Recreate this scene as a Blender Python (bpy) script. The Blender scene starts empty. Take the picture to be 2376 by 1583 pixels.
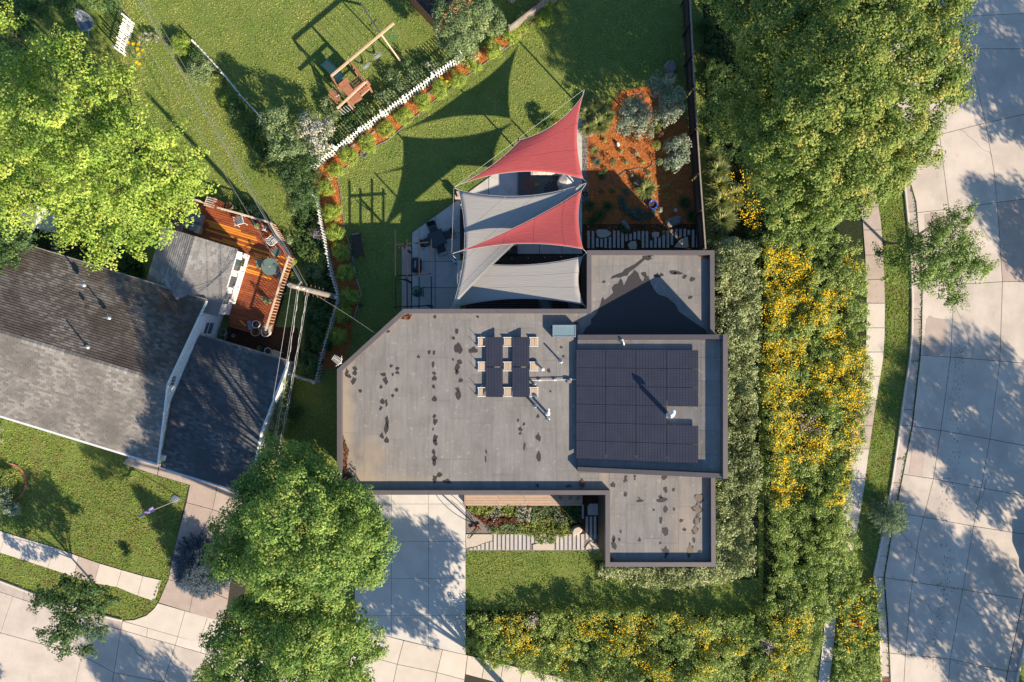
import bpy, math, random
import numpy as np
from mathutils import Vector, Matrix

# ------------------------------------------------------------------ camera, light, sky
CAMH = 45.0; FPX = 1584.0; CX = 1188.0; CY = 791.5
sc = bpy.context.scene
col = sc.collection
cam = bpy.data.objects.new('camera', bpy.data.cameras.new('camera'))
cam.data.lens = 24.0; cam.data.sensor_width = 36.0
cam.data.clip_start = 0.5; cam.data.clip_end = 1500
cam.location = (0, 0, CAMH); cam.rotation_euler = (0, 0, 0)
col.objects.link(cam); sc.camera = cam
SUNV = Vector((1.33, -1.43, 1.0)).normalized()          # towards the sun
ELEV = math.asin(SUNV.z); AZ = math.atan2(SUNV.x, SUNV.y)
world = bpy.data.worlds.new('World'); sc.world = world; world.use_nodes = True
wn = world.node_tree; wn.nodes.clear()
sky = wn.nodes.new('ShaderNodeTexSky'); sky.sky_type = 'NISHITA'; sky.sun_disc = False
sky.sun_elevation = ELEV; sky.sun_rotation = AZ
sky.air_density = 1.0; sky.dust_density = 0.3; sky.ozone_density = 3.0
bg = wn.nodes.new('ShaderNodeBackground'); bg.inputs['Strength'].default_value = 0.098
wo = wn.nodes.new('ShaderNodeOutputWorld')
hs = wn.nodes.new('ShaderNodeHueSaturation'); hs.inputs['Saturation'].default_value = 1.12
wn.links.new(sky.outputs[0], hs.inputs['Color']); wn.links.new(hs.outputs[0], bg.inputs[0]); wn.links.new(bg.outputs[0], wo.inputs[0])
sl = bpy.data.lights.new('sun', 'SUN'); sl.energy = 5.0; sl.angle = math.radians(0.53); sl.color = (1.0, 0.86, 0.67)
so = bpy.data.objects.new('sun', sl); col.objects.link(so)
so.rotation_euler = SUNV.to_track_quat('Z', 'Y').to_euler(); so.location = SUNV * 100
sc.view_settings.view_transform = 'Standard'; sc.view_settings.look = 'None'
sc.view_settings.exposure = 1.0; sc.view_settings.gamma = 1.0
sc.view_settings.use_curve_mapping = False
sc.render.engine = 'CYCLES'
sc.cycles.max_bounces = 6; sc.cycles.transparent_max_bounces = 4

random.seed(7); RNG = np.random.default_rng(7)

# ------------------------------------------------------------------ helpers
def W(px, py, z=0.0):
    """surveyed point: photo measure plus its real height above ground -> metres"""
    s = (CAMH - z) / FPX
    return Vector(((px - CX) * s, (CY - py) * s, z))
def WP(pts, z=0.0): return [W(p[0], p[1], z) for p in pts]

ORG = {}
def tag(o, label=None, cat=None, group=None, kind=None):
    if label: o['label'] = label
    if cat: o['category'] = cat
    if group: o['group'] = group
    if kind: o['kind'] = kind
    return o
def thing(name, label, cat, loc=(0, 0, 0), group=None):
    o = bpy.data.objects.new(name, None); col.objects.link(o)
    o.empty_display_size = 0.2; o.location = loc; ORG[o.name] = Vector(loc)
    return tag(o, label, cat, group)

class MB:
    def __init__(s): s.v = []; s.f = []; s.m = []; s.cm = 0
    def add(s, vs, fs):
        b = len(s.v); s.v += [tuple(v) for v in vs]
        for f in fs: s.f.append([b + i for i in f]); s.m.append(s.cm)
        return s
    def prism(s, poly, z0, z1, top=True, bottom=True):
        n = len(poly)
        a = sum(poly[i][0]*poly[(i+1) % n][1] - poly[(i+1) % n][0]*poly[i][1] for i in range(n))
        if a < 0: poly = poly[::-1]
        zz0 = z0 if hasattr(z0, '__len__') else [z0]*n; zz1 = z1 if hasattr(z1, '__len__') else [z1]*n
        if a < 0: zz0 = zz0[::-1]; zz1 = zz1[::-1]
        vs = [(p[0], p[1], zz0[i]) for i, p in enumerate(poly)] + [(p[0], p[1], zz1[i]) for i, p in enumerate(poly)]
        fs = [[i, (i+1) % n, n+(i+1) % n, n+i] for i in range(n)]
        if top: fs.append(list(range(n, 2*n)))
        if bottom: fs.append(list(range(n-1, -1, -1)))
        return s.add(vs, fs)
    def box(s, c, size, rz=0.0, tilt=None):
        x, y, z = size[0]/2, size[1]/2, size[2]/2
        R = Matrix.Rotation(rz, 3, 'Z')
        if tilt is not None: R = R @ tilt
        c = Vector(c)
        vs = [c + R @ Vector((a*x, b*y, d*z)) for d in (-1, 1) for b in (-1, 1) for a in (-1, 1)]
        return s.add(vs, [[0, 2, 3, 1], [4, 5, 7, 6], [0, 1, 5, 4], [2, 6, 7, 3], [0, 4, 6, 2], [1, 3, 7, 5]])
    def bar(s, p0, p1, w, h, up=(0, 0, 1)):
        p0 = Vector(p0); p1 = Vector(p1); d = (p1-p0)
        if d.length < 1e-6: return s
        d.normalize(); up = Vector(up)
        if abs(d.dot(up)) > .98: up = Vector((1, 0, 0))
        sd = d.cross(up).normalized(); u = sd.cross(d).normalized()
        vs = []
        for p in (p0, p1):
            for a, b in ((-1, -1), (1, -1), (1, 1), (-1, 1)): vs.append(p + sd*a*w/2 + u*b*h/2)
        return s.add(vs, [[0, 1, 2, 3][::-1][::-1], [7, 6, 5, 4], [0, 4, 5, 1], [1, 5, 6, 2], [2, 6, 7, 3], [3, 7, 4, 0]])
    def tube(s, pts, r, seg=6, r2=None, closed=False):
        pts = [Vector(p) for p in pts]; n = len(pts); b = len(s.v)
        rs = [r + ((r2 if r2 is not None else r) - r)*i/max(1, n-1) for i in range(n)] if not hasattr(r, '__len__') else r
        vs = []
        ref = Vector((0, 0, 1))
        for i, p in enumerate(pts):
            a = pts[(i-1) % n] if (closed or i > 0) else p; c = pts[(i+1) % n] if (closed or i < n-1) else p
            d = (c-a).normalized()
            rf = ref if abs(d.dot(ref)) < .95 else Vector((1, 0, 0))
            sd = d.cross(rf).normalized(); u = sd.cross(d)
            for k in range(seg):
                t = 2*math.pi*k/seg; vs.append(p + (sd*math.cos(t) + u*math.sin(t))*rs[i])
        fs = []
        for i in range(n if closed else n-1):
            j = (i+1) % n
            for k in range(seg):
                l = (k+1) % seg
                fs.append([i*seg+k, j*seg+k, j*seg+l, i*seg+l][::-1])
        if not closed: fs += [list(range(seg))[::-1][::-1], list(range((n-1)*seg, n*seg))[::-1]]
        return s.add(vs, fs)
    def lathe(s, prof, c=(0, 0, 0), seg=16, a0=0.0):
        c = Vector(c); n = len(prof); vs = []
        for r, z in prof:
            for k in range(seg):
                t = a0 + 2*math.pi*k/seg; vs.append((c.x + r*math.cos(t), c.y + r*math.sin(t), c.z + z))
        fs = [[i*seg+k, i*seg+(k+1) % seg, (i+1)*seg+(k+1) % seg, (i+1)*seg+k] for i in range(n-1) for k in range(seg)]
        fs.append(list(range((n-1)*seg, n*seg))); fs.append(list(range(seg))[::-1])
        return s.add(vs, fs)
    def ball(s, c, r, seg=12, rings=7, jit=0.0, rnd=random):
        c = Vector(c); r = r if hasattr(r, '__len__') else (r, r, r); vs = [(c.x, c.y, c.z - r[2])]
        for i in range(1, rings):
            ph = -math.pi/2 + math.pi*i/rings
            for k in range(seg):
                t = 2*math.pi*k/seg; q = 1 + rnd.uniform(-jit, jit)
                vs.append((c.x + r[0]*math.cos(ph)*math.cos(t)*q, c.y + r[1]*math.cos(ph)*math.sin(t)*q, c.z + r[2]*math.sin(ph)*q))
        vs.append((c.x, c.y, c.z + r[2])); e = len(vs)-1
        fs = [[0, 1+(k+1) % seg, 1+k] for k in range(seg)]
        for i in range(rings-2):
            for k in range(seg): fs.append([1+i*seg+k, 1+i*seg+(k+1) % seg, 1+(i+1)*seg+(k+1) % seg, 1+(i+1)*seg+k])
        fs += [[e, 1+(rings-2)*seg+k, 1+(rings-2)*seg+(k+1) % seg] for k in range(seg)]
        return s.add(vs, fs)

def mk(name, mb, mat, parent=None, smooth=False, loc=None, bevel=0):
    """link a mesh; geometry is given in world metres (or local when loc is None and parent is at the origin)"""
    o0 = Vector((0, 0, 0))
    if parent is not None: o0 = ORG[parent.name]
    elif loc is not None: o0 = Vector(loc)
    me = bpy.data.meshes.new(name)
    me.from_pydata([(v[0]-o0.x, v[1]-o0.y, v[2]-o0.z) for v in mb.v], [], mb.f)
    mats = mat if isinstance(mat, (list, tuple)) else [mat]
    for m in mats: me.materials.append(m)
    if len(mats) > 1: me.polygons.foreach_set('material_index', mb.m)
    if smooth: me.polygons.foreach_set('use_smooth', [True]*len(me.polygons))
    me.update()
    o = bpy.data.objects.new(name, me); col.objects.link(o)
    if parent is not None: o.parent = parent
    else: o.location = o0
    ORG[o.name] = o0
    if bevel:
        b = o.modifiers.new('bevel', 'BEVEL'); b.width = bevel; b.segments = 1; b.limit_method = 'ANGLE'
    return o
def solo(name, mb, mat, label, cat, group=None, smooth=False, bevel=0, kind=None):
    a = np.array(mb.v); c = (float(a[:, 0].mean()), float(a[:, 1].mean()), float(a[:, 2].min()))
    return tag(mk(name, mb, mat, None, smooth, c, bevel), label, cat, group, kind)
def struct(name, mb, mat, label=None):
    o = mk(name, mb, mat); return tag(o, label, None, None, 'structure')
def copy_tree(o, parent=None):
    c = o.copy(); col.objects.link(c); c.parent = parent
    for ch in list(o.children): copy_tree(ch, c)
    return c

def inset(poly, d):
    """offset a polygon inwards by d (works for both windings)"""
    n = len(poly); P = [Vector((p[0], p[1])) for p in poly]
    a = sum(P[i].x*P[(i+1) % n].y - P[(i+1) % n].x*P[i].y for i in range(n)); sg = 1 if a > 0 else -1
    out = []
    for i in range(n):
        p0, p1, p2 = P[i-1], P[i], P[(i+1) % n]
        d1 = (p1-p0).normalized(); d2 = (p2-p1).normalized()
        n1 = Vector((-d1.y, d1.x))*sg; n2 = Vector((-d2.y, d2.x))*sg
        m = n1+n2
        if m.length < 1e-4: m = n1
        m.normalize(); k = d/max(.3, m.dot(n1)); out.append(p1 + m*k)
    return out
def inpoly(x, y, poly):
    c = np.zeros(x.shape, bool); n = len(poly)
    for i in range(n):
        x0, y0 = poly[i-1][0], poly[i-1][1]; x1, y1 = poly[i][0], poly[i][1]
        if y0 == y1: continue
        t = ((y0 > y) != (y1 > y)) & (x < (x1-x0)*(y-y0)/(y1-y0)+x0)
        c ^= t
    return c
def area(poly):
    n = len(poly); return abs(sum(poly[i][0]*poly[(i+1) % n][1] - poly[(i+1) % n][0]*poly[i][1] for i in range(n)))/2
def sample(poly, n, rng=RNG):
    xs = [p[0] for p in poly]; ys = [p[1] for p in poly]; X = []; Y = []; c = 0
    while c < n:
        x = rng.uniform(min(xs), max(xs), n*2); y = rng.uniform(min(ys), max(ys), n*2)
        k = inpoly(x, y, poly); X.append(x[k]); Y.append(y[k]); c += int(k.sum())
        if k.sum() == 0: break
    return np.concatenate(X)[:n], np.concatenate(Y)[:n]
def vnoise(x, y, s, seed=0):
    """smooth 2-D value noise 0..1"""
    r = np.random.default_rng(seed).random((64, 64)); u = x*s + 1000.3; v = y*s + 1000.7
    i = np.floor(u).astype(int); j = np.floor(v).astype(int); fu = u-i; fv = v-j
    fu = fu*fu*(3-2*fu); fv = fv*fv*(3-2*fv); g = lambda a, b: r[a % 64, b % 64]
    return (g(i, j)*(1-fu)+g(i+1, j)*fu)*(1-fv) + (g(i, j+1)*(1-fu)+g(i+1, j+1)*fu)*fv

# ------------------------------------------------------------------ materials
def lin(c):
    if isinstance(c, str):
        c = tuple(int(c[i:i+2], 16)/255 for i in (0, 2, 4))
        c = tuple(x/12.92 if x <= .04045 else ((x+.055)/1.055)**2.4 for x in c)
    return (c[0], c[1], c[2], 1.0)
def nodes(name):
    m = bpy.data.materials.new(name); m.use_nodes = True; nt = m.node_tree; nt.nodes.clear()
    out = nt.nodes.new('ShaderNodeOutputMaterial'); return m, nt, out
def pm(name, c1, c2=None, scale=4.0, rough=.8, bump=0.0, bscale=None, rand=0.0, metal=0.0, spec=.4, fine=None, fscale=60., contrast=1.0, detail=4):
    """procedural principled material: two colours mixed by noise, optional fine speckle, bump and per-object brightness"""
    m, nt, out = nodes(name); N = nt.nodes.new; L = nt.links.new
    b = N('ShaderNodeBsdfPrincipled'); b.inputs['Roughness'].default_value = rough; b.inputs['Metallic'].default_value = metal
    b.inputs['Specular IOR Level'].default_value = spec; L(b.outputs[0], out.inputs[0])
    geo = N('ShaderNodeNewGeometry')
    c2 = c2 if c2 is not None else tuple(x*.8 for x in lin(c1)[:3])
    n = N('ShaderNodeTexNoise'); n.inputs['Scale'].default_value = scale; n.inputs['Detail'].default_value = detail; L(geo.outputs['Position'], n.inputs['Vector'])
    mr = N('ShaderNodeMapRange'); mr.inputs[1].default_value = .5-.22/contrast; mr.inputs[2].default_value = .5+.22/contrast; L(n.outputs[0], mr.inputs[0])
    mx = N('ShaderNodeMix'); mx.data_type = 'RGBA'; mx.inputs[6].default_value = lin(c1); mx.inputs[7].default_value = lin(c2); L(mr.outputs[0], mx.inputs[0])
    cur = mx.outputs[2]
    if fine is not None:
        n2 = N('ShaderNodeTexNoise'); n2.inputs['Scale'].default_value = fscale; n2.inputs['Detail'].default_value = 2; L(geo.outputs['Position'], n2.inputs['Vector'])
        m2 = N('ShaderNodeMapRange'); m2.inputs[1].default_value = .3; m2.inputs[2].default_value = .7; m2.inputs[3].default_value = 1-fine; m2.inputs[4].default_value = 1+fine; L(n2.outputs[0], m2.inputs[0])
        vm = N('ShaderNodeVectorMath'); vm.operation = 'SCALE'; L(cur, vm.inputs[0]); L(m2.outputs[0], vm.inputs[3]); cur = vm.outputs[0]
    if rand:
        oi = N('ShaderNodeObjectInfo'); m3 = N('ShaderNodeMapRange'); m3.inputs[3].default_value = 1-rand; m3.inputs[4].default_value = 1+rand; L(oi.outputs['Random'], m3.inputs[0])
        vm = N('ShaderNodeVectorMath'); vm.operation = 'SCALE'; L(cur, vm.inputs[0]); L(m3.outputs[0], vm.inputs[3]); cur = vm.outputs[0]
    L(cur, b.inputs['Base Color'])
    if bump:
        n3 = N('ShaderNodeTexNoise'); n3.inputs['Scale'].default_value = bscale or scale*4; n3.inputs['Detail'].default_value = 3; L(geo.outputs['Position'], n3.inputs['Vector'])
        bp = N('ShaderNodeBump'); bp.inputs['Strength'].default_value = bump; bp.inputs['Distance'].default_value = .03; L(n3.outputs[0], bp.inputs['Height']); L(bp.outputs[0], b.inputs['Normal'])
    return m
def leafm(name, stops, trans=.35, rough=.55, nscale=0.0, ncol=None, desat=.13):
    """leaf surface: colour picked per leaf by its own 'tint' value, part of the light passes through"""
    m, nt, out = nodes(name); N = nt.nodes.new; L = nt.links.new
    a = N('ShaderNodeAttribute'); a.attribute_name = 'tint'
    r = N('ShaderNodeValToRGB'); L(a.outputs['Fac'], r.inputs[0]); e = r.color_ramp.elements
    while len(e) < len(stops): e.new(.5)
    for i, (p, c) in enumerate(stops):
        y = .2*c[0]+.7*c[1]+.1*c[2]; e[i].position = p; e[i].color = lin(tuple(v*(1-desat)+y*desat for v in c))
    cur = r.outputs[0]
    if nscale:
        geo = N('ShaderNodeNewGeometry'); n = N('ShaderNodeTexNoise'); n.inputs['Scale'].default_value = nscale; n.inputs['Detail'].default_value = 3; L(geo.outputs['Position'], n.inputs['Vector'])
        mr = N('ShaderNodeMapRange'); mr.inputs[1].default_value = .38; mr.inputs[2].default_value = .66; L(n.outputs[0], mr.inputs[0])
        mx = N('ShaderNodeMix'); mx.data_type = 'RGBA'; L(mr.outputs[0], mx.inputs[0]); L(cur, mx.inputs[6]); mx.inputs[7].default_value = lin(ncol); cur = mx.outputs[2]
    b = N('ShaderNodeBsdfPrincipled'); b.inputs['Roughness'].default_value = rough; b.inputs['Specular IOR Level'].default_value = .15; L(cur, b.inputs['Base Color'])
    t = N('ShaderNodeBsdfTranslucent'); g = N('ShaderNodeVectorMath'); g.operation = 'MULTIPLY'; g.inputs[1].default_value = (1.15, 1.2, .65); L(cur, g.inputs[0]); L(g.outputs[0], t.inputs[0])
    ms = N('ShaderNodeMixShader'); ms.inputs[0].default_value = trans; L(b.outputs[0], ms.inputs[1]); L(t.outputs[0], ms.inputs[2]); L(ms.outputs[0], out.inputs[0])
    return m

M = {}
M['ground'] = pm('lawn_soil', (.13, .18, .040), (.18, .205, .055), 1.2, .95, .6, 30, fine=.35, fscale=22, spec=.1)
M['mulch'] = pm('mulch', (.56, .19, .05), (.32, .105, .035), 3.5, .95, 1.0, 45, fine=.55, fscale=38, spec=.1)
M['darkmulch'] = pm('dark_mulch', (.10, .045, .022), (.05, .028, .018), 6, .95, 1.0, 40, fine=.4, fscale=40, spec=.1)
M['gravel'] = pm('gravel', (.30, .27, .24), (.12, .11, .10), 26, .95, 1.0, 50, fine=.5, fscale=50, spec=.1)
M['conc'] = pm('concrete_pale', (.64, .56, .47), (.57, .495, .415), 1.3, .85, .15, 80, rand=.05, fine=.07, fscale=45, spec=.3)
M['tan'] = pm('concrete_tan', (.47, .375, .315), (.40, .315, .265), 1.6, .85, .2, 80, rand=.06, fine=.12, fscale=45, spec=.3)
M['road'] = pm('concrete_road', (.60, .515, .43), (.51, .435, .365), .7, .85, .15, 60, rand=.05, fine=.10, fscale=26, spec=.3)
M['gutter'] = pm('concrete_gutter', (.46, .385, .33), (.37, .31, .265), 2.0, .85, .2, 60, rand=.10, fine=.12, fscale=40, spec=.3)
M['drive'] = pm('concrete_drive', (.63, .585, .53), (.565, .525, .475), .9, .8, .1, 60, rand=.03, fine=.05, fscale=50, spec=.3)
M['patio'] = pm('concrete_patio', (.56, .53, .49), (.48, .455, .425), .8, .8, .1, 60, rand=.04, fine=.06, fscale=50, spec=.3)
M['joint'] = pm('joint_dirt', (.06, .05, .035), (.03, .03, .02), 8, .95)
M['membrane'] = pm('roof_membrane', (.240, .223, .206), (.194, .180, .168), .9, .85, .2, 50, rand=.055, fine=.10, fscale=34, spec=.3)
M['seam'] = pm('roof_seam', (.17, .155, .145), (.14, .13, .12), 3, .85)
M['sand'] = pm('sandy_stain', (.32, .27, .22), (.27, .245, .215), 4, .9, fine=.08)
M['coping'] = pm('coping_metal', (.140, .122, .122), (.125, .11, .11), 2, .5, rand=.03, metal=.2)
M['siding'] = pm('dark_siding', (.045, .042, .042), (.03, .028, .028), 5, .7)
M['wet'] = pm('wet_patch', (.040, .035, .035), (.052, .046, .045), 12, .55, spec=.3)
M['silt'] = pm('silt_puddle', (.15, .115, .085), (.19, .15, .11), 12, .4, spec=.4)
M['white'] = pm('white_paint', (.70, .70, .68), (.62, .62, .60), 3, .6)
M['whitemetal'] = pm('white_metal', (.72, .72, .70), (.65, .65, .63), 6, .35, metal=.1)
M['galv'] = pm('galvanised', (.50, .51, .52), (.42, .43, .44), 8, .35, metal=.7)
M['black'] = pm('black_metal', (.018, .018, .020), (.028, .028, .03), 6, .5)
M['darkbeam'] = pm('dark_beam', (.030, .027, .028), (.022, .020, .021), 6, .6)  # extra dark tone stands in for the shade over the pergola
M['paver'] = pm('tan_paver', (.50, .37, .24), (.44, .32, .21), 14, .85, rand=.08, fine=.12)
M['sailred'] = None; M['sailgrey'] = None
M['under'] = pm('undergrowth', (.035, .045, .018), (.022, .028, .014), 5, .95, 1.0, 30, fine=.4, fscale=30, spec=.1)
M['cedar'] = pm('cedar', (.42, .185, .10), (.33, .135, .075), 6, .75, rand=.14, fine=.12)
M['cedarlt'] = pm('pale_timber', (.60, .40, .27), (.52, .33, .21), 6, .75, rand=.06, fine=.08)
M['deck'] = pm('deck_stain', (.33, .085, .028), (.24, .058, .020), 3, .6, rand=.20, fine=.15, fscale=14)
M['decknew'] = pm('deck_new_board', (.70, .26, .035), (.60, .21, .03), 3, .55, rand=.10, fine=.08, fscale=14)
M['walkwood'] = pm('walk_wood', (.47, .33, .235), (.40, .275, .195), 3, .7, rand=.06, fine=.08, fscale=20)
M['fencewood'] = pm('dark_fence', (.060, .042, .035), (.04, .03, .026), 5, .8, rand=.15)
M['greywood'] = pm('weathered_timber', (.30, .26, .22), (.22, .185, .155), 5, .85, rand=.12, fine=.1)
M['railwood'] = pm('rail_wood', (.62, .49, .36), (.54, .41, .29), 5, .75, rand=.08)
M['rock'] = pm('rock', (.24, .22, .20), (.13, .12, .11), 7, .9, .9, 16, fine=.2, fscale=40, contrast=1.4)
M['stone'] = pm('flagstone', (.55, .46, .36), (.48, .41, .34), 3, .85, .4, 14, fine=.08)
M['pavestrip'] = pm('paving_strip', (.50, .46, .42), (.43, .40, .37), 3, .8, .1, 40, rand=.07, fine=.06)
M['bark'] = pm('bark', (.13, .095, .07), (.08, .06, .045), 8, .95, .8, 24)
M['greenplastic'] = pm('green_plastic', (.015, .13, .12), (.018, .15, .14), 5, .35)
M['greyplastic'] = pm('grey_plastic', (.33, .36, .39), (.30, .33, .36), 5, .5)
M['glass'] = pm('window_glass', (.05, .075, .09), (.06, .085, .10), 2, .08, spec=.7)
M['tableglass'] = pm('table_glass', (.12, .17, .15), (.14, .19, .17), 3, .12, spec=.6)
M['kamado'] = pm('kamado_green', (.012, .10, .072), (.02, .13, .09), 30, .3, spec=.6)
M['cover'] = pm('grill_cover', (.018, .022, .030), (.026, .03, .04), 5, .6)
M['mesh'] = pm('sling_fabric', (.045, .055, .065), (.06, .07, .08), 9, .8)
M['blue'] = pm('blue_glaze', (.01, .07, .48), (.012, .09, .58), 6, .15, spec=.7)
M['terra'] = pm('clay_pot', (.62, .38, .22), (.52, .30, .17), 7, .8)
M['soil'] = pm('soil', (.09, .04, .022), (.05, .03, .02), 20, .95, .6)
M['rubber'] = pm('rubber', (.02, .02, .022), (.03, .03, .03), 9, .8)
M['hose'] = pm('garden_hose', (.20, .22, .19), (.17, .19, .16), 9, .6)
M['brick'] = pm('edging_brick', (.42, .17, .11), (.33, .13, .09), 8, .9, rand=.15, fine=.15)
M['red'] = pm('red_paint', (.42, .035, .025), (.35, .03, .02), 6, .4)
M['rust'] = pm('rusty_iron', (.33, .14, .075), (.24, .10, .055), 12, .85)
M['cushion'] = pm('cushion_grey', (.20, .22, .25), (.17, .19, .215), 6, .9)
M['canvas'] = pm('canvas_cover', (.62, .58, .53), (.55, .51, .47), 5, .85, .5, 8)
M['flagblue'] = pm('flag_purple_blue', (.05, .05, .22), (.07, .05, .25), 6, .8)
M['tyre'] = M['rubber']
M['roofbrown'] = pm('shed_roof', (.055, .040, .036), (.04, .03, .028), 4, .85)
def shingle_mat(name, stops, stain, nscale):
    return leafm(name, stops, trans=0.0, rough=.9, nscale=nscale, ncol=stain, desat=0)
M['shN'] = shingle_mat('shingle_brown', [(0, (.10, .085, .074)), (.5, (.15, .13, .113)), (1, (.22, .195, .17))], (.075, .058, .047), .45)
M['shS'] = shingle_mat('shingle_grey', [(0, (.17, .155, .14)), (.5, (.24, .22, .195)), (1, (.33, .305, .275))], (.15, .135, .12), .35)
M['shG'] = shingle_mat('shingle_slate_shaded', [(0, (.070, .075, .082)), (.5, (.115, .118, .125)), (1, (.18, .18, .18))], (.085, .085, .09), .4)  # garage shingle; tree shade is put into its dark blue-grey
M['shA'] = shingle_mat('shingle_pale_grey', [(0, (.18, .175, .17)), (.5, (.25, .24, .235)), (1, (.34, .33, .32))], (.2, .19, .185), .5)

def blotch(m, scale, lo, hi, mul, stretch=(1, 1, 1)):
    nt = m.node_tree; N = nt.nodes.new; L = nt.links.new; b = [n for n in nt.nodes if n.type == 'BSDF_PRINCIPLED'][0]; src = b.inputs['Base Color'].links[0].from_socket
    geo = N('ShaderNodeNewGeometry'); mp = N('ShaderNodeMapping'); mp.inputs['Scale'].default_value = stretch; L(geo.outputs['Position'], mp.inputs[0])
    n = N('ShaderNodeTexNoise'); n.inputs['Scale'].default_value = scale; n.inputs['Detail'].default_value = 5; n.inputs['Roughness'].default_value = .6; L(mp.outputs[0], n.inputs['Vector'])
    mr = N('ShaderNodeMapRange'); mr.inputs[1].default_value = lo; mr.inputs[2].default_value = hi; mr.inputs[3].default_value = 1; mr.inputs[4].default_value = mul; L(n.outputs[0], mr.inputs[0])
    v = N('ShaderNodeVectorMath'); v.operation = 'SCALE'; L(src, v.inputs[0]); L(mr.outputs[0], v.inputs[3]); L(v.outputs[0], b.inputs['Base Color'])
blotch(M['membrane'], 4.2, .60, .66, 1.28); blotch(M['membrane'], 1.1, .45, .7, .82, (4, .5, 1)); blotch(M['membrane'], 9, .64, .70, 1.22)
blotch(M['road'], .35, .42, .62, .90); blotch(M['road'], 2.5, .60, .72, .86, (1, .35, 1)); blotch(M['drive'], .8, .45, .68, .90); blotch(M['tan'], 5, .6, .72, .8); blotch(M['patio'], 1.6, .5, .7, .86); blotch(M['deck'], 3, .5, .7, .7, (.4, 3, 1))
def corner_stain(m, pts, colr):
    nt = m.node_tree; N = nt.nodes.new; L = nt.links.new; b = [n for n in nt.nodes if n.type == 'BSDF_PRINCIPLED'][0]
    geo = N('ShaderNodeNewGeometry'); n = N('ShaderNodeTexNoise'); n.inputs['Scale'].default_value = 1.4; n.inputs['Detail'].default_value = 6; L(geo.outputs['Position'], n.inputs['Vector'])
    for (x, y, sx, sy, amt) in pts:
        src = b.inputs['Base Color'].links[0].from_socket
        v = N('ShaderNodeVectorMath'); v.operation = 'SUBTRACT'; L(geo.outputs['Position'], v.inputs[0]); v.inputs[1].default_value = (x, y, 3.76)
        w = N('ShaderNodeVectorMath'); w.operation = 'DIVIDE'; L(v.outputs[0], w.inputs[0]); w.inputs[1].default_value = (sx, sy, 50)
        l = N('ShaderNodeVectorMath'); l.operation = 'LENGTH'; L(w.outputs[0], l.inputs[0])
        a = N('ShaderNodeMath'); a.operation = 'ADD'; L(l.outputs['Value'], a.inputs[0]); L(n.outputs[0], a.inputs[1])
        mr = N('ShaderNodeMapRange'); mr.interpolation_type = 'SMOOTHSTEP'; mr.inputs[1].default_value = .55; mr.inputs[2].default_value = 1.45; mr.inputs[3].default_value = amt; mr.inputs[4].default_value = 0; L(a.outputs[0], mr.inputs[0])
        mx = N('ShaderNodeMix'); mx.data_type = 'RGBA'; L(mr.outputs[0], mx.inputs[0]); L(src, mx.inputs[6]); mx.inputs[7].default_value = lin(colr); L(mx.outputs[2], b.inputs['Base Color'])
corner_stain(M['membrane'], [(-9.9, -8.2, 3.2, 1.6, .8), (-10.1, -5, .9, 6.5, .75), (-8.4, -6.8, 1.5, 1.5, .6), (-7.0, -8.5, 5.0, .8, .5), (5.6, -9.3, .5, 4.5, .5), (10.4, -11.0, 1.2, 3.5, .4)], (.36, .285, .205))
M['ring'] = pm('dried_ring', (.31, .285, .255), (.27, .25, .225), 6, .9)
def sail_mat(name, c, c2, tr):
    m, nt, out = nodes(name); N = nt.nodes.new; L = nt.links.new
    geo = N('ShaderNodeNewGeometry'); mp = N('ShaderNodeMapping'); mp.inputs['Scale'].default_value = (1.2, 9, 1); mp.inputs['Rotation'].default_value = (0, 0, .35); L(geo.outputs['Position'], mp.inputs[0])
    n = N('ShaderNodeTexNoise'); n.inputs['Scale'].default_value = 2.0; n.inputs['Detail'].default_value = 5; L(mp.outputs[0], n.inputs['Vector'])
    mx = N('ShaderNodeMix'); mx.data_type = 'RGBA'; mx.inputs[6].default_value = lin(c); mx.inputs[7].default_value = lin(c2); L(n.outputs[0], mx.inputs[0])
    d = N('ShaderNodeBsdfPrincipled'); d.inputs['Roughness'].default_value = .75; d.inputs['Specular IOR Level'].default_value = .25; L(mx.outputs[2], d.inputs['Base Color'])
    n2 = N('ShaderNodeTexNoise'); n2.inputs['Scale'].default_value = 1.1; n2.inputs['Detail'].default_value = 3; L(mp.outputs[0], n2.inputs['Vector'])
    bp = N('ShaderNodeBump'); bp.inputs['Strength'].default_value = .35; bp.inputs['Distance'].default_value = .03; L(n2.outputs[0], bp.inputs['Height']); L(bp.outputs[0], d.inputs['Normal'])
    t = N('ShaderNodeBsdfTranslucent'); L(mx.outputs[2], t.inputs[0])
    ms = N('ShaderNodeMixShader'); ms.inputs[0].default_value = tr; L(d.outputs[0], ms.inputs[1]); L(t.outputs[0], ms.inputs[2]); L(ms.outputs[0], out.inputs[0])
    return m
M['sailred'] = sail_mat('red_shade_cloth', (.56, .115, .11), (.40, .072, .075), .12)
M['sailgrey'] = sail_mat('grey_shade_cloth', (.40, .375, .345), (.355, .335, .31), .08)

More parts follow.
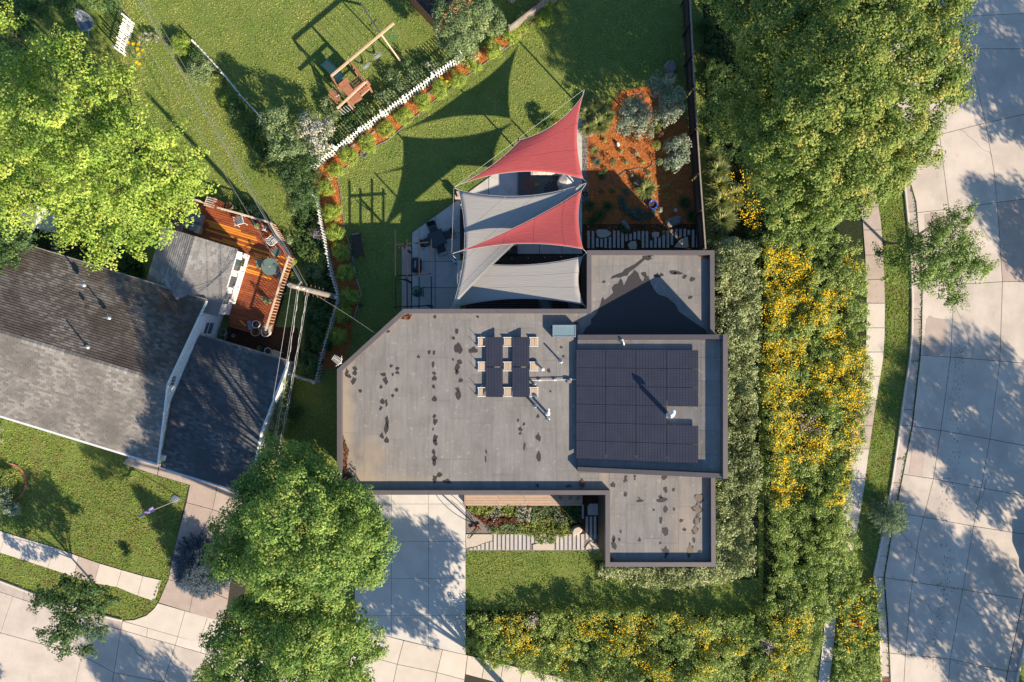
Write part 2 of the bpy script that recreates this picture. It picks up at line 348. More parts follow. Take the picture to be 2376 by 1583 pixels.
def panel_mat():
    m, nt, out = nodes('solar_cells'); N = nt.nodes.new; L = nt.links.new
    tc = N('ShaderNodeTexCoord'); sp = N('ShaderNodeSeparateXYZ'); L(tc.outputs['Object'], sp.inputs[0])
    b = N('ShaderNodeBsdfPrincipled'); b.inputs['Roughness'].default_value = .42; b.inputs['Specular IOR Level'].default_value = .38; L(b.outputs[0], out.inputs[0])
    def line(sock, period, w):
        a = N('ShaderNodeMath'); a.operation = 'PINGPONG'; a.inputs[1].default_value = period/2; L(sock, a.inputs[0])
        c = N('ShaderNodeMath'); c.operation = 'LESS_THAN'; c.inputs[1].default_value = w; L(a.outputs[0], c.inputs[0]); return c.outputs[0]
    l1 = line(sp.outputs[0], .173, .011); l2 = line(sp.outputs[1], .088, .006)
    mx = N('ShaderNodeMath'); mx.operation = 'MAXIMUM'; L(l1, mx.inputs[0]); L(l2, mx.inputs[1])
    oi = N('ShaderNodeNewGeometry'); n = N('ShaderNodeTexNoise'); n.inputs['Scale'].default_value = 1.5; L(oi.outputs['Position'], n.inputs['Vector'])
    cm = N('ShaderNodeMix'); cm.data_type = 'RGBA'; cm.inputs[6].default_value = (.040, .042, .062, 1); cm.inputs[7].default_value = (.066, .068, .095, 1); L(n.outputs[0], cm.inputs[0])
    c2 = N('ShaderNodeMix'); c2.data_type = 'RGBA'; L(mx.outputs[0], c2.inputs[0]); L(cm.outputs[2], c2.inputs[6]); c2.inputs[7].default_value = (.012, .012, .016, 1); L(c2.outputs[2], b.inputs['Base Color'])
    return m
M['cells'] = panel_mat()
M['panelframe'] = pm('panel_frame', (.07, .07, .08), (.06, .06, .07), 5, .4, metal=.4)

LF = {}
LF['maple'] = leafm('maple_leaf', [(0, (.15, .27, .018)), (.5, (.31, .45, .032)), (1, (.54, .60, .06))], .30)
LF['locust'] = leafm('locust_leaf', [(0, (.06, .125, .018)), (.5, (.175, .265, .036)), (.85, (.34, .39, .055)), (1, (.52, .40, .06))], .28)
LF['linden'] = leafm('linden_leaf', [(0, (.06, .145, .022)), (.5, (.165, .295, .040)), (1, (.38, .46, .065))], .28)
LF['birch'] = leafm('birch_leaf', [(0, (.07, .13, .025)), (.6, (.18, .29, .045)), (1, (.36, .46, .09))], .25)
LF['silver'] = leafm('silvery_leaf', [(0, (.10, .15, .095)), (.6, (.25, .31, .20)), (1, (.46, .49, .36))], .25)
LF['apple'] = leafm('greygreen_leaf', [(0, (.09, .15, .05)), (.6, (.21, .30, .11)), (1, (.40, .46, .21))], .3)
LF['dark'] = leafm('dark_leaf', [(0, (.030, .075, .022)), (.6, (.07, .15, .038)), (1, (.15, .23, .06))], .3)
LF['shrub'] = leafm('yellowgreen_leaf', [(0, (.15, .25, .022)), (.5, (.31, .43, .038)), (1, (.50, .57, .06))], .38)
LF['hedge'] = leafm('hedge_leaf', [(0, (.12, .16, .055)), (.5, (.29, .34, .12)), (1, (.54, .57, .28))], .25)
LF['prairie'] = leafm('prairie_leaf', [(0, (.10, .18, .030)), (.5, (.27, .38, .062)), (1, (.54, .60, .17))], .32)
LF['flower'] = leafm('yellow_petal', [(0, (.72, .40, .006)), (.5, (.86, .56, .012)), (1, (.92, .68, .04))], .25, desat=0)
LF['pink'] = leafm('pink_petal', [(0, (.45, .30, .38)), (1, (.65, .50, .58))], .25)
LF['grasstuft'] = leafm('ornamental_grass', [(0, (.09, .13, .022)), (.5, (.21, .26, .06)), (1, (.46, .47, .17))], .3)
LF['spruce'] = leafm('blue_spruce_needle', [(0, (.035, .06, .085)), (.6, (.075, .115, .155)), (1, (.15, .20, .25))], .1)
LF['pine'] = leafm('soft_pine_needle', [(0, (.08, .14, .07)), (.6, (.18, .27, .13)), (1, (.36, .44, .24))], .2)
LF['lawn'] = leafm('grass_blade', [(0, (.11, .23, .030)), (.5, (.25, .40, .052)), (1, (.46, .54, .12))], .25, .6, .45, (.44, .44, .13))
LF['dirtgrass'] = leafm('clover_lawn', [(0, (.18, .30, .04)), (.6, (.32, .46, .055)), (1, (.48, .53, .11))], .35, .6, 1.1, (.33, .27, .11))
LF['litter'] = leafm('dry_leaf', [(0, (.10, .035, .018)), (.5, (.27, .095, .04)), (1, (.42, .20, .10))], .1)
LF['chip'] = leafm('bark_chip', [(0, (.20, .06, .022)), (.5, (.56, .19, .05)), (1, (.80, .36, .13))], .05, .9, 1.2, (.36, .14, .06), desat=0)
LF['burgundy'] = leafm('burgundy_leaf', [(0, (.10, .028, .022)), (.6, (.20, .06, .035)), (1, (.33, .15, .07))], .25)
LF['bicolor'] = leafm('variegated_leaf', [(0, (.06, .10, .04)), (.45, (.14, .19, .08)), (.55, (.45, .42, .33)), (1, (.62, .58, .50))], .2)
LF['lime'] = leafm('lime_leaf', [(0, (.12, .19, .02)), (.5, (.24, .31, .04)), (1, (.42, .44, .12))], .35)
LF['bluegreen'] = leafm('bluegreen_leaf', [(0, (.04, .10, .07)), (.6, (.09, .18, .13)), (1, (.17, .27, .19))], .2)
LF['blackleaf'] = LF['dark']
# ------------------------------------------------------------------ leaves, crowns, grass
def rand_unit(n, rng):
    v = rng.normal(size=(n, 3)); return v/np.linalg.norm(v, axis=1)[:, None]
def leaf_obj(name, P, Nn, S, mat, parent=None, aspect=1.5, tint=None, rng=RNG, loc=None, direction=None, tri=False):
    n = len(P); P = np.asarray(P, float); S = np.asarray(S, float)*np.ones(n)
    Nn = Nn/np.linalg.norm(Nn, axis=1)[:, None]
    d = rand_unit(n, rng) if direction is None else direction + rng.normal(size=(n, 3))*.15
    a = np.cross(Nn, d); a /= np.linalg.norm(a, axis=1)[:, None]+1e-9
    b = np.cross(a, Nn) if direction is not None else np.cross(Nn, a)
    o0 = ORG[parent.name] if parent is not None else Vector(loc if loc is not None else (float(P[:, 0].mean()), float(P[:, 1].mean()), 0))
    P = P - np.array(o0)
    ha = a*(S/aspect/2)[:, None]; hb = b*(S/2)[:, None]
    k = 3 if tri else 4
    V = np.empty((n, k, 3), np.float32)
    if tri: V[:, 0] = P-ha; V[:, 1] = P+ha; V[:, 2] = P+hb*2
    else: V[:, 0] = P-hb; V[:, 1] = P+ha-hb*.1; V[:, 2] = P+hb; V[:, 3] = P-ha-hb*.1
    me = bpy.data.meshes.new(name); me.vertices.add(n*k); me.loops.add(n*k); me.polygons.add(n)
    me.vertices.foreach_set('co', V.ravel()); me.loops.foreach_set('vertex_index', np.arange(n*k, dtype=np.int32))
    me.polygons.foreach_set('loop_start', np.arange(0, n*k, k, dtype=np.int32))
    at = me.attributes.new('tint', 'FLOAT', 'FACE')
    if tint is None: tint = rng.random(n)
    at.data.foreach_set('value', np.clip(tint, 0, 1).astype(np.float32))
    me.materials.append(mat); me.update(calc_edges=True)
    o = bpy.data.objects.new(name, me); col.objects.link(o); ORG[o.name] = o0
    if parent is not None: o.parent = parent
    else: o.location = o0
    return o

def crown_pts(lobes, leaf=.13, cl=.42, per=70, dens=1.0, elong=1.0, gap=.10, seed=1, low=-.35, flat=.8, bumpy=False):
    """leaf clusters over irregular lobes; lobes are (x, y, z, r) in metres"""
    rng = np.random.default_rng(seed); PP = []; NN = []; TT = []; SS = []
    cen = np.array([[l[0], l[1], l[2]] for l in lobes]).mean(0)
    for (x, y, z, r) in lobes:
        nc = max(3, int(dens*4.6*(r/cl)**2*.62))
        d = rand_unit(nc*3, rng); d = d[d[:, 2] > low][:nc]; nc = len(d)
        if bumpy:
            bk = rand_unit(16, rng); dist = ((d[:, None, :]-bk[None])**2).sum(2); bm_ = np.exp(-dist.min(1)/.16); rad = r*(.64+.44*bm_)*rng.uniform(.94, 1.06, nc)*np.where((np.abs(d[:, 2]) < .4) & (rng.random(nc) < .14), 1.17, 1.0)
        else: rad = r*rng.uniform(.62, 1.06, nc)
        c = np.stack([x+d[:, 0]*rad, y+d[:, 1]*rad, z+d[:, 2]*rad*flat], 1)
        keep = rng.random(nc) > (gap+(.30*(bm_ < .35) if bumpy else 0)); c = c[keep]; d = d[keep]; nc = len(c)
        # drop clusters buried in another lobe
        for (x2, y2, z2, r2) in lobes:
            if (x2, y2, z2) == (x, y, z): continue
            q = np.sqrt((c[:, 0]-x2)**2+(c[:, 1]-y2)**2+((c[:, 2]-z2)/flat)**2) < r2*.62
            c = c[~q]; d = d[~q]
        nc = len(c)
        if nc == 0: continue
        out = c-np.array([x, y, z-.3*r]); out /= np.linalg.norm(out, axis=1)[:, None]+1e-9
        hz = out.copy(); hz[:, 2] *= .35; hz /= np.linalg.norm(hz, axis=1)[:, None]+1e-9
        csz = cl*rng.uniform(.65, 1.35, nc)
        m = (per*(csz/cl)**2).astype(int)+6; idx = np.repeat(np.arange(nc), m); n = len(idx)
        uu = rand_unit(n, rng); u = uu*(rng.random(n)**.25)[:, None]
        u[:, 2] *= .75
        al = (u*hz[idx]).sum(1); off = u + hz[idx]*(al*(elong-1))[:, None]
        per_ = u-hz[idx]*al[:, None]; off -= per_*(1-1/math.sqrt(elong))
        p = c[idx]+off*csz[idx][:, None]
        nn = uu*.75+out[idx]*.35+np.array([0, 0, .38])+rng.normal(size=(n, 3))*.33
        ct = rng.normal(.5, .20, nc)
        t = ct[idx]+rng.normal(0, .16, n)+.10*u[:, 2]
        PP.append(p); NN.append(nn); TT.append(t); SS.append(leaf*rng.uniform(.65, 1.3, n))
        # inner leaves, tinted darker to put the crown's inner shade into colour
        k = int(nc*per*.10); q = rand_unit(k, rng)*(r*.75*rng.random(k)**.4)[:, None]; q[:, 2] *= flat*.8
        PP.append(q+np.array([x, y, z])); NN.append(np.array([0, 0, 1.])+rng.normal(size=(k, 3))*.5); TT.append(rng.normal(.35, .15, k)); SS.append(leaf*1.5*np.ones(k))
    return np.concatenate(PP), np.concatenate(NN), np.concatenate(SS), np.concatenate(TT)

def trunk_mb(base, lobes, r0, fork=.45, seed=1, nb=None):
    rnd = random.Random(seed); mb = MB(); base = Vector(base)
    cen = Vector((sum(l[0] for l in lobes)/len(lobes), sum(l[1] for l in lobes)/len(lobes), sum(l[2] for l in lobes)/len(lobes)))
    fk = base.lerp(Vector((base.x*.6+cen.x*.4, base.y*.6+cen.y*.4, cen.z)), fork)
    mb.tube([base, base+Vector((0, 0, .25)), base.lerp(fk, .5)+Vector((rnd.uniform(-.05, .05), rnd.uniform(-.05, .05), 0)), fk], [r0*1.35, r0, r0*.85, r0*.7], 9)
    for l in lobes:
        e = Vector((l[0], l[1], l[2]+l[3]*.3)); m = fk.lerp(e, .5)+Vector((rnd.uniform(-.3, .3), rnd.uniform(-.3, .3), rnd.uniform(0, .4)))
        mb.tube([fk, m, e], [r0*.42, r0*.25, r0*.08], 6)
        for k in range(4):
            a = rnd.uniform(0, 6.28); q = e+Vector((math.cos(a), math.sin(a), rnd.uniform(-.1, .5)))*l[3]*.75
            mb.tube([m.lerp(e, .5), q], [r0*.1, r0*.03], 4)
    return mb
def lobesW(L): return [(*W(a, b, z), r*(CAMH-z)/FPX) for a, b, z, r in L]
def tree(name, base, L, leafmat, label, r0=.16, group=None, seed=1, world_lobes=False, cat='tree', **kw):
    lobes = L if world_lobes else lobesW(L)
    t = thing(name, label, cat, base, group)
    P, Nn, S, T = crown_pts(lobes, seed=seed, **kw)
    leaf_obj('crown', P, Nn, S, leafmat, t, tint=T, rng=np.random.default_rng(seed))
    mk('trunk', trunk_mb(base, lobes, r0, seed=seed), M['bark'], t, smooth=True)
    return t
def bush(name, px, py, rpx, h, leafmat, label, leaf=.07, cl=.16, per=34, group=None, seed=1, dens=1.0, cat='shrub', sy=1.0, n=1, elong=1.0, stem=True):
    """rounded shrub of leaf clusters on short stems"""
    z = h*.45; s = (CAMH-z)/FPX; r = rpx*s; c = W(px, py, z); rnd = random.Random(seed)
    lobes = [(c.x, c.y, z, r*.86)]
    for k in range(4):
        a = rnd.uniform(0, 6.28); lobes.append((c.x+math.cos(a)*r*.38, c.y+math.sin(a)*r*.38*sy, z+rnd.uniform(-.05, .2)*h, r*rnd.uniform(.5, .64)))
    P, Nn, S, T = crown_pts(lobes, leaf=leaf, cl=cl, per=per, dens=dens, seed=seed, gap=.05, flat=min(1.3, h*.55/max(r, .05)), low=-.5, elong=elong)
    P[:, 2] = np.maximum(P[:, 2], .03)
    t = thing(name, label, cat, (c.x, c.y, 0), group)
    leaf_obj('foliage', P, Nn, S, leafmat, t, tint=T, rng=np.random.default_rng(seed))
    mb = MB()
    for k in range(5):
        a = k*1.26; mb.tube([(c.x, c.y, 0), (c.x+math.cos(a)*r*.5, c.y+math.sin(a)*r*.5, h*.7)], .015, 4, .006)
    mk('stem', mb, M['bark'], t)
    return t
def blades(cx, cy, n, length, spread, z0=0.0, rng=RNG, droop=.5, w=.02, lean=(0, 0)):
    """arching blades from a crown: returns points / normals / sizes / directions for leaf_obj (3 pieces a blade)"""
    P = []; Nn = []; S = []; D = []; T = []
    a = rng.uniform(0, 2*np.pi, n); l = length*rng.uniform(.55, 1.1, n); sp = spread*rng.uniform(.25, 1.0, n); tt = rng.random(n)
    dx = np.cos(a); dy = np.sin(a)
    for k, f in enumerate((.2, .55, .88)):
        r = sp*l*f+.02; h = l*(f*(1-sp*.5))-droop*l*sp*f*f
        P.append(np.stack([cx+dx*r+lean[0]*h, cy+dy*r+lean[1]*h, z0+np.maximum(h, .02)], 1))
        sl = (1-sp*.5)-2*droop*sp*f
        d = np.stack([dx*sp, dy*sp, sl], 1); d /= np.linalg.norm(d, axis=1)[:, None]; D.append(d)
        up = np.stack([-dx*sl, -dy*sl, sp], 1); Nn.append(up+np.array([0, 0, .2])); S.append(l*.42); T.append(tt*.8+.1*k)
    return [np.concatenate(q) for q in (P, Nn, S, D, T)]
def grass_clump(name, px, py, n, length, spread, mat, label, cat='ornamental grass', group=None, seed=1, aspect=11, z0=0.0, lean=(0, 0)):
    rng = np.random.default_rng(seed); c = W(px, py, z0+length*.3)
    P, Nn, S, D, T = blades(c.x, c.y, int(n*1.7), length, spread, z0, rng, lean=lean)
    o = leaf_obj(name, P, Nn, S, mat, None, aspect, T, rng, loc=(c.x, c.y, z0), direction=D)
    return tag(o, label, cat, group)
def rosette(name, px, py, rpx, mat, label, h=.25, n=40, leaf=.14, cat='plant', group=None, seed=1, z0=.03, aspect=2.2):
    rng = np.random.default_rng(seed); c = W(px, py, z0); R = rpx*CAMH/FPX
    a = rng.uniform(0, 6.283, n); r = R*np.sqrt(rng.random(n))*.85
    P = np.stack([c.x+np.cos(a)*r, c.y+np.sin(a)*r, z0+h*(1-(r/R)**2*.7)*rng.uniform(.6, 1.1, n)], 1)
    Nn = np.stack([np.cos(a)*r/R*.8, np.sin(a)*r/R*.8, np.ones(n)], 1)+rng.normal(size=(n, 3))*.25
    D = np.stack([np.cos(a), np.sin(a), -.2*np.ones(n)], 1)
    o = leaf_obj(name, P, Nn, leaf*rng.uniform(.7, 1.2, n), mat, None, aspect, None, rng, loc=(c.x, c.y, z0), direction=D)
    return tag(o, label, cat, group)
def flower(name, px, py, rpx, mat, label, stemh=.5, n=7, seed=1):
    rng = np.random.default_rng(seed)
    c = W(px, py, stemh); t = thing(name, label, 'flower', (c.x, c.y, 0))
    mk('stem', MB().tube([(c.x, c.y, 0), (c.x, c.y, stemh)], .008, 4), LFstem, t)
    R = rpx*CAMH/FPX; a = np.arange(n)*6.283/n
    P = np.stack([c.x+np.cos(a)*R*.5, c.y+np.sin(a)*R*.5, stemh+.02+0*a], 1); D = np.stack([np.cos(a), np.sin(a), .3+0*a], 1)
    leaf_obj('petals', P, np.array([0, 0, 1.])+D*-.2, R*1.1*np.ones(n), mat, t, 1.6, None, rng, direction=D)
    return t
LFstem = pm('green_stem', (.06, .12, .03), (.05, .10, .03), 5, .8)

# ------------------------------------------------------------------ setting: ground, lawns
g = MB(); g.prism([(-300, -300), (300, -300), (300, 300), (-300, 300)], -.5, 0.0)
struct('ground', g, M['ground'])

def slabs(parent, quads, ztop, mat, gap=.017, thick=.10, name='concrete_slab'):
    for q in quads:
        pts, mt = (q if isinstance(q, tuple) and isinstance(q[0], list) else (q, mat))
        p = inset(WP(pts, 0), gap)
        z = ztop+random.uniform(-.002, .002)
        mk(name, MB().prism([(v.x, v.y) for v in p], z-thick, z), mt, parent)
def lerp2(a, b, t): return (a[0]+(b[0]-a[0])*t, a[1]+(b[1]-a[1])*t)
def xat(line, y):
    for (x0, y0), (x1, y1) in zip(line, line[1:]):
        if (y0 <= y <= y1) or (line[-1] == (x1, y1) and y > y1) or (line[0] == (x0, y0) and y < y0):
            return x0+(x1-x0)*(y-y0)/(y1-y0)
def yat(line, x):
    for (x0, y0), (x1, y1) in zip(line, line[1:]):
        if x <= x1 or (x1, y1) == line[-1]: return y0+(y1-y0)*(x-x0)/(x1-x0)
def node(colm, row):
    y = row[0][1]
    for _ in range(6): x = xat(colm, y); y = yat(row, x)
    return (xat(colm, y), y)

# street on the east side
C0 = [(2060, -220), (2075, 200), (2105, 400), (2125, 470), (2133, 560), (2140, 670), (2138, 780), (2135, 830), (2117, 989), (2095, 1100), (2080, 1175), (2072, 1220), (2052, 1340), (2060, 1450), (2066, 1583), (2062, 1800)]
CA = [(2168, -220), (2160, 120), (2182, 337), (2201, 484), (2211, 706), (2205, 826), (2182, 999), (2165, 1111), (2130, 1250), (2110, 1400), (2100, 1520), (2085, 1800)]
CB = [(2256, -220), (2238, 60), (2248, 125), (2286, 286), (2306, 400), (2315, 502), (2325, 654), (2319, 838), (2296, 1019), (2276, 1132), (2258, 1221), (2233, 1368), (2204, 1529), (2185, 1800)]
CC = [(2420, -220), (2412, 60), (2418, 286), (2425, 500), (2440, 654), (2436, 838), (2424, 1019), (2412, 1160), (2390, 1300), (2362, 1440), (2337, 1557), (2290, 1800)]
ROWS = [[(2060, -200), (2420, -190)], [(2060, -80), (2420, -88)], [(2060, 44), (2256, 38), (2420, 30)], [(2060, 120), (2243, 114), (2420, 114)], [(2060, 340), (2210, 306), (2286, 286), (2420, 256)], [(2100, 498), (2133, 493), (2200, 486), (2314, 470), (2430, 455)],
        [(2130, 668), (2271, 655), (2324, 654), (2450, 652)], [(2137, 824), (2205, 829), (2319, 838), (2450, 849)], [(2100, 987), (2117, 989), (2184, 999), (2296, 1019), (2430, 1044)], [(2080, 1098), (2165, 1111), (2276, 1132), (2420, 1158)],
        [(2060, 1186), (2128, 1197), (2258, 1221), (2400, 1243)], [(2040, 1338), (2052, 1340), (2233, 1368), (2400, 1395)], [(2044, 1513), (2204, 1529), (2337, 1557), (2400, 1570)], [(2040, 1690), (2204, 1706), (2400, 1740)]]
base = MB(); edge = [C0[0]]+C0[1:]+[(2330, 1800), (2345, 1480), (2440, 800), (2440, 654), (2380, -220)]
rb = [(x-4, y) for x, y in C0]+[(2315, 1800), (2362, 1570), (2400, 1430), (2425, 1300), (2450, 1100), (2470, 838), (2475, 654), (2460, 500), (2430, 200), (2410, -220)]
road = struct('road', MB().prism([(p.x, p.y) for p in WP(rb)], -.05, .012), M['joint'], 'pale concrete street curving past the east side')
Q = []
for i in range(len(ROWS)-1):
    for a, b in ((C0, CA), (CA, CB), (CB, CC)):
        mids_a = [p for p in a if node(a, ROWS[i])[1]+6 < p[1] < node(a, ROWS[i+1])[1]-6]
        mids_b = [p for p in b if node(b, ROWS[i])[1]+6 < p[1] < node(b, ROWS[i+1])[1]-6]
        tanp = (a is CA and i == 5) or (a is C0 and i == 5 and False)
        Q.append(([node(a, ROWS[i]), node(b, ROWS[i])]+mids_b+[node(b, ROWS[i+1]), node(a, ROWS[i+1])]+mids_a[::-1], M['tan'] if (a is CB and i == 5) else M['road']))
slabs(road, Q, .04, M['road'])
mk('patched_slab', MB().prism([(p.x, p.y) for p in WP([(2145, 498), (2190, 492), (2188, 540), (2146, 545)])], .03, .046), M['tan'], road)
mk('patched_slab', MB().prism([(p.x, p.y) for p in WP([(2149, 742), (2156, 732), (2168, 738), (2196, 742), (2198, 760), (2192, 815), (2172, 830), (2141, 822)])], .03, .0465), M['tan'], road)
mk('patched_slab', MB().prism([(p.x, p.y) for p in WP([(2122, 1000), (2150, 1002), (2146, 1040), (2140, 1105), (2108, 1100), (2116, 1040)])], .03, .0455), M['tan'], road)
# gutter pan and kerb, east street
KO = [(2036, -220), (2052, 200), (2098, 420), (2108, 520), (2114, 600), (2117, 700), (2116, 780), (2112, 830), (2098, 920), (2086, 1010), (2070, 1120), (2056, 1200), (2042, 1270), (2028, 1335), (2037, 1400), (2041, 1460), (2044, 1583), (2040, 1800)]
ky = [-200, -90, 20, 130, 240, 350, 492, 600, 717, 741, 838, 951, 987, 1065, 1120, 1200, 1290, 1339, 1411, 1513, 1570, 1690]
def strip_quads(A, B, ys, dy=0):
    out = []
    for y0, y1 in zip(ys, ys[1:]):
        ma = [p for p in A if y0+8 < p[1] < y1-8]; mb_ = [p for p in B if y0+8 < p[1] < y1-8]
        out.append([(xat(A, y0), y0), (xat(B, y0), y0+dy)]+mb_+[(xat(B, y1), y1+dy), (xat(A, y1), y1)]+ma[::-1])
    return out
gut = struct('gutter', MB().prism([(p.x, p.y) for p in WP([(x-1, y) for x, y in KO]+[(x-2, y) for x, y in C0[::-1]])], -.05, .010), M['joint'], 'concrete gutter along the east street')
slabs(gut, [(q, M['gutter'] if q[0][1] < 1200 else M['road']) for q in strip_quads(KO, [(x-2.5, y) for x, y in C0], ky)], .034, M['gutter'])
def kerb(pts, ys=None, w=.13, h=.13, label='', n0=0):
    wp = WP(pts); k = tag(thing('kerb', label, 'kerb', wp[0]), None, None, None, 'structure'); del k['category']
    for a, b in zip(wp, wp[1:]):
        L = (b-a).length; m = max(1, int(L/3.0))
        for i in range(m):
            p, q = a.lerp(b, i/m), a.lerp(b, (i+1)/m); d = (q-p).normalized()*.006
            mk('kerb_stone', MB().bar(p+d+Vector((0, 0, h/2)), q-d+Vector((0, 0, h/2)), w, h), M['conc'], k, bevel=.02)
    return k
kerb([(x-1.5, y) for x, y in KO], label='concrete kerb between the verge and the east street')
eg_ = [(2412+26, 1160), (2390+27, 1300), (2362+26, 1440), (2337+24, 1557), (2290+24, 1800)]; ei_ = [(2413, 1160), (2391, 1300), (2363, 1440), (2338, 1557), (2291, 1800)]
slabs(gut, [([ei_[i], eg_[i], eg_[i+1], ei_[i+1]], M['gutter']) for i in range(4)], .034, M['gutter'])
kerb([(x+1.5, y) for x, y in eg_], label='concrete kerb on the far side of the east street, lower right corner')
# east footpath
SR = [(2010, 250), (2030, 420), (2044, 520), (2050, 600), (2053, 700), (2052, 780), (2049, 830), (2038, 900), (2030, 950), (2015, 1050), (2005, 1130), (1994, 1200), (1984, 1250), (1972, 1310), (1950, 1380), (1940, 1430), (1934, 1500), (1922, 1600), (1915, 1700)]
SL = [(x-(43 if y < 1300 else 26), y-(0 if y < 830 else 6)) for x, y in SR]
sy = [260, 320, 375, 425, 480, 534, 592, 649, 704, 761, 817, 873, 929, 988, 1042, 1110, 1165, 1208, 1262, 1320, 1376, 1430, 1480, 1535, 1600, 1660]
sw = struct('east_footpath', MB().prism([(p.x, p.y) for p in WP(SR+SL[::-1])], -.05, .02), M['joint'], 'concrete footpath between the flower meadow and the grass verge')
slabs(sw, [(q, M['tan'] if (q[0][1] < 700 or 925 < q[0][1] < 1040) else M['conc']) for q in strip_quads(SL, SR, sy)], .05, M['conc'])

# south-west footpath, driveway of the neighbour, apron, gutter and street
top = [(-60, 1212), (15, 1236), (127, 1270), (183, 1290), (232, 1307), (283, 1322), (332, 1336), (376, 1346)]
bot = [(-75, 1258), (0, 1282), (111, 1318), (172, 1338), (219, 1353), (271, 1362), (320, 1382), (359, 1395)]
sw2 = struct('west_footpath', MB().prism([(p.x, p.y) for p in WP(top+bot[::-1])], -.05, .02), M['joint'], 'pale concrete footpath crossing the south-west lawn')
slabs(sw2, [([top[i], top[i+1], bot[i+1], bot[i]], M['tan'] if i == 3 else M['conc']) for i in range(7)], .05, M['conc'])
dw = struct('neighbour_driveway', MB().prism([(p.x, p.y) for p in WP([(447, 1090), (409, 1252), (392, 1345), (368, 1398), (482, 1440), (560, 1440), (600, 1140)])], -.05, .018), M['joint'], 'tan concrete driveway in front of the garage roof')
dl = [(447, 1095), (433, 1166), (410, 1252), (391, 1345), (368, 1398)]; dm = [(508, 1110), (494, 1182), (455, 1266), (452, 1358), (440, 1420)]; dr = [(572, 1130), (556, 1205), (540, 1300), (530, 1390), (520, 1450)]
slabs(dw, [[a[i], a[i+1], b[i+1], b[i]] for i in range(4) for a, b in ((dl, dm), (dm, dr))], .045, M['tan'])
fp = struct('front_path', MB().prism([(p.x, p.y) for p in WP([(302, 1058), (284, 1077), (365, 1104), (444, 1127), (450, 1100)])], -.05, .018), M['joint'], 'narrow tan path under the south eave of the gabled house')
slabs(fp, [[(302, 1056), (284, 1076), (365, 1103), (370, 1075)], [(371, 1075), (366, 1103), (442, 1126), (449, 1100)]], .045, M['tan'])
ap = struct('driveway_apron', MB().prism([(p.x, p.y) for p in WP([(367, 1398), (358, 1412), (340, 1428), (312, 1438), (284, 1440), (343, 1457), (413, 1477), (480, 1497), (560, 1520), (560, 1460), (480, 1432)])], -.05, .018), M['joint'], 'bright concrete apron flaring out to the street')
slabs(ap, [[(367, 1399), (430, 1417), (413, 1477), (343, 1457), (284, 1440), (312, 1438), (340, 1428), (358, 1412)], [(430, 1417), (482, 1432), (462, 1492), (413, 1477)], [(482, 1432), (560, 1456), (560, 1520), (462, 1492)]], .048, M['conc'])
gt = [(-80, 1322), (0, 1349), (57, 1371), (110, 1391), (240, 1430), (285, 1441), (343, 1457), (413, 1477), (470, 1493), (700, 1560), (1000, 1650)]
gb = [(-80, 1345), (0, 1373), (55, 1392), (106, 1408), (236, 1448), (281, 1461), (340, 1478), (407, 1497), (466, 1514), (694, 1582), (994, 1672)]
gw = struct('west_gutter', MB().prism([(p.x, p.y) for p in WP(gt+gb[::-1])], -.05, .010), M['joint'], 'gutter strip between the south-west verge and street')
slabs(gw, [([gt[i], gt[i+1], gb[i+1], gb[i]], M['gutter'] if i < 5 else M['conc']) for i in range(len(gt)-1)], .032, M['conc'])
kerb([(-80, 1320), (0, 1347), (57, 1369), (110, 1389), (240, 1428), (284, 1439)], label='concrete kerb along the south-west verge')
sr = struct('west_street', MB().prism([(p.x, p.y) for p in WP(gb+[(994, 1900), (-300, 1900), (-300, 1300)])], -.05, .008), M['joint'], 'pale concrete street in the south-west corner')
def street_col(a, b, a2, b2):
    return [a, b, b2, a2]
js = [((-170, 1320), (-215, 1440), (-330, 1700)), ((30, 1383), (2, 1468), (-70, 1690)), ((193+20, 1441), (190, 1520), (140, 1740)), ((281, 1461), (265, 1560), (222, 1770)), ((407, 1497), (380, 1583), (330, 1800)), ((478, 1518), (455, 1600), (400, 1820)), ((694, 1582), (668, 1680), (630, 1850)), ((994, 1672), (975, 1750), (950, 1900))]
qq = []
for a, b in zip(js, js[1:]):
    mid = [p for p in gb if a[0][0]+4 < p[0] < b[0][0]-4]
    qq.append([a[0]]+mid+[b[0], b[1], a[1]] if a[0][0] != -170 else [a[0]]+[(-80, 1345), (0, 1373)]+[b[0], b[1], a[1]])
    qq.append([a[1], b[1], b[2], a[2]])
slabs(sr, qq, .036, M['road'])

# driveway of the flat-roofed house
bd = struct('driveway', MB().prism([(p.x, p.y) for p in WP([(822, 1120), (1081, 1120), (1081, 1520), (822, 1450)])], -.05, .016), M['joint'], 'broad pale driveway south of the flat roofed house')
JG = .010; vx = [823, 908.5, 994.5, 1080.5]; hy = [1120, 1169.4, 1256, 1342, 1428]
slabs(bd, [[(vx[i], hy[j]), (vx[i+1], hy[j]), (vx[i+1], hy[j+1]), (vx[i], hy[j+1])] for i in range(3) for j in range(4)]
      + [[(823, 1428), (908.5, 1428), (908.5, 1478), (823, 1455)], [(908.5, 1428), (994.5, 1428), (994.5, 1499), (908.5, 1478)], [(994.5, 1428), (1080.5, 1428), (1080.5, 1519), (994.5, 1499)]], .046, M['drive'], JG)
fs = struct('south_footpath', MB().prism([(p.x, p.y) for p in WP([(823, 1455), (1081, 1519), (1240, 1556), (1420, 1600), (1900, 1690), (1900, 1760), (1300, 1660), (840, 1600), (823, 1520)])], -.05, .016), M['joint'], 'concrete footpath and apron along the southern edge')
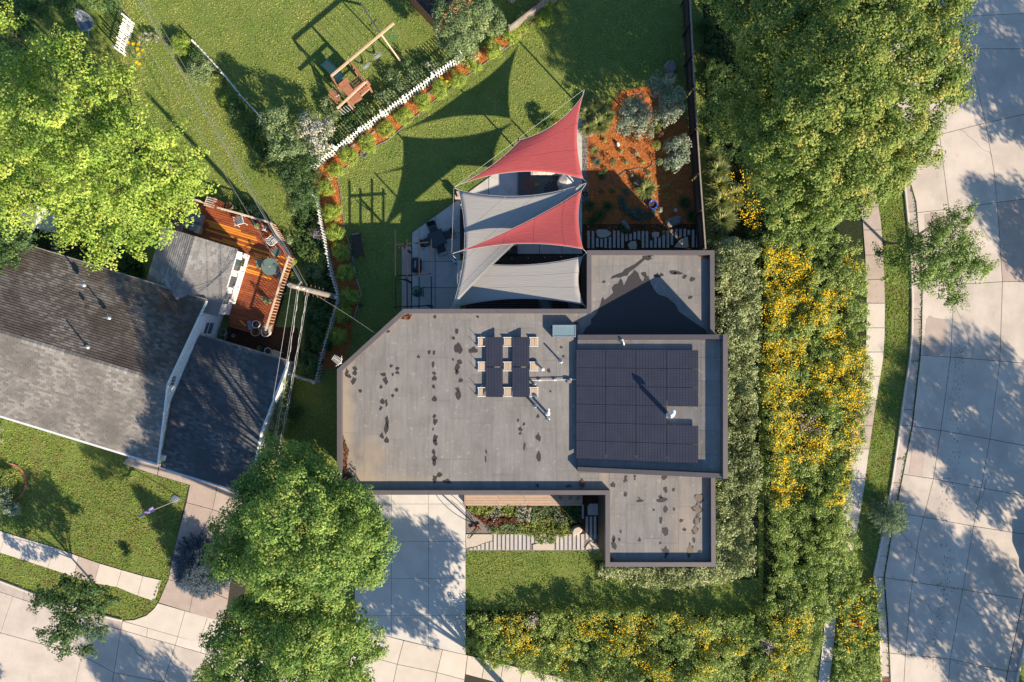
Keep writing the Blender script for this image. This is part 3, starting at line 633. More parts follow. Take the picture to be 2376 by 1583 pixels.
slabs(fs, [[(823, 1456), (937, 1486), (922, 1541), (818, 1512)], [(937, 1486), (1027, 1507), (1014, 1560), (922, 1541)], [(1027, 1507), (1085, 1520), (1078, 1577), (1014, 1560)],
           [(818, 1512), (922, 1541), (905, 1620), (800, 1600)], [(922, 1541), (1014, 1560), (1000, 1640), (905, 1620)], [(1014, 1560), (1078, 1577), (1066, 1650), (1000, 1640)],
           [(1085, 1520), (1126, 1530), (1118, 1574), (1080, 1564)], [(1126, 1530), (1168, 1540), (1160, 1585), (1118, 1574)], [(1168, 1540), (1212, 1551), (1205, 1596), (1160, 1585)], [(1212, 1551), (1258, 1562), (1250, 1606), (1205, 1596)], [(1258, 1562), (1305, 1573), (1297, 1617), (1250, 1606)],
           [(1305, 1573), (1351, 1584), (1343, 1628), (1297, 1617)], [(1351, 1584), (1400, 1596), (1392, 1640), (1343, 1628)]], .046, M['conc'])
# patio
pat = [(932, 575), (932, 560), (956, 541), (1000, 508), (1068, 459), (1348, 257), (1349, 592), (1062, 592), (1062, 725), (932, 725)]
pt = struct('patio', MB().prism([(p.x, p.y) for p in WP([(932, 572), (955, 572), (955, 542), (1349, 257), (1353, 592), (1062, 592), (1062, 725), (932, 725)])], -.05, .030), M['joint'], 'pale concrete patio under the shade sails')
def clipd(x): return 541-(x-956)*(541-257)/(1349-956.)
ve = [956, 1010, 1068, 1134, 1200, 1252, 1304, 1351]
for i in range(len(ve)-1):
    a, b = ve[i], ve[i+1]; ybot = 725 if b <= 1068 else 590
    rws = [r for r in (404, 470, 541, 607, 668, 725) if r <= ybot+1]+([590] if ybot == 590 else [])
    y0a, y0b = clipd(a), clipd(b)
    prev = None; rws = sorted(set([r for r in rws if r > y0a+1]))
    for r in rws:
        if prev is None:
            # slanted head
            heads = [(a, y0a), (b, y0b)]; slabs(pt, [[(a, y0a), (b, y0b), (b, r), (a, r)]], .06, M['patio'])
        else: slabs(pt, [[(a, prev), (b, prev), (b, r), (a, r)]], .06, M['patio'])
        prev = r
slabs(pt, [[(932, 572), (955, 572), (955, 640), (932, 640)], [(932, 641), (955, 641), (955, 725), (932, 725)]], .075, M['tan'])

# planting beds (mulch) and stony strips
def bed(name, pts, mat, z=.014, label=None):
    return struct(name, MB().prism([(p.x, p.y) for p in WP(pts)], -.05, z), mat, label)
MUL = [(1330, -30), (1262, 20), (1205, 90), (1100, 165), (1000, 240), (900, 325), (850, 350), (800, 392), (782, 418), (789, 440), (792, 475), (800, 535), (812, 570), (826, 640), (838, 683), (820, 740), (812, 800), (800, 850), (735, 862), (742, 800), (776, 700), (782, 678), (765, 620), (752, 560), (740, 470), (722, 400), (760, 370), (900, 272), (1060, 150), (1150, 90), (1250, 0), (1290, -30)]
bed('mulch_strip', MUL, M['mulch'], .016, 'orange mulch strip beside the fence')
GAR = [(1352, 385), (1363, 300), (1420, 290), (1418, 240), (1440, 212), (1500, 200), (1580, 240), (1608, 330), (1612, 520), (1540, 560), (1360, 555), (1352, 420)]
bed('garden_mulch', GAR, M['mulch'], .016, 'orange mulch bed east of the patio')
bed('gravel_strip', [(1349, 245), (1363, 290), (1364, 400), (1366, 470), (1350, 470)], M['gravel'], .024, 'gravel strip between the patio and mulch')
bed('stone_path_bed', [(1352, 520), (1625, 520), (1625, 590), (1352, 590)], M['gravel'] if False else M['darkmulch'], .028, 'dark bed under the slatted stepping stones')
bed('front_gravel', [(1082, 1175), (1120, 1180), (1140, 1235), (1400, 1238), (1420, 1150), (1400, 1278), (1082, 1278)], M['gravel'], .018, 'grey gravel bed around the sculpture')
bed('front_planting_soil', [(1082, 1145), (1404, 1145), (1404, 1240), (1150, 1240), (1128, 1205), (1100, 1188), (1082, 1180)], M['darkmulch'], .022, 'soil under the front planting')
bed('yard_soil', [(530, 755), (690, 760), (700, 830), (680, 870), (640, 845), (520, 800)], M['darkmulch'], .014, 'bare dark soil between the deck and garage')
bed('deck_side_soil', [(10, 470), (220, 560), (330, 600), (330, 700), (60, 640), (-40, 600)], M['under'], .014, 'shaded soil behind the gabled house')
bed('hedge_soil', [(1640, 560), (1760, 560), (1760, 1340), (1740, 1345), (1380, 1345), (1380, 1300), (1640, 1300)], M['under'], .013, 'soil under the hedge')
bed('meadow_soil', [(1630, -40), (1760, 150), (1880, 420), (1998, 420), (2005, 560), (2010, 760), (1990, 950), (1960, 1200), (1900, 1330), (1905, 1470), (1850, 1620), (1500, 1620), (1180, 1560), (1082, 1530), (1082, 1415), (1500, 1425), (1770, 1430), (1775, 1000), (1765, 560), (1645, 540)], M['under'], .012, 'soil under the flower meadow')
bed('hedge_shade_soil', [(650, 300), (740, 330), (740, 400), (760, 560), (780, 690), (735, 860), (700, 860), (716, 700), (700, 560), (665, 470)], M['under'], .012, 'soil of the neighbour flower border')

# lawn grass: blades, uncountable
EXC = [[(p.x, p.y) for p in WP(q)] for q in (rb, [(x-1, y) for x, y in KO]+C0[::-1], SR+SL[::-1], top+bot[::-1], [(447, 1090), (409, 1252), (392, 1345), (368, 1398), (560, 1460), (600, 1140)], [(367, 1398), (340, 1428), (284, 1440), (480, 1497), (560, 1520), (560, 1420)],
        gt+gb[::-1], gb+[(994, 1900), (-300, 1900), (-300, 1300)], [(823, 1120), (1081, 1120), (1081, 1520), (823, 1456)], [(823, 1455), (1081, 1519), (1420, 1600), (1420, 1680), (840, 1600)], pat, MUL, GAR,
        [(1349, 245), (1363, 290), (1366, 470), (1350, 470)], [(1352, 520), (1625, 520), (1625, 590), (1352, 590)], [(1082, 1145), (1404, 1145), (1404, 1278), (1082, 1278)], [(530, 755), (690, 760), (700, 830), (640, 845), (520, 800)], [(302, 1058), (284, 1077), (444, 1127), (450, 1100)],
        [(1365, 600), (1650, 600), (1650, 1300), (1420, 1300), (1420, 1140), (800, 1130), (800, 860), (940, 735), (1365, 735)])]
def lawn(name, poly, dens, mat, label, h=.07, w=.05, seed=1):
    rng = np.random.default_rng(seed); wp = [(p.x, p.y) for p in WP(poly)]; n = int(area(wp)*dens)
    x, y = sample(wp, n, rng); k = np.ones(len(x), bool)
    for e in EXC: k &= ~inpoly(x, y, e)
    k &= rng.random(len(x)) > .55*np.clip((vnoise(x, y, .9, seed+20)-.62)*6, 0, 1)
    x = x[k]; y = y[k]; n = len(x)
    P = np.stack([x, y, np.zeros(n)+.0], 1)
    D = np.array([0, 0, 1.])+rng.normal(size=(n, 3))*.75; D[:, 2] = np.abs(D[:, 2])+.25
    D /= np.linalg.norm(D, axis=1)[:, None]
    Nn = rand_unit(n, rng); T = .45*vnoise(x, y, 1.7, seed)+.55*vnoise(x, y, .22, seed+1)+rng.random(n)*.3-.15
    o = leaf_obj(name, P, Nn, h*rng.uniform(.6, 1.3, n), mat, None, h/w, T, rng, loc=(0, 0, 0), direction=D, tri=True)
    return tag(o, label, 'grass', None, 'stuff')
lawn('lawn_grass', [(330, -60), (1620, -60), (1640, 600), (1400, 740), (700, 1130), (560, 1000), (640, 700), (400, 440), (250, 200), (100, -60)], 210, LF['lawn'], 'mown green lawn of the back gardens with long shadows', .075, .055, 3)
lawn('lawn_grass', [(-80, 940), (0, 960), (365, 1075), (600, 1140), (600, 1520), (-80, 1420)], 270, LF['dirtgrass'], 'bright patchy clover lawn in the south west corner', .075, .075, 4)
lawn('lawn_grass', [(1075, 1270), (1420, 1270), (1420, 1300), (1650, 1300), (1790, 1200), (1790, 1440), (1075, 1440)], 260, LF['lawn'], 'green lawn south of the flat roofed house', .08, .055, 5)
lawn('lawn_grass', [(1990, 300), (2120, 300), (2130, 700), (2125, 900), (2060, 1300), (2040, 1340), (2060, 1620), (1920, 1620), (1930, 1400), (1980, 1200), (2040, 850)], 300, LF['dirtgrass'], 'grass verge between the footpath and east street', .09, .06, 6)
lawn('lawn_grass', [(-100, -80), (330, -60), (420, 440), (60, 560), (-100, 560)], 90, LF['lawn'], 'shaded lawn beneath the big bright maple', .08, .06, 8)
# ------------------------------------------------------------------ the flat-roofed house
ZC = 4.1; ZD = 3.76
house = thing('flat_roof_house', 'modern flat roofed house with brown metal parapets and a grey membrane roof', 'house', (0, -2, 0))
OUT = [W(x, y, ZC) for x, y in [(782, 1148.5), (782, 857), (936, 717), (1362, 717), (1362, 581), (1658, 581), (1661, 1315.5), (1405, 1315.5), (1405, 1148.5)]]
OUT = [Vector((p.x, p.y)) for p in OUT]; INN = inset(OUT, .27); WALL = inset(OUT, .05)
mk('wall', MB().prism([(p.x, p.y) for p in WALL], 0, 3.70), M['siding'], house)
n = len(OUT)
for i in range(n):
    j = (i+1) % n; a, b, c, d = OUT[i], OUT[j], INN[j], INN[i]
    L = (b-a).length; k = max(1, round(L/5.2))
    for q in range(k):
        t0, t1 = q/k, (q+1)/k; g_ = .003/L*2
        A, B = a.lerp(b, t0+(g_ if q else 0)), a.lerp(b, t1-(g_ if q < k-1 else 0)); D, Cc = d.lerp(c, t0+(g_ if q else 0)), d.lerp(c, t1-(g_ if q < k-1 else 0))
        mk('coping', MB().prism([A, B, Cc, D], 3.705, ZC), M['coping'], house)
mk('roof_seam_base', MB().prism([(p.x, p.y) for p in inset(OUT, .2)], 3.705, ZD-.006), M['seam'], house)
# membrane sheets laid with narrow recessed joints
INP = [(p.x, p.y) for p in INN]
def clip_poly(poly, clip):
    """Sutherland-Hodgman against a convex clip polygon (ccw)"""
    out = poly
    m = len(clip)
    a = sum(clip[i][0]*clip[(i+1) % m][1]-clip[(i+1) % m][0]*clip[i][1] for i in range(m))
    if a < 0: clip = clip[::-1]
    for i in range(m):
        ax, ay = clip[i]; bx, by = clip[(i+1) % m]; inp = out; out = []
        f = lambda p: (bx-ax)*(p[1]-ay)-(by-ay)*(p[0]-ax)
        for k in range(len(inp)):
            p, q = inp[k-1], inp[k]; fp_, fq = f(p), f(q)
            if (fp_ >= 0) != (fq >= 0):
                t = fp_/(fp_-fq); out.append((p[0]+(q[0]-p[0])*t, p[1]+(q[1]-p[1])*t))
            if fq >= 0: out.append(q)
        if not out: return []
    return out
ix0, iy1 = INP[0][0], INP[2][1]; iy0 = INP[0][1]
def rect(x0, y0, x1, y1): return [(x0, y0), (x1, y0), (x1, y1), (x0, y1)]
main_clip = [INP[0], (W(1343, 0, ZD).x, INP[8][1]), (W(1343, 0, ZD).x, INP[2][1]), INP[2], INP[1]]
rs = random.Random(5)
def sheets(clip, x0, x1, step, y0, y1, hmin, hmax, gap=.0045):
    x = x0
    while x < x1-.05:
        xe = min(x+step, x1); y = y0-rs.uniform(0, 1.2)
        while y < y1:
            ye = y+rs.uniform(hmin, hmax)
            p = clip_poly(rect(x+gap, y+gap, xe-gap, ye-gap), clip)
            if len(p) > 2 and area(p) > .08:
                z = ZD+rs.uniform(-.0015, .0015); mk('membrane_sheet', MB().prism(p, ZD-.012, z), M['membrane'], house)
            y = ye
        x = xe
sheets(main_clip, INP[0][0], W(1343, 0, ZD).x, 1.29, INP[0][1], INP[2][1], 2.0, 4.9)
ne = [INP[3], (INP[4]), (INP[5]), (INP[5][0], W(0, 783, ZD).y), (W(1343, 0, ZD).x, W(0, 783, ZD).y), (W(1343, 0, ZD).x, INP[3][1])]
ne1 = rect(INP[4][0], W(0, 790, ZD).y, INP[5][0], INP[4][1]); sheets(ne1, ne1[0][0], ne1[1][0], 1.75, ne1[0][1], ne1[2][1], .95, 1.4)
ne2 = rect(W(1343, 0, ZD).x, W(0, 790, ZD).y, INP[4][0]-.01, INP[3][1]); sheets(ne2, ne2[0][0], ne2[1][0], 1.0, ne2[0][1], ne2[2][1], .8, 1.3)
se1 = rect(INP[7][0], INP[7][1], INP[6][0], W(0, 1098, ZD).y); sheets(se1, se1[0][0], se1[1][0], 1.05, se1[0][1], se1[2][1], 1.4, 2.4)
se2 = rect(W(1343, 0, ZD).x, INP[8][1], INP[7][0]-.01, W(0, 1098, ZD).y); sheets(se2, se2[0][0], se2[1][0], 1.2, se2[0][1], se2[2][1], .8, 1.3)

# raised shed-roofed block on the east side
UX0, UX1, UN, US = 3.93, OUT[6].x+.02, .37, -7.80
def uz(x): return 3.92+.245*(x-UX0)
mk('upper_wall', MB().add([(UX0, US+.03, 3.70), (UX1-.03, US+.03, 3.70), (UX1-.03, UN-.03, 3.70), (UX0, UN-.03, 3.70), (UX0, US+.03, uz(UX0)-.03), (UX1-.03, US+.03, uz(UX1)-.03), (UX1-.03, UN-.03, uz(UX1)-.03), (UX0, UN-.03, uz(UX0)-.03)],
   [[0, 1, 5, 4], [1, 2, 6, 5], [2, 3, 7, 6], [3, 0, 4, 7], [4, 5, 6, 7], [3, 2, 1, 0]]), M['siding'], house)
mk('upper_wall', MB().prism(rect(OUT[6].x-.0, US+.02, UX1-.02, UN-.02), 0, 3.70), M['siding'], house)
def wedge(x0, x1, y0, y1, lo, hi0, hi1):
    return MB().prism(rect(x0, y0, x1, y1), [lo(x0), lo(x1), lo(x1), lo(x0)], [hi0, hi1, hi1, hi0])
mid = (UX0+UX1)/2
for (ya, yb) in ((UN-.27, UN), (US, US+.27)):
    for xa, xb in ((UX0, mid-.003), (mid+.003, UX1-.272)):
        mk('coping', wedge(xa, xb, ya, yb, lambda x: 3.705, uz(xa)+.26+.08*(xa-UX0)/8.3, uz(xb)+.26+.08*(xb-UX0)/8.3), M['coping'], house)
EH = uz(UX1)+.36
for ya, yb in ((US, -5.0), (-4.994, -1.8), (-1.794, UN)):
    mk('coping', MB().prism(rect(UX1-.27, ya, UX1, yb), 3.705, EH), M['coping'], house)
ys_ = [US+.28, -6.55, -5.15, -3.7, -2.3, -.95, UN-.28]; xs_ = [UX0+.01, 7.0, 10.9, UX1-.28]
for i in range(len(ys_)-1):
    for j in range(3):
        x0, x1, y0, y1 = xs_[j]+.006, xs_[j+1]-.006, ys_[i]+.006, ys_[i+1]-.006
        mk('membrane_sheet', MB().prism(rect(x0, y0, x1, y1), [uz(x0)-.02, uz(x1)-.02]+[uz(x1)-.02, uz(x0)-.02], [uz(x0), uz(x1), uz(x1), uz(x0)]), M['membrane'], house)
# patches of standing damp on the roof (px, py, rx, ry)
WET = """823,855,5,5;823,866,5,6;821,883,6,8;805,864,4,8;809,873,6,4;836,907,5,4;908,849,4,4;922,855,5,4;922,865,4,4;911,869,3,4;889,869,8,4;894,883,6,8;884,898,3,5;920,905,4,5;911,918,4,4;887,932,5,7;896,933,4,8;884,947,4,5;898,976,4,11;897,993,5,13;886,1012,4,7;897,1022,5,7;996,817,4,5;1007,818,4,5;971,828,3,4;1005,845,4,7;1007,866,4,4;1008,878,5,6;1006,897,4,5;1008,926,5,7;1008,966,4,5;1010,978,6,7;1005,996,2,4;1010,1016,6,8;1010,1027,6,7;1006,1049,4,6;1008,1063,5,8;1008,1074,4,9;1020,1102,6,6;1009,1110,7,9;1037,1117,9,5;1063,809,9,12;1098,813,9,7;1051,834,3,3;1066,840,6,6;1061,853,6,9;1061,864,4,6;1069,883,5,5;1061,903,6,5;1063,917,7,10;1128,1048,2,5;1127,1065,2,8;900,769,4,4;1009,735,4,4;1108,735,4,3;1060,768,5,6;1052,785,4,4;1302,806,3,3;1307,827,3,3;1273,860,4,5;1277,908,2,3;1248,966,3,5;1202,975,3,4;1216,984,3,4;1207,996,4,5;1207,1006,3,3;1249,1015,5,9;1217,1035,3,9;1250,1060,5,12;
1452,1106,4,4;1451,1115,4,5;1473,1105,3,3;1473,1111,3,3;1542,1107,7,6;1422,1125,5,7;1451,1147,4,6;1544,1136,6,7;1563,1136,4,4;1485,1162,7,4;1532,1153,4,4;1537,1160,12,6;1544,1182,5,8;1564,1181,4,4;1517,1183,3,3;1482,1155,2,2;1533,1206,5,8;1581,1208,5,4;1588,1229,4,4;1543,1232,8,10;1440,1233,3,4;1437,1252,3,4;1484,1253,3,5;1532,1259,4,3;1424,1250,4,8;1424,1264,5,12;1544,1278,7,9;1545,1288,4,6;1610,1253,4,6;1624,1280,5,4;
1401,654,4,3;1494,636,8,5;1525,640,6,5;1535,638,4,4;1562,632,10,5;1573,634,9,4;1589,641,6,5;1606,648,7,5;1602,690,6,4;1281,760,3,3;1337,750,6,3;1320,1128,6,3;1247,1126,4,4"""
rw = random.Random(11)
def blob(px, py, rx, ry, rnd, k=19, z=ZD+.006, jit=.42):
    c = W(px, py, ZD); s = (CAMH-ZD)/FPX; ph = rnd.uniform(0, 6.28); q = rnd.uniform(.1, jit)
    return [(c.x+math.cos(2*math.pi*i/k)*rx*s*(1+q*math.sin(2*math.pi*i/k*2+ph)+rnd.uniform(-.16, .16)), c.y+math.sin(2*math.pi*i/k)*ry*s*(1+q*math.cos(2*math.pi*i/k*3+ph)+rnd.uniform(-.16, .16))) for i in range(k)]
for s_ in WET.replace('\n', '').split(';'):
    a = [float(q) for q in s_.split(',')]
    mk('damp_patch', MB().prism(blob(*a, rw), ZD-.005, ZD+.005), M['wet'], house)
for a in ((1622, 1155, 13, 10), (1617, 1180, 11, 10), (1621, 1168, 4, 6), (1617, 1207, 8, 10), (1620, 1195, 3, 6), (1613, 1230, 7, 10), (1602, 1276, 7, 14)):
    mk('silt_puddle', MB().prism(blob(*a, rw), ZD-.005, ZD+.0042), M['wet'], house)
    mk('silt_puddle', MB().prism(blob(a[0], a[1], a[2]*.78, a[3]*.82, rw), ZD-.005, ZD+.0075), M['silt'], house)
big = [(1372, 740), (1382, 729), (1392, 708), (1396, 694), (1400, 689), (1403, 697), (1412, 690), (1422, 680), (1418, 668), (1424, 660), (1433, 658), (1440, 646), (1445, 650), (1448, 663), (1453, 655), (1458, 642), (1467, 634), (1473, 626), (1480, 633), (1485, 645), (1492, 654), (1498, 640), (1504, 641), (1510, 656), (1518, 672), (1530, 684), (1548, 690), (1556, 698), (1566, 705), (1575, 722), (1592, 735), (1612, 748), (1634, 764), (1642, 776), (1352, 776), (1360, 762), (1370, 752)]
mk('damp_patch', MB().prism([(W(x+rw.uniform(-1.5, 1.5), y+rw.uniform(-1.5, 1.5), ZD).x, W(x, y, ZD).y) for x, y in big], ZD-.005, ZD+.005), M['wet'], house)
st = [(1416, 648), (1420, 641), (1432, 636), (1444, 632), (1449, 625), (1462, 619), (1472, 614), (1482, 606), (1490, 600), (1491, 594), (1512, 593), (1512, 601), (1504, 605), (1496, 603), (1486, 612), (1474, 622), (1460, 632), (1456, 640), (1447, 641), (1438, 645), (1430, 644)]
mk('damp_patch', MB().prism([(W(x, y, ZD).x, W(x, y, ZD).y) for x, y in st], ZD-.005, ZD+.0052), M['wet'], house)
pass
def litter(pts, n, z, seed, label=None, parent=None):
    wp = [(p.x, p.y) for p in WP(pts, z)]; rng = np.random.default_rng(seed); x, y = sample(wp, n, rng)
    o = leaf_obj('fallen_leaves', np.stack([x, y, z+rng.uniform(.01, .05, n)], 1), np.array([0, 0, 1.])+rng.normal(size=(n, 3))*.6, .085, LF['litter'], parent, 1.5, None, rng); o['kind'] = 'stuff'
    if label: tag(o, label, 'fallen leaves')
    return o
litter([(797, 1010), (803, 1030), (810, 1045), (805, 1075), (808, 1095), (820, 1105), (800, 1125), (797, 1125)], 900, ZD, 1, 'rusty drift of dry leaves along the west parapet')
litter([(930, 738), (950, 731), (957, 732), (952, 741), (934, 742)], 220, ZD, 2, 'small pile of dry leaves at the chamfered parapet corner')
litter([(1616, 591), (1647, 591), (1647, 603), (1628, 598)], 160, ZD, 3, 'few dry leaves in the north east parapet corner')
litter([(1343, 1122), (1352, 1112), (1358, 1126), (1349, 1134)], 120, ZD, 4, 'dry leaves caught by the inner corner of the south parapet')
litter([(1417, 1290), (1424, 1298), (1430, 1306), (1417, 1306)], 120, ZD, 5, 'dry leaves in the south west corner of the front wing')

# roof fittings that belong to the house
def pipe(px, py, h, r=.055, zb=ZD, mat='galv'):
    c = W(px, py, zb+h); b = (c.x, c.y, zb)
    mb = MB(); mb.lathe([(r*2.6, 0), (r*2.4, .02), (r*1.3, .06), (r, .10), (r, h), (r*.72, h), (r*.72, h-.12)], b, 14)
    return mk('vent_pipe', mb, M[mat], house, smooth=False)
for a in ((1303, 839, .75), (1240, 892, .42), (1273, 976, 1.0), (1242, 944, .55)): pipe(*a)
def gooseneck(px, py, h, ang, zb=ZD, r=.075, ln=.25):
    c = W(px, py, zb+h*.8); d = Vector((math.cos(ang), math.sin(ang), 0))
    p = [Vector((c.x, c.y, zb)), Vector((c.x, c.y, zb+h*.8)), Vector((c.x, c.y, zb+h*.95))+d*ln*.25, Vector((c.x, c.y, zb+h))+d*ln*.6, Vector((c.x, c.y, zb+h*.9))+d*ln]
    mb = MB().tube(p, r, 10); mb.prism([(c.x+math.cos(t*.785)*r*2.2, c.y+math.sin(t*.785)*r*2.2) for t in range(8)], zb, zb+.03)
    mk('flue', mb, M['whitemetal'], house, smooth=True)
gooseneck(1272, 962, .8, 1.5, ln=.32); gooseneck(1557, 966, 1.15, 1.2, uz(9.0)-.02, .13, .3); gooseneck(1448, 800, .55, 1.9, uz(5.9), .04, .32)
sk = MB(); a, b = W(1282, 782.5, ZD+.42), W(1336, 754, ZD+.42)
sk.prism(rect(a.x, a.y, b.x, b.y), ZD-.01, ZD+.36); mk('skylight_kerb', sk, M['siding'], house)
fr = MB()
for (x0, y0, x1, y1) in ((a.x, a.y, b.x, a.y+.07), (a.x, b.y-.07, b.x, b.y), (a.x, a.y+.071, a.x+.07, b.y-.071), (b.x-.07, a.y+.071, b.x, b.y-.071)): fr.prism(rect(x0, y0, x1, y1), ZD+.362, ZD+.44)
mk('skylight_frame', fr, M['galv'], house, bevel=.008)
M['skyglass'] = pm('skylight_glass', (.16, .24, .26), (.19, .27, .29), 1.0, .10, spec=.8)
mk('skylight_pane', MB().prism(rect(a.x+.071, a.y+.071, b.x-.071, b.y-.071), ZD+.363, ZD+.415), M['skyglass'], house)
cd = MB(); p0, p1 = W(1233, 883, ZD+.12), W(1344, 880.5, ZD+.12); cd.tube([p0, p1], .022, 8)
for t in (.18, .5, .82):
    q = p0.lerp(p1, t); cd.box((q.x, q.y, ZD+.06), (.16, .12, .12))
mk('conduit', cd, M['whitemetal'], house)
jb = W(1321, 886, ZD+.2); mk('junction_box', MB().box((jb.x, jb.y, ZD+.11), (.24, .18, .2)), M['greywood'], house)
vb = W(1259, 857, ZD+.3); mk('vent_cap', MB().lathe([(.05, 0), (.05, .3), (.10, .31), (.11, .40), (.05, .46)], (vb.x, vb.y, ZD), 12), M['whitemetal'], house)
mk('drain', MB().lathe([(.16, 0), (.15, .05), (.08, .09)], W(1510, 593, ZD), 12), M['black'], house)
# antenna
an = W(784, 842, ZC+.5); ant = thing('tv_antenna', 'white comb shaped television antenna on the west parapet corner', 'antenna', (an.x, an.y, ZC))
mk('mast', MB().tube([(an.x+.1, an.y-.05, ZC-.02), (an.x+.1, an.y-.05, ZC+.75)], .018, 6).tube([W(779, 850, ZC+.6), W(792, 842, ZC+.6), W(793, 826, ZC+.6)], .014, 5), M['white'], ant)
bm = MB(); e0, e1 = W(792, 842, ZC+.72), W(773, 829, ZC+.72); bm.tube([e0, e1], .016, 6); mk('boom', bm, M['white'], ant)
dd = Vector((-(e1-e0).y, (e1-e0).x, 0)).normalized()
for k in range(7):
    c = e0.lerp(e1, .12+.145*k); mk('element', MB().tube([c-dd*(.24-.012*k), c+dd*(.24-.012*k)], .012, 5), M['white'], ant)
# string lights + AC
ac = W(1662, 626, .8); act = thing('air_conditioner', 'white outdoor air conditioner beside the north east wall', 'air conditioner', (ac.x, ac.y, 0))
mk('cabinet', MB().prism(inset(rect(ac.x-.37, ac.y-.42, ac.x+.37, ac.y+.42), 0), .05, .82), M['white'], act, bevel=.06)
mk('fan_grille', MB().lathe([(.30, 0), (.30, .03), (.26, .035), (.25, .012), (.06, .012), (.06, .05)], (ac.x, ac.y, .822), 20), M['black'], act)
fb = MB()
for k in range(9):
    t = k*math.pi/9; fb.tube([(ac.x+math.cos(t)*.27, ac.y+math.sin(t)*.27, .87), (ac.x-math.cos(t)*.27, ac.y-math.sin(t)*.27, .87)], .006, 4)
mk('grille_wire', fb, M['galv'], act)

# ------------------------------------------------------------------ solar arrays
PW, PH = 1.742, 1.070
pmsh = MB().box((0, 0, .02), (PW-.05, PH-.05, .03)); pme = None
def panel(parent, loc, rot, w=PW, h=PH):
    mb = MB().box((0, 0, .018), (w-.04, h-.04, .030)); o = bpy.data.objects.new('solar_panel', PMESH[(w, h)][0]); col.objects.link(o); o.parent = parent; o.location = loc; o.rotation_euler = rot
    f = bpy.data.objects.new('frame', PMESH[(w, h)][1]); col.objects.link(f); f.parent = o
PMESH = {}
def mkpanelmesh(w, h):
    m1 = bpy.data.meshes.new('solar_panel'); mb = MB().box((0, 0, .016), (w-.036, h-.036, .030)); m1.from_pydata(mb.v, [], mb.f); m1.materials.append(M['cells'])
    m2 = bpy.data.meshes.new('frame'); mb = MB()
    for c, s in (((0, h/2-.009, .018), (w, .018, .036)), ((0, -h/2+.009, .018), (w, .018, .036)), ((w/2-.009, 0, .018), (.018, h-.0365, .036)), ((-w/2+.009, 0, .018), (.018, h-.0365, .036))): mb.box(c, s)
    m2.from_pydata(mb.v, [], mb.f); m2.materials.append(M['panelframe']); PMESH[(w, h)] = (m1, m2)
mkpanelmesh(PW, PH); mkpanelmesh(1.03, 1.77)
th = math.atan(.245)
A0 = Vector((3.86, -.50, 0))
arr = thing('solar_array', 'large array of dark solar panels covering the sloping east roof', 'solar panels', (7.3, -3.8, uz(7.3)))
for r in range(6):
    for c in range(4):
        if r == 3 and c == 3: continue
        s_ = (c+.5)*(PW+.025); x = A0.x+s_*math.cos(th); y = A0.y-.02-(r+.5)*(PH+.018); z = uz(x)+.14
        panel(arr, Vector((x, y, z))-arr.location, (0, -th, 0))
for r in range(6):
    for f in (.28, .72):
        y = A0.y-(r+f)*(PH+.018); x1 = A0.x+(4 if r != 3 else 3)*(PW+.025)*math.cos(th)-.05
        mk('mounting_rail', MB().bar((A0.x+.03, y, uz(A0.x+.03)+.085), (x1, y, uz(x1)+.085), .04, .08), M['galv'], arr)
# small ballasted array: two tilted double rows with nine ballast trays
ar2 = thing('solar_array', 'small pair of dark solar panel rows weighted by tan pavers on the flat roof', 'solar panels', (*W(1178, 852, ZD).xy, ZD))
tl = math.atan(.22/1.03)
for cx_ in (1147.2, 1208.8):
    for cy_ in (816.5, 887):
        c = W(cx_, cy_, ZD+.27); panel(ar2, c-ar2.location, (0, -tl, 0), 1.03, 1.77)
rp = random.Random(3)
for ri, ry in enumerate((793.6, 850.5, 909.8)):
    for ci, (xa, xb) in enumerate(((1107.5, 1127), (1167.5, 1189), (1228, 1249.5))):
        z = ZD+.12; p0, p1 = W(xa, ry+10.2, z), W(xb, ry-10.2, z)
        tr = MB()
        tr.bar((p0.x, p0.y, z), (p1.x, p0.y, z), .05, .06); tr.bar((p0.x, p1.y, z), (p1.x, p1.y, z), .05, .06)
        tr.bar((p0.x+.07, p0.y+.03, z-.02), (p0.x+.07, p1.y-.03, z-.02), .04, .05); tr.bar((p1.x-.03, p0.y+.03, z-.02), (p1.x-.03, p1.y-.03, z-.02), .03, .05)
        if ci == 0: tr.tube([(p0.x+.03, p0.y, ZD), (p0.x+.03, p0.y, ZD+.42)], .014, 6); tr.tube([(p0.x+.03, p1.y, ZD), (p0.x+.03, p1.y, ZD+.42)], .014, 6)
        mk('ballast_tray', tr, M['whitemetal'], ar2)
        full = not (ci == 0 and ri != 1)
        w_ = (p1.x-p0.x-.16) if full else .22; x0 = p0.x+.11
        if full and (ri+ci) % 2 == 0: cells = [(x0, x0+w_/2-.005), (x0+w_/2+.005, x0+w_)]
        else: cells = [(x0, x0+w_)]
        for k, (u0, u1) in enumerate(cells):
            mk('paver', MB().prism(rect(u0, p0.y+.05, u1, p1.y-.05), ZD+.05, ZD+.13+.012*k+rp.uniform(0, .01)), M['paver'], ar2)

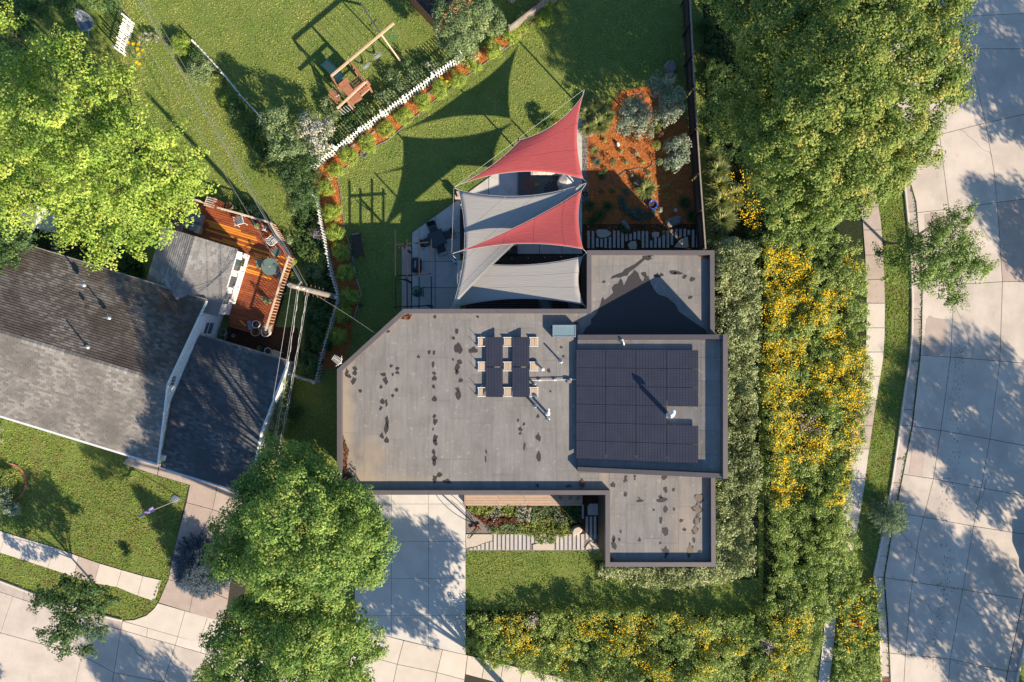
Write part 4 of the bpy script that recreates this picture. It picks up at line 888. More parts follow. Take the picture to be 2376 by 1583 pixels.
# ------------------------------------------------------------------ shade sails
def sail_tri(name, A, B, Cc, sags, mat, label, bow=0.0, N=26, posts=()):
    A, B, Cc = Vector(A), Vector(B), Vector(Cc); mb = MB(); idx = {}
    cen = (A+B+Cc)/3
    def inw(P, Q):
        d = (Q-P); m = cen-(P+Q)/2; m = m-d*(m.dot(d)/d.length_squared); return m.normalized()
    I = (inw(A, B), inw(B, Cc), inw(Cc, A)); L = ((B-A).length, (Cc-B).length, (A-Cc).length)
    def pt(a, b, c):
        p = A*a+B*b+Cc*c
        p = p+I[0]*(4*a*b*sags[0]*L[0])*(1-c)**0+I[1]*(4*b*c*sags[1]*L[1])+I[2]*(4*c*a*sags[2]*L[2])
        p.z += -bow*27*a*b*c; return p
    for i in range(N+1):
        for j in range(N+1-i): idx[(i, j)] = len(mb.v); mb.v.append(tuple(pt(1-(i+j)/N, i/N, j/N)))
    for i in range(N):
        for j in range(N-i):
            mb.f.append([idx[(i, j)], idx[(i+1, j)], idx[(i, j+1)]]); mb.m.append(0)
            if i+j < N-1: mb.f.append([idx[(i+1, j)], idx[(i+1, j+1)], idx[(i, j+1)]]); mb.m.append(0)
    edges = [[pt(1-t/N, t/N, 0) for t in range(N+1)], [pt(0, 1-t/N, t/N) for t in range(N+1)], [pt(t/N, 0, 1-t/N) for t in range(N+1)]]
    seams = [[pt(1-f, f*(1-q/12), f*q/12)+Vector((0, 0, .008)) for q in range(13)] for f in (.38, .62, .86)]
    return finish_sail(name, mb, mat, label, edges, seams)
def sail_quad(name, P, sags, mat, label, N=24):
    P = [Vector(p) for p in P]; cen = sum(P, Vector())/4; mb = MB()
    def inw(a, b):
        d = b-a; m = cen-(a+b)/2; m = m-d*(m.dot(d)/d.length_squared); return m.normalized()*d.length
    I = [inw(P[i], P[(i+1) % 4]) for i in range(4)]
    def pt(u, v):
        p = P[0]*(1-u)*(1-v)+P[1]*u*(1-v)+P[2]*u*v+P[3]*(1-u)*v
        return p+I[0]*sags[0]*4*u*(1-u)*(1-v)+I[2]*sags[2]*4*u*(1-u)*v+I[1]*sags[1]*4*v*(1-v)*u+I[3]*sags[3]*4*v*(1-v)*(1-u)
    for i in range(N+1):
        for j in range(N+1): mb.v.append(tuple(pt(i/N, j/N)))
    for i in range(N):
        for j in range(N): mb.f.append([i*(N+1)+j, (i+1)*(N+1)+j, (i+1)*(N+1)+j+1, i*(N+1)+j+1]); mb.m.append(0)
    r = [t/N for t in range(N+1)]
    return finish_sail(name, mb, mat, label, [[pt(t, 0) for t in r], [pt(1, t) for t in r], [pt(1-t, 1) for t in r], [pt(0, 1-t) for t in r]], [[pt(q/12, f)+Vector((0, 0, .008)) for q in range(13)] for f in (.33, .66)])
def finish_sail(name, mb, mat, label, edges, seams=()):
    c = Vector(np.array(mb.v).mean(0)); t = thing(name, label, 'shade sail', (c.x, c.y, c.z))
    o = mk('canopy', mb, mat, t, smooth=True); s = o.modifiers.new('thickness', 'SOLIDIFY'); s.thickness = .006; s.offset = 0
    for e in seams: mk('sewn_seam', MB().tube(e, .007, 4), mat, t)
    for e in edges: mk('hem', MB().tube(e, .011, 5), M['hem'], t)
    return t
M['hem'] = pm('hem_webbing', (.50, .47, .44), (.44, .41, .38), 5, .8)
def rig(t, a, b, r=.010):
    mk('turnbuckle', MB().tube([a, b], r, 6).ball(Vector(a).lerp(Vector(b), .5), (r*2, r*2, r*2), 6, 4), M['white'], t)
PT_, PL, PR, PM_ = W(1356, 207, 3.05), W(1053, 436, 3.0), W(1361, 424, 3.4), W(1203, 322, 2.8)
aT, aL, aR, aM = W(1352, 222, 3.0), W(1062, 430, 2.98), W(1353, 415, 3.35), W(1207, 325, 2.78)
sA = sail_quad('shade_sail', [aT, aM, aL, aR], [.10, .055, .085, .07], M['sailred'], 'pointed red shade sail, the northern one reaching over the lawn')
rig(sA, PT_, aT); rig(sA, PL, aL); rig(sA, PR, aR); rig(sA, PM_, aM)
bTL, bTR, bBL = W(1064, 441, 2.95), W(1356, 426, 3.3), W(1049, 712, 3.7)
sB = sail_tri('shade_sail', bTL, bTR, bBL, [.075, .02, .075], M['sailgrey'], 'big grey triangular shade sail passing under the red one', bow=.10)
rig(sB, PL, bTL); rig(sB, PR, bTR); rig(sB, W(1045, 719, 3.9), bBL)
PC = W(1048, 589, 4.05); cL, cTR, cBR = W(1058, 586, 4.0), W(1350, 441, 3.5), W(1353, 578, 4.15); PW4 = W(1361, 586, 4.12)
sC = sail_tri('shade_sail', cL, cTR, cBR, [.028, .065, .058], M['sailred'], 'red triangular shade sail stretched across the grey sails', bow=.05)
rig(sC, PC, cL); rig(sC, PR, cTR); rig(sC, PW4, cBR)
dTL, dTR, dBR, dBL = W(1060, 603, 2.95), W(1352, 595, 3.75), W(1354, 707, 3.85), W(1058, 712, 3.0)
sD = sail_quad('shade_sail', [dTL, dTR, dBR, dBL], [.055, .10, .055, .02], M['sailgrey'], 'four cornered grey shade sail filling the courtyard next to the house')
rig(sD, PC-Vector((0, 0, .6)), dTL); rig(sD, PW4, dTR); rig(sD, W(1363, 716, 4.0), dBR); rig(sD, W(1049, 719, 3.7), dBL)
cb = thing('cable', 'long straight steel cable between the northern sail posts', 'cable', PT_); mk('cable_strand', MB().tube([PT_, PM_, PL], .006, 5), M['white'], cb)
def post(p, label, r=.055, lean=(0, 0)):
    t = thing('sail_post', label, 'post', (p.x+lean[0], p.y+lean[1], 0))
    mk('pole', MB().tube([(p.x+lean[0], p.y+lean[1], 0), (p.x, p.y, p.z+.04)], r, 10), M['darkbeam'], t)
    mk('footing', MB().prism([(p.x+lean[0]+math.cos(k*.785)*.16, p.y+lean[1]+math.sin(k*.785)*.16) for k in range(8)], -.02, .06), M['conc'], t)
    return t
post(PT_, 'slim dark post holding the northern tip of the red sail on the lawn')
post(PM_, 'short dark post on the lawn at the bend of the northern red sail')
post(PL, 'dark post at the west corner shared by the first red and grey sails')
post(PR, 'dark post at the east patio edge where the sail corners meet')
post(PC, 'tall dark post by the planter holding the tip of the lower red sail')
tp = W(1061, 452, .6); solo('brick_pier', MB().prism(rect(tp.x-.17, tp.y-.22, tp.x+.17, tp.y+.22), 0, .65), M['tan'], 'small tan pier at the foot of the west sail post', 'pier', bevel=.01)
ct = thing('cable', 'thin steel cable crossing the patio west of the grey sail', 'cable', W(1053, 500, 3)); mk('cable_strand', MB().tube([PL, W(1049, 560, 3.6), PC], .006, 4), M['white'], ct)
# courtyard deck, boards running east-west
dk = thing('courtyard_deck', 'dark stained boards of the sunken courtyard beneath the grey sail', 'deck', W(1210, 655, 0))
y = 592.
while y < 722:
    a, b = W(1080, y+4.1, .05), W(1362, y, .05); mk('deck_board', MB().prism(rect(a.x, a.y, b.x, b.y), 0, .055), M['fencewood'], dk); y += 4.9
for k, yy in enumerate((570, 575, 580, 585)):
    a, b = W(1148, yy+4.2, .3), W(1200, yy, .3); mk('step_board', MB().prism(rect(a.x, a.y, b.x, b.y), .05, .14+.03*k*0), M['fencewood'], dk)
sf = thing('side_table', 'white framed low table peeking out below the red sail', 'table', W(1172, 576, 0))
mb = MB(); q0, q1 = W(1160, 582, .7), W(1184, 569, .7)
for (x0, y0, x1, y1) in ((q0.x, q0.y, q1.x, q0.y+.04), (q0.x, q1.y-.04, q1.x, q1.y), (q0.x, q0.y+.04, q0.x+.04, q1.y-.04), (q1.x-.04, q0.y+.04, q1.x, q1.y-.04)): mb.prism(rect(x0, y0, x1, y1), .68, .71)
mk('frame', mb, M['white'], sf); mk('table_top', MB().prism(rect(q0.x+.04, q0.y+.04, q1.x-.04, q1.y-.04), .67, .69), M['glass'], sf)
lg = MB()
for x in (q0.x+.03, q1.x-.03):
    for y in (q0.y+.03, q1.y-.03): lg.tube([(x, y, .05), (x, y, .68)], .018, 6)
mk('leg', lg, M['white'], sf)
sl_ = thing('string_lights', 'string of small globe lights hung across the dark courtyard', 'string lights', W(1250, 600, 2.6))
pA, pB = W(1130, 601, 2.7), W(1361, 593, 2.9); pts = [pA.lerp(pB, t/12)-Vector((0, 0, .25*4*t/12*(1-t/12))) for t in range(13)]
mk('wire', MB().tube(pts, .006, 4), M['black'], sl_)
for k in (1, 3, 5, 7, 9, 11): mk('bulb', MB().ball(pts[k]-Vector((0, 0, .04)), (.035, .035, .04), 8, 6), M['white'], sl_)

# small low slatted wall / planter left of the grey sail
pl = thing('slatted_bench_wall', 'low dark slatted wall along the west edge of the grey sail', 'low wall', W(1072, 530, 0))
for k in range(9):
    a, b = W(1068, 474+12.2*k+11.6, .45), W(1078, 474+12.2*k, .45); mk('slat', MB().prism(rect(a.x, a.y, b.x, b.y), 0, .45), M['fencewood'] if k else M['tan'], pl)

# ------------------------------------------------------------------ pergola
pg = thing('pergola', 'open dark pergola of crossed beams over the west patio edge', 'pergola', W(975, 640, 0)); ZP = 2.5
for (x0, y0, x1, y1) in ((917, 534, 918, 718), (944, 556, 945, 720), (972.5, 532, 972.5, 716), (1000.5, 556, 1001, 720)):
    mk('rafter', MB().bar(W(x0, y0, ZP+.11), W(x1, y1, ZP+.11), .06, .09), M['darkbeam'], pg)
for (x0, y0, x1, y1) in ((915, 568, 1001, 562), (914, 641, 1004, 635), (914, 713, 1005, 709)):
    mk('beam', MB().bar(W(x0, y0, ZP), W(x1, y1, ZP), .07, .10), M['darkbeam'], pg)
for (x, y) in ((946, 581), (946, 652)):
    p = W(x, y, 1.2); mk('column', MB().bar((p.x, p.y, 0), (p.x, p.y, ZP-.07), .11, .11), M['darkbeam'], pg)
    mk('brace', MB().bar((p.x, p.y, ZP-.75), (p.x-.4, p.y+.02, ZP-.06), .06, .06), M['darkbeam'], pg)
for (x, y) in ((998, 711),):
    p = W(x, y, 1.2); mk('column', MB().bar((p.x, p.y, 0), (p.x, p.y, ZP-.07), .09, .09), M['darkbeam'], pg)

# ------------------------------------------------------------------ patio furniture
def dchair(label):
    t = thing('patio_chair', label, 'chair', (0, 0, 0), 'dark sling chairs around the patio table')
    mk('seat', MB().add([(-.26, -.26, .40), (.26, -.26, .40), (.28, .27, .44), (-.28, .27, .44), (-.26, -.26, .425), (.26, -.26, .425), (.28, .27, .465), (-.28, .27, .465)], [[3, 2, 1, 0], [4, 5, 6, 7], [0, 1, 5, 4], [1, 2, 6, 5], [2, 3, 7, 6], [3, 0, 4, 7]]), M['mesh'], t)
    mk('backrest', MB().add([(-.26, -.27, .44), (.26, -.27, .44), (.27, -.47, 1.0), (-.27, -.47, 1.0), (-.26, -.30, .44), (.26, -.30, .44), (.27, -.50, 1.0), (-.27, -.50, 1.0)], [[0, 1, 2, 3], [7, 6, 5, 4], [0, 4, 5, 1], [1, 5, 6, 2], [2, 6, 7, 3], [3, 7, 4, 0]]), M['black'], t)
    for s_ in (-1, 1):
        mk('armrest', MB().tube([(s_*.30, -.42, .80), (s_*.31, -.2, .66), (s_*.31, .28, .64), (s_*.29, .30, .0)], .014, 6), M['black'], t)
        mk('leg', MB().tube([(s_*.27, -.26, .42), (s_*.29, -.56, 0.0)], .014, 6), M['black'], t)
    mk('foot_bar', MB().tube([(-.29, -.56, .02), (.29, -.56, .02)], .013, 6), M['black'], t)
    return t
tb = W(1014, 553, .72); ta = math.radians(23)
tt = thing('patio_table', 'dark square patio table with four sling chairs around it', 'table', (tb.x, tb.y, 0))
mk('table_top', MB().box((tb.x, tb.y, .72), (.95, .95, .03), ta), M['mesh'], tt, bevel=.01)
mk('table_rim', MB().box((tb.x, tb.y, .70), (1.0, 1.0, .02), ta), M['black'], tt)
for a, b in ((1, 1), (1, -1), (-1, 1), (-1, -1)):
    v = Matrix.Rotation(ta, 3, 'Z') @ Vector((a*.42, b*.42, 0)); mk('leg', MB().tube([(tb.x+v.x, tb.y+v.y, .06), (tb.x+v.x, tb.y+v.y, .70)], .02, 6), M['black'], tt)
ch = None
for (x, y, ang, lb) in ((1006, 534, 200, 'dark sling chair at the north side of the patio table'), (1036, 546, 110, 'dark sling chair at the east side of the patio table'), (1022, 573, 18, 'dark sling chair at the south side of the patio table'), (993, 561, -65, 'dark sling chair at the west side of the patio table, half under a beam')):
    if ch is None: ch = dchair(lb); o = ch
    else: o = copy_tree(ch); o['label'] = lb
    p = W(x, y, .4); o.location = (p.x, p.y, .05); o.rotation_euler = (0, 0, math.radians(ang))
gp = W(964, 614, .95); gr = thing('covered_grill', 'black covered gas grill with white lettering near the pergola', 'grill', (gp.x, gp.y, 0))
mk('cover', MB().add([(gp.x+a*.30*s_, gp.y+b*.46*s_, z) for z, s_ in ((.25, 1.05), (.9, 1.0), (1.1, .82)) for a, b in ((-.8, -1), (.8, -1), (1, -.75), (1, .75), (.7, 1), (-.7, 1), (-1, .75), (-1, -.75))],
   [[i, (i+1) % 8, 8+(i+1) % 8, 8+i] for i in range(8)]+[[8+i, 8+(i+1) % 8, 16+(i+1) % 8, 16+i] for i in range(8)]+[list(range(16, 24)), list(range(7, -1, -1))]), M['cover'], gr, bevel=.03)
fc = bpy.data.curves.new('lettering', 'FONT'); fc.body = 'Weber'; fc.size = .17; fc.extrude = .003; fc.align_x = 'CENTER'; fc.align_y = 'CENTER'
fc.materials.append(M['white']); ft = bpy.data.objects.new('lettering_curve', fc); col.objects.link(ft); bpy.context.view_layer.update()
fm = bpy.data.meshes.new_from_object(ft.evaluated_get(bpy.context.evaluated_depsgraph_get())); bpy.data.objects.remove(ft)
fo = bpy.data.objects.new('lettering', fm); col.objects.link(fo); fo.parent = gr; fo.location = (0, 0, 1.103); fo.rotation_euler = (0, 0, math.radians(-90))
hb = W(966, 628, .8); mk('handle_bar', MB().bar((hb.x-.28, hb.y, .8), (hb.x+.28, hb.y+.06, .8), .12, .08), M['black'], gr)
for a in (-1, 1):
    for b in (-1, 1): mk('leg', MB().tube([(gp.x+a*.24, gp.y+b*.38, .05), (gp.x+a*.24, gp.y+b*.38, .3)], .02, 6), M['black'], gr)
kp = W(966, 676, .95); km = thing('kamado_grill', 'round green ceramic grill with side handle in the patio corner', 'grill', (kp.x, kp.y, 0))
mk('body', MB().lathe([(.15, .12), (.30, .35), (.335, .6), (.34, .78), (.30, 1.0), (.20, 1.13), (.07, 1.18)], (kp.x, kp.y, 0), 22), M['kamado'], km, smooth=True)
mk('band', MB().lathe([(.335, .74), (.35, .745), (.35, .79), (.335, .795)], (kp.x, kp.y, 0), 22), M['black'], km)
mk('chimney_cap', MB().lathe([(.07, 1.17), (.075, 1.24), (.04, 1.26)], (kp.x, kp.y, 0), 12), M['black'], km)
mk('handle', MB().tube([(kp.x+.28, kp.y-.26, .82), (kp.x+.44, kp.y-.32, .82), (kp.x+.44, kp.y+.2, .82), (kp.x+.28, kp.y+.18, .82)], .022, 7), M['black'], km)
mk('side_shelf', MB().tube([(kp.x+.2, kp.y+.1, .8), (kp.x+.52, kp.y+.3, .8)], .02, 6).tube([(kp.x+.2, kp.y-.1, .8), (kp.x+.52, kp.y-.36, .8)], .02, 6), M['black'], km)
mb = MB()
for k in range(3):
    t = k*2.09; mb.tube([(kp.x+math.cos(t)*.18, kp.y+math.sin(t)*.18, .25), (kp.x+math.cos(t)*.3, kp.y+math.sin(t)*.3, .04)], .02, 6)
mk('leg', mb, M['black'], km)
# rug with printed blooms, covered sofa and covered table under the red sail
ru = W(1240, 436, 0); rug = thing('patio_rug', 'dark patterned rug with large rust and navy printed blooms on the patio', 'rug', (ru.x, ru.y, .05))
a, b = W(1202, 472, .07), W(1296, 394, .07)
M['rug'] = pm('rug_weave', (.075, .105, .12), (.10, .115, .11), 3, .9, rand=0, fine=.3, fscale=24); M['rugrust'] = pm('rug_rust', (.20, .095, .065), (.17, .08, .055), 12, .9); M['rugnavy'] = pm('rug_navy', (.02, .03, .055), (.025, .035, .06), 12, .9); M['rugteal'] = pm('rug_teal', (.05, .12, .14), (.06, .13, .15), 12, .9)
mk('weave', MB().prism(rect(a.x, a.y, b.x, b.y), .062, .072), M['rug'], rug)
def bloom(px, py, R, n, m, z):
    mb = MB(); c = W(px, py, z)
    for ring in range(3):
        for k in range(n):
            t = 2*math.pi*(k+ring*.5)/n; r0, r1 = R*(.08+.28*ring), R*(.36+.31*ring); w = R*(.07+.06*ring)
            d = Vector((math.cos(t), math.sin(t))); s_ = Vector((-d.y, d.x)); q = [c.xy+d*r0, c.xy+d*(r0*.4+r1*.6)+s_*w, c.xy+d*r1, c.xy+d*(r0*.4+r1*.6)-s_*w]
            ok = all(a.x < v.x < b.x and a.y < v.y < b.y for v in q)
            if ok: mb.add([(v.x, v.y, z) for v in q]+[(v.x, v.y, z+.0025) for v in q], [[4, 5, 6, 7], [0, 1, 5, 4], [1, 2, 6, 5], [2, 3, 7, 6], [3, 0, 4, 7]])
    mk('printed_bloom', mb, m, rug)
bloom(1227, 429, .58, 15, M['rugrust'], .0725); bloom(1281, 440, .55, 13, M['rugnavy'], .0726); bloom(1258, 408, .45, 12, M['rugteal'], .0727); bloom(1215, 464, .4, 11, M['rugteal'], .0728); bloom(1250, 462, .33, 10, M['rugteal'], .0729)
sx0, sx1 = W(1232, 404, .6), W(1300, 386, .6); sf2 = thing('covered_sofa', 'long sofa under a pale canvas cover at the edge of the red sail', 'covered furniture', (*((sx0+sx1)/2).xy, 0))
mb = MB(); nx = 14; rr = random.Random(2)
for i in range(nx+1):
    x = sx0.x+(sx1.x-sx0.x)*i/nx; f = 1-.25*abs(i/nx-.5)**3*8
    for y_, z_ in ((sx0.y, .06), (sx0.y+.03, .48), (sx0.y+.33, .52), (sx0.y+.42, .80), (sx0.y+.60, .82), (sx0.y+.68, .06)): mb.v.append((x, y_+rr.uniform(-.02, .02), z_*f+rr.uniform(-.015, .015)))
for i in range(nx):
    for j in range(5): mb.f.append([i*6+j, (i+1)*6+j, (i+1)*6+j+1, i*6+j+1]); mb.m.append(0)
mb.f += [[5, 4, 3, 2, 1, 0], [nx*6+k for k in range(6)]]; mb.m += [0, 0]
mk('canvas', mb, M['canvas'], sf2, smooth=False); 
tc_ = W(1314, 420, .75); tcv = thing('covered_table', 'table under a draped pale canvas cover beside the sofa', 'covered furniture', (tc_.x, tc_.y, 0))
mb = MB(); K = 16
for z_, r_ in ((.06, .53), (.4, .50), (.70, .42)):
    for k in range(K):
        t = 2*math.pi*k/K; q = r_*(1+.10*math.cos(4*t)+rr.uniform(-.05, .05)*(z_ < .7)); mb.v.append((tc_.x+math.cos(t)*q, tc_.y+math.sin(t)*q*1.15, z_))
mb.v.append((tc_.x+.05, tc_.y, .86))
for j in range(2):
    for k in range(K): mb.f.append([j*K+k, j*K+(k+1) % K, (j+1)*K+(k+1) % K, (j+1)*K+k]); mb.m.append(0)
for k in range(K): mb.f.append([2*K+k, 2*K+(k+1) % K, 3*K]); mb.m.append(0)
mk('canvas', mb, M['canvas'], tcv)
c1 = W(1246, 427, .4); tp_ = thing('potted_plant', 'tiny pot with lime and white blooms on the rug', 'potted plant', (c1.x, c1.y, .07)); mk('pot', MB().lathe([(.07, 0), (.10, .2), (.09, .2), (.08, .17)], (c1.x, c1.y, .075), 12), M['white'], tp_)
rg = np.random.default_rng(4); P = np.array([c1.x, c1.y, .35])+rg.normal(size=(70, 3))*[.06, .06, .04]; leaf_obj('leaves', P, np.array([0, 0, 1.])+rg.normal(size=(70, 3))*.5, .06, LF['lime'], tp_)
for i, (x, y, lb) in enumerate(((1266, 706, 'dark lounge chair showing below the courtyard sail'), (1333, 708, 'second dark lounge chair in the courtyard, nearer the wing'))):
    p = W(x, y, .4); t = thing('lounge_chair', lb, 'chair', (p.x, p.y, .05)); mk('seat', MB().box((p.x, p.y, .40), (.62, .62, .10), .15+.2*i), M['cushion'], t, bevel=.03)
    mk('frame', MB().tube([(p.x-.38, p.y-.3, .5), (p.x-.42, p.y+.3, .5), (p.x+.36, p.y+.4, .5), (p.x+.42, p.y-.28, .5)], .02, 6, closed=True), M['galv'], t)
    mk('backrest', MB().box((p.x+.02, p.y-.34, .62), (.6, .08, .42), .15+.2*i), M['cushion'], t, bevel=.02)
hl = W(1057, 604, .9); t = thing('patio_heater', 'small steel heater dish beside the sail post', 'heater', (hl.x, hl.y, .05)); mk('dish', MB().lathe([(.06, .9), (.20, .97), (.05, 1.0)], (hl.x, hl.y, 0), 14), M['galv'], t); mk('stand', MB().tube([(hl.x, hl.y, .05), (hl.x, hl.y, .92)], .03, 8).lathe([(.2, .05), (.18, .09)], (hl.x, hl.y, 0), 14), M['black'], t)
# ------------------------------------------------------------------ the gabled house on the west side
def V2(p): return Vector((p[0], p[1]))
nE = V2(W(478, 698, 3.4)); sE = V2(W(365, 1075, 3.4)); ud = V2(W(46, 566, 3.4))-nE; ud.normalize()     # eave direction, going west
vd = (sE-nE).normalized(); HW = (sE-nE).length/2; LEN = 16.0; ZE, ZR = 3.4, 5.17
lh = thing('gabled_house', 'white house with long brown and grey shingled gable roof beside the garage', 'house', ((nE+ud*6+vd*HW).x, (nE+ud*6+vd*HW).y, 0))
def P3(p2, z): return Vector((p2[0], p2[1], z))
def roof_slope(parent, e0, ud, length, up, run, ze, zr, mat, name='shingles', clip=None, rowh=.155, tab=.29, seed=1, dark=.0):
    """tabs laid in courses from eave to ridge: e0 eave corner, ud along, up = plan direction to the ridge"""
    rnd = np.random.default_rng(seed); sl = math.hypot(run, zr-ze); nr = int(sl/rowh); V = []; F = []; T = []
    U = np.array([ud.x, ud.y, 0]); S = np.array([up.x*run, up.y*run, zr-ze])/sl; Nn = np.cross(U, S); Nn *= np.sign(Nn[2]); E = np.array([e0[0], e0[1], ze])
    for r in range(nr+1):
        v0 = r*rowh; v1 = min(v0+rowh*1.0, sl); off = (r % 2)*.5*tab+rnd.uniform(-.03, .03); u = -off
        if v1-v0 < .03: continue
        while u < length:
            a, b = max(u, 0)+.003, min(u+tab*rnd.uniform(.96, 1.04), length)-.003; un = u+tab; u = un
            if b-a < .02: continue
            um = (a+b)/2
            if clip is not None:
                q = E+U*um+S*(v0+v1)/2
                if not clip(q[0], q[1]): continue
            h = .030+rnd.uniform(-.003, .004); k = len(V)
            V += [E+U*a+S*v0+Nn*h, E+U*b+S*v0+Nn*h, E+U*b+S*v1+Nn*.003, E+U*a+S*v1+Nn*.003, E+U*a+S*v0, E+U*b+S*v0]
            F += [[k, k+1, k+2, k+3], [k+4, k+5, k+1, k]]; t = rnd.random(); T += [t, t]
    o0 = np.array(ORG[parent.name]); me = bpy.data.meshes.new(name); me.from_pydata([tuple(v-o0) for v in V], [], F)
    at = me.attributes.new('tint', 'FLOAT', 'FACE'); at.data.foreach_set('value', np.array(T, np.float32)); me.materials.append(mat); me.update()
    o = bpy.data.objects.new(name, me); col.objects.link(o); o.parent = parent; ORG[o.name] = Vector(o0); o['kind'] = 'stuff'; return o
def gable(parent, A, ud, LEN, vd, HW, ZE, ZR, m1, m2, zw=None, wallm='white', cap=None, clip=None, seed=1, e_=.12, wall=True, inset_=.25):
    """A = eave corner; ud runs along the ridge, vd across it"""
    B = A+ud*LEN; rA = A+vd*HW; rB = B+vd*HW; C_ = A+vd*2*HW; D_ = B+vd*2*HW
    mb = MB(); t = .10
    mb.add([P3(A, ZE-t), P3(B, ZE-t), P3(rB, ZR-t), P3(rA, ZR-t), P3(A, ZE-.004), P3(B, ZE-.004), P3(rB, ZR-.004), P3(rA, ZR-.004)], [[0, 3, 2, 1], [4, 5, 6, 7], [0, 1, 5, 4], [1, 2, 6, 5], [2, 3, 7, 6], [3, 0, 4, 7]])
    mb.add([P3(D_, ZE-t), P3(C_, ZE-t), P3(rA, ZR-t), P3(rB, ZR-t), P3(D_, ZE-.004), P3(C_, ZE-.004), P3(rA, ZR-.004), P3(rB, ZR-.004)], [[0, 3, 2, 1], [4, 5, 6, 7], [0, 1, 5, 4], [1, 2, 6, 5], [2, 3, 7, 6], [3, 0, 4, 7]])
    mk('roof', mb, M['seam'], parent)
    roof_slope(parent, A, ud, LEN, vd, HW, ZE, ZR, m1, seed=seed, clip=clip); roof_slope(parent, C_, ud, LEN, -vd, HW, ZE, ZR, m2, seed=seed+1, clip=clip)
    # ridge caps
    k = int(LEN/.24); mc = MB()
    V = []; F = []; T = []; rn = random.Random(seed)
    for i in range(k):
        a = rA+ud*(i*.24+.004); b = rA+ud*(i*.24+.236); dz = (ZR-ZE)/HW*.17
        q = len(V); V += [P3(a-vd*.17, ZR-dz+.03), P3(b-vd*.17, ZR-dz+.026), P3(b, ZR+.030), P3(a, ZR+.036), P3(b+vd*.17, ZR-dz+.026), P3(a+vd*.17, ZR-dz+.03)]
        F += [[q, q+1, q+2, q+3], [q+3, q+2, q+4, q+5]]; t_ = rn.random(); T += [t_, t_]
    o0 = ORG[parent.name]; me = bpy.data.meshes.new('ridge_cap'); me.from_pydata([tuple(v-o0) for v in V], [], F); at = me.attributes.new('tint', 'FLOAT', 'FACE'); at.data.foreach_set('value', T); me.materials.append(cap or m2)
    o = bpy.data.objects.new('ridge_cap', me); col.objects.link(o); o.parent = parent; ORG[o.name] = o0; o['kind'] = 'stuff'
    if wall:
        i_ = inset_; wa = [A+ud*e_+vd*i_, B-ud*.12+vd*i_, B-ud*.12+vd*(2*HW-i_), A+ud*e_+vd*(2*HW-i_)]
        wz = ZE-t-.01+(ZR-ZE)/HW*i_
        m = MB(); n_ = [P3(w, 0) for w in wa]+[P3(w, wz) for w in wa]+[P3(A+ud*e_+vd*HW, ZR-t-.01), P3(B-ud*.12+vd*HW, ZR-t-.01)]
        m.add(n_, [[0, 1, 5, 4], [2, 3, 7, 6], [3, 0, 4, 8, 7], [1, 2, 6, 9, 5], [4, 5, 9, 8], [6, 7, 8, 9]]); mk('wall', m, M[wallm], parent)
gable(lh, nE, ud, LEN, vd, HW, ZE, ZR, M['shN'], M['shS'], cap=M['shS'], seed=3)
def trim(parent, a, b, w=.10, h=.12, name='fascia', m='white'): mk(name, MB().bar(a, b, w, h), M[m], parent)
trim(lh, P3(nE-ud*.05, ZE-.03), P3(nE+vd*HW-ud*.05, ZR-.03)); trim(lh, P3(sE-ud*.05, ZE-.03), P3(nE+vd*HW-ud*.05, ZR-.03))
trim(lh, P3(sE+vd*.07, ZE-.05), P3(sE+vd*.07+ud*LEN, ZE-.05), .13, .11, 'gutter'); trim(lh, P3(nE-vd*.06, ZE-.06), P3(nE-vd*.06+ud*LEN, ZE-.06), .10, .10, 'gutter', 'greywood')
# east gable siding boards, windows
m = MB()
for k in range(26):
    z = .2+k*.18
    f = 0 if z < ZE-.1 else (z-(ZE-.1))/(ZR-ZE)
    if f > .93: break
    a, b = nE+ud*.115+vd*(.25+f*(HW-.2)), nE+ud*.115+vd*(2*HW-.25-f*(HW-.2)); m.bar(P3(a, z), P3(b, z), .02, .012)
o = mk('siding_laps', m, M['white'], lh); o['kind'] = 'stuff'
def wallwin(parent, c2, ad, out, z0, z1, w, panes=(3, 3), fw=.07):
    """window on a vertical wall: c2 plan centre, ad along, out outward"""
    f = MB(); a, b = c2-ad*w/2, c2+ad*w/2; o_ = out*.03
    f.bar(P3(a+o_, z0), P3(b+o_, z0), .06, fw); f.bar(P3(a+o_, z1), P3(b+o_, z1), .06, fw); f.bar(P3(a+o_, z0+fw/2), P3(a+o_, z1-fw/2), fw, .06); f.bar(P3(b+o_, z0+fw/2), P3(b+o_, z1-fw/2), fw, .06)
    w_ = mk('window', f, M['white'], parent)
    for i in range(panes[0]):
        for j in range(panes[1]):
            x0 = a.lerp(b, (i+.08)/panes[0]); x1 = a.lerp(b, (i+.92)/panes[0]); zz0 = z0+(z1-z0)*(j+.08)/panes[1]; zz1 = z0+(z1-z0)*(j+.92)/panes[1]
            mk('pane', MB().add([P3(x0+out*.012, zz0), P3(x1+out*.012, zz0), P3(x1+out*.012, zz1), P3(x0+out*.012, zz1), P3(x0+out*.002, zz0), P3(x1+out*.002, zz0), P3(x1+out*.002, zz1), P3(x0+out*.002, zz1)], [[0, 1, 2, 3], [0, 4, 5, 1], [1, 5, 6, 2], [2, 6, 7, 3], [3, 7, 4, 0]]), M['glass'], w_)
ge = nE+ud*.12
wallwin(lh, ge+vd*(HW*.98), vd, -ud, 4.05, 4.62, .62, (3, 3), .06)
wallwin(lh, ge+vd*1.75, vd, -ud, 1.05, 2.35, .85, (1, 2), .09)
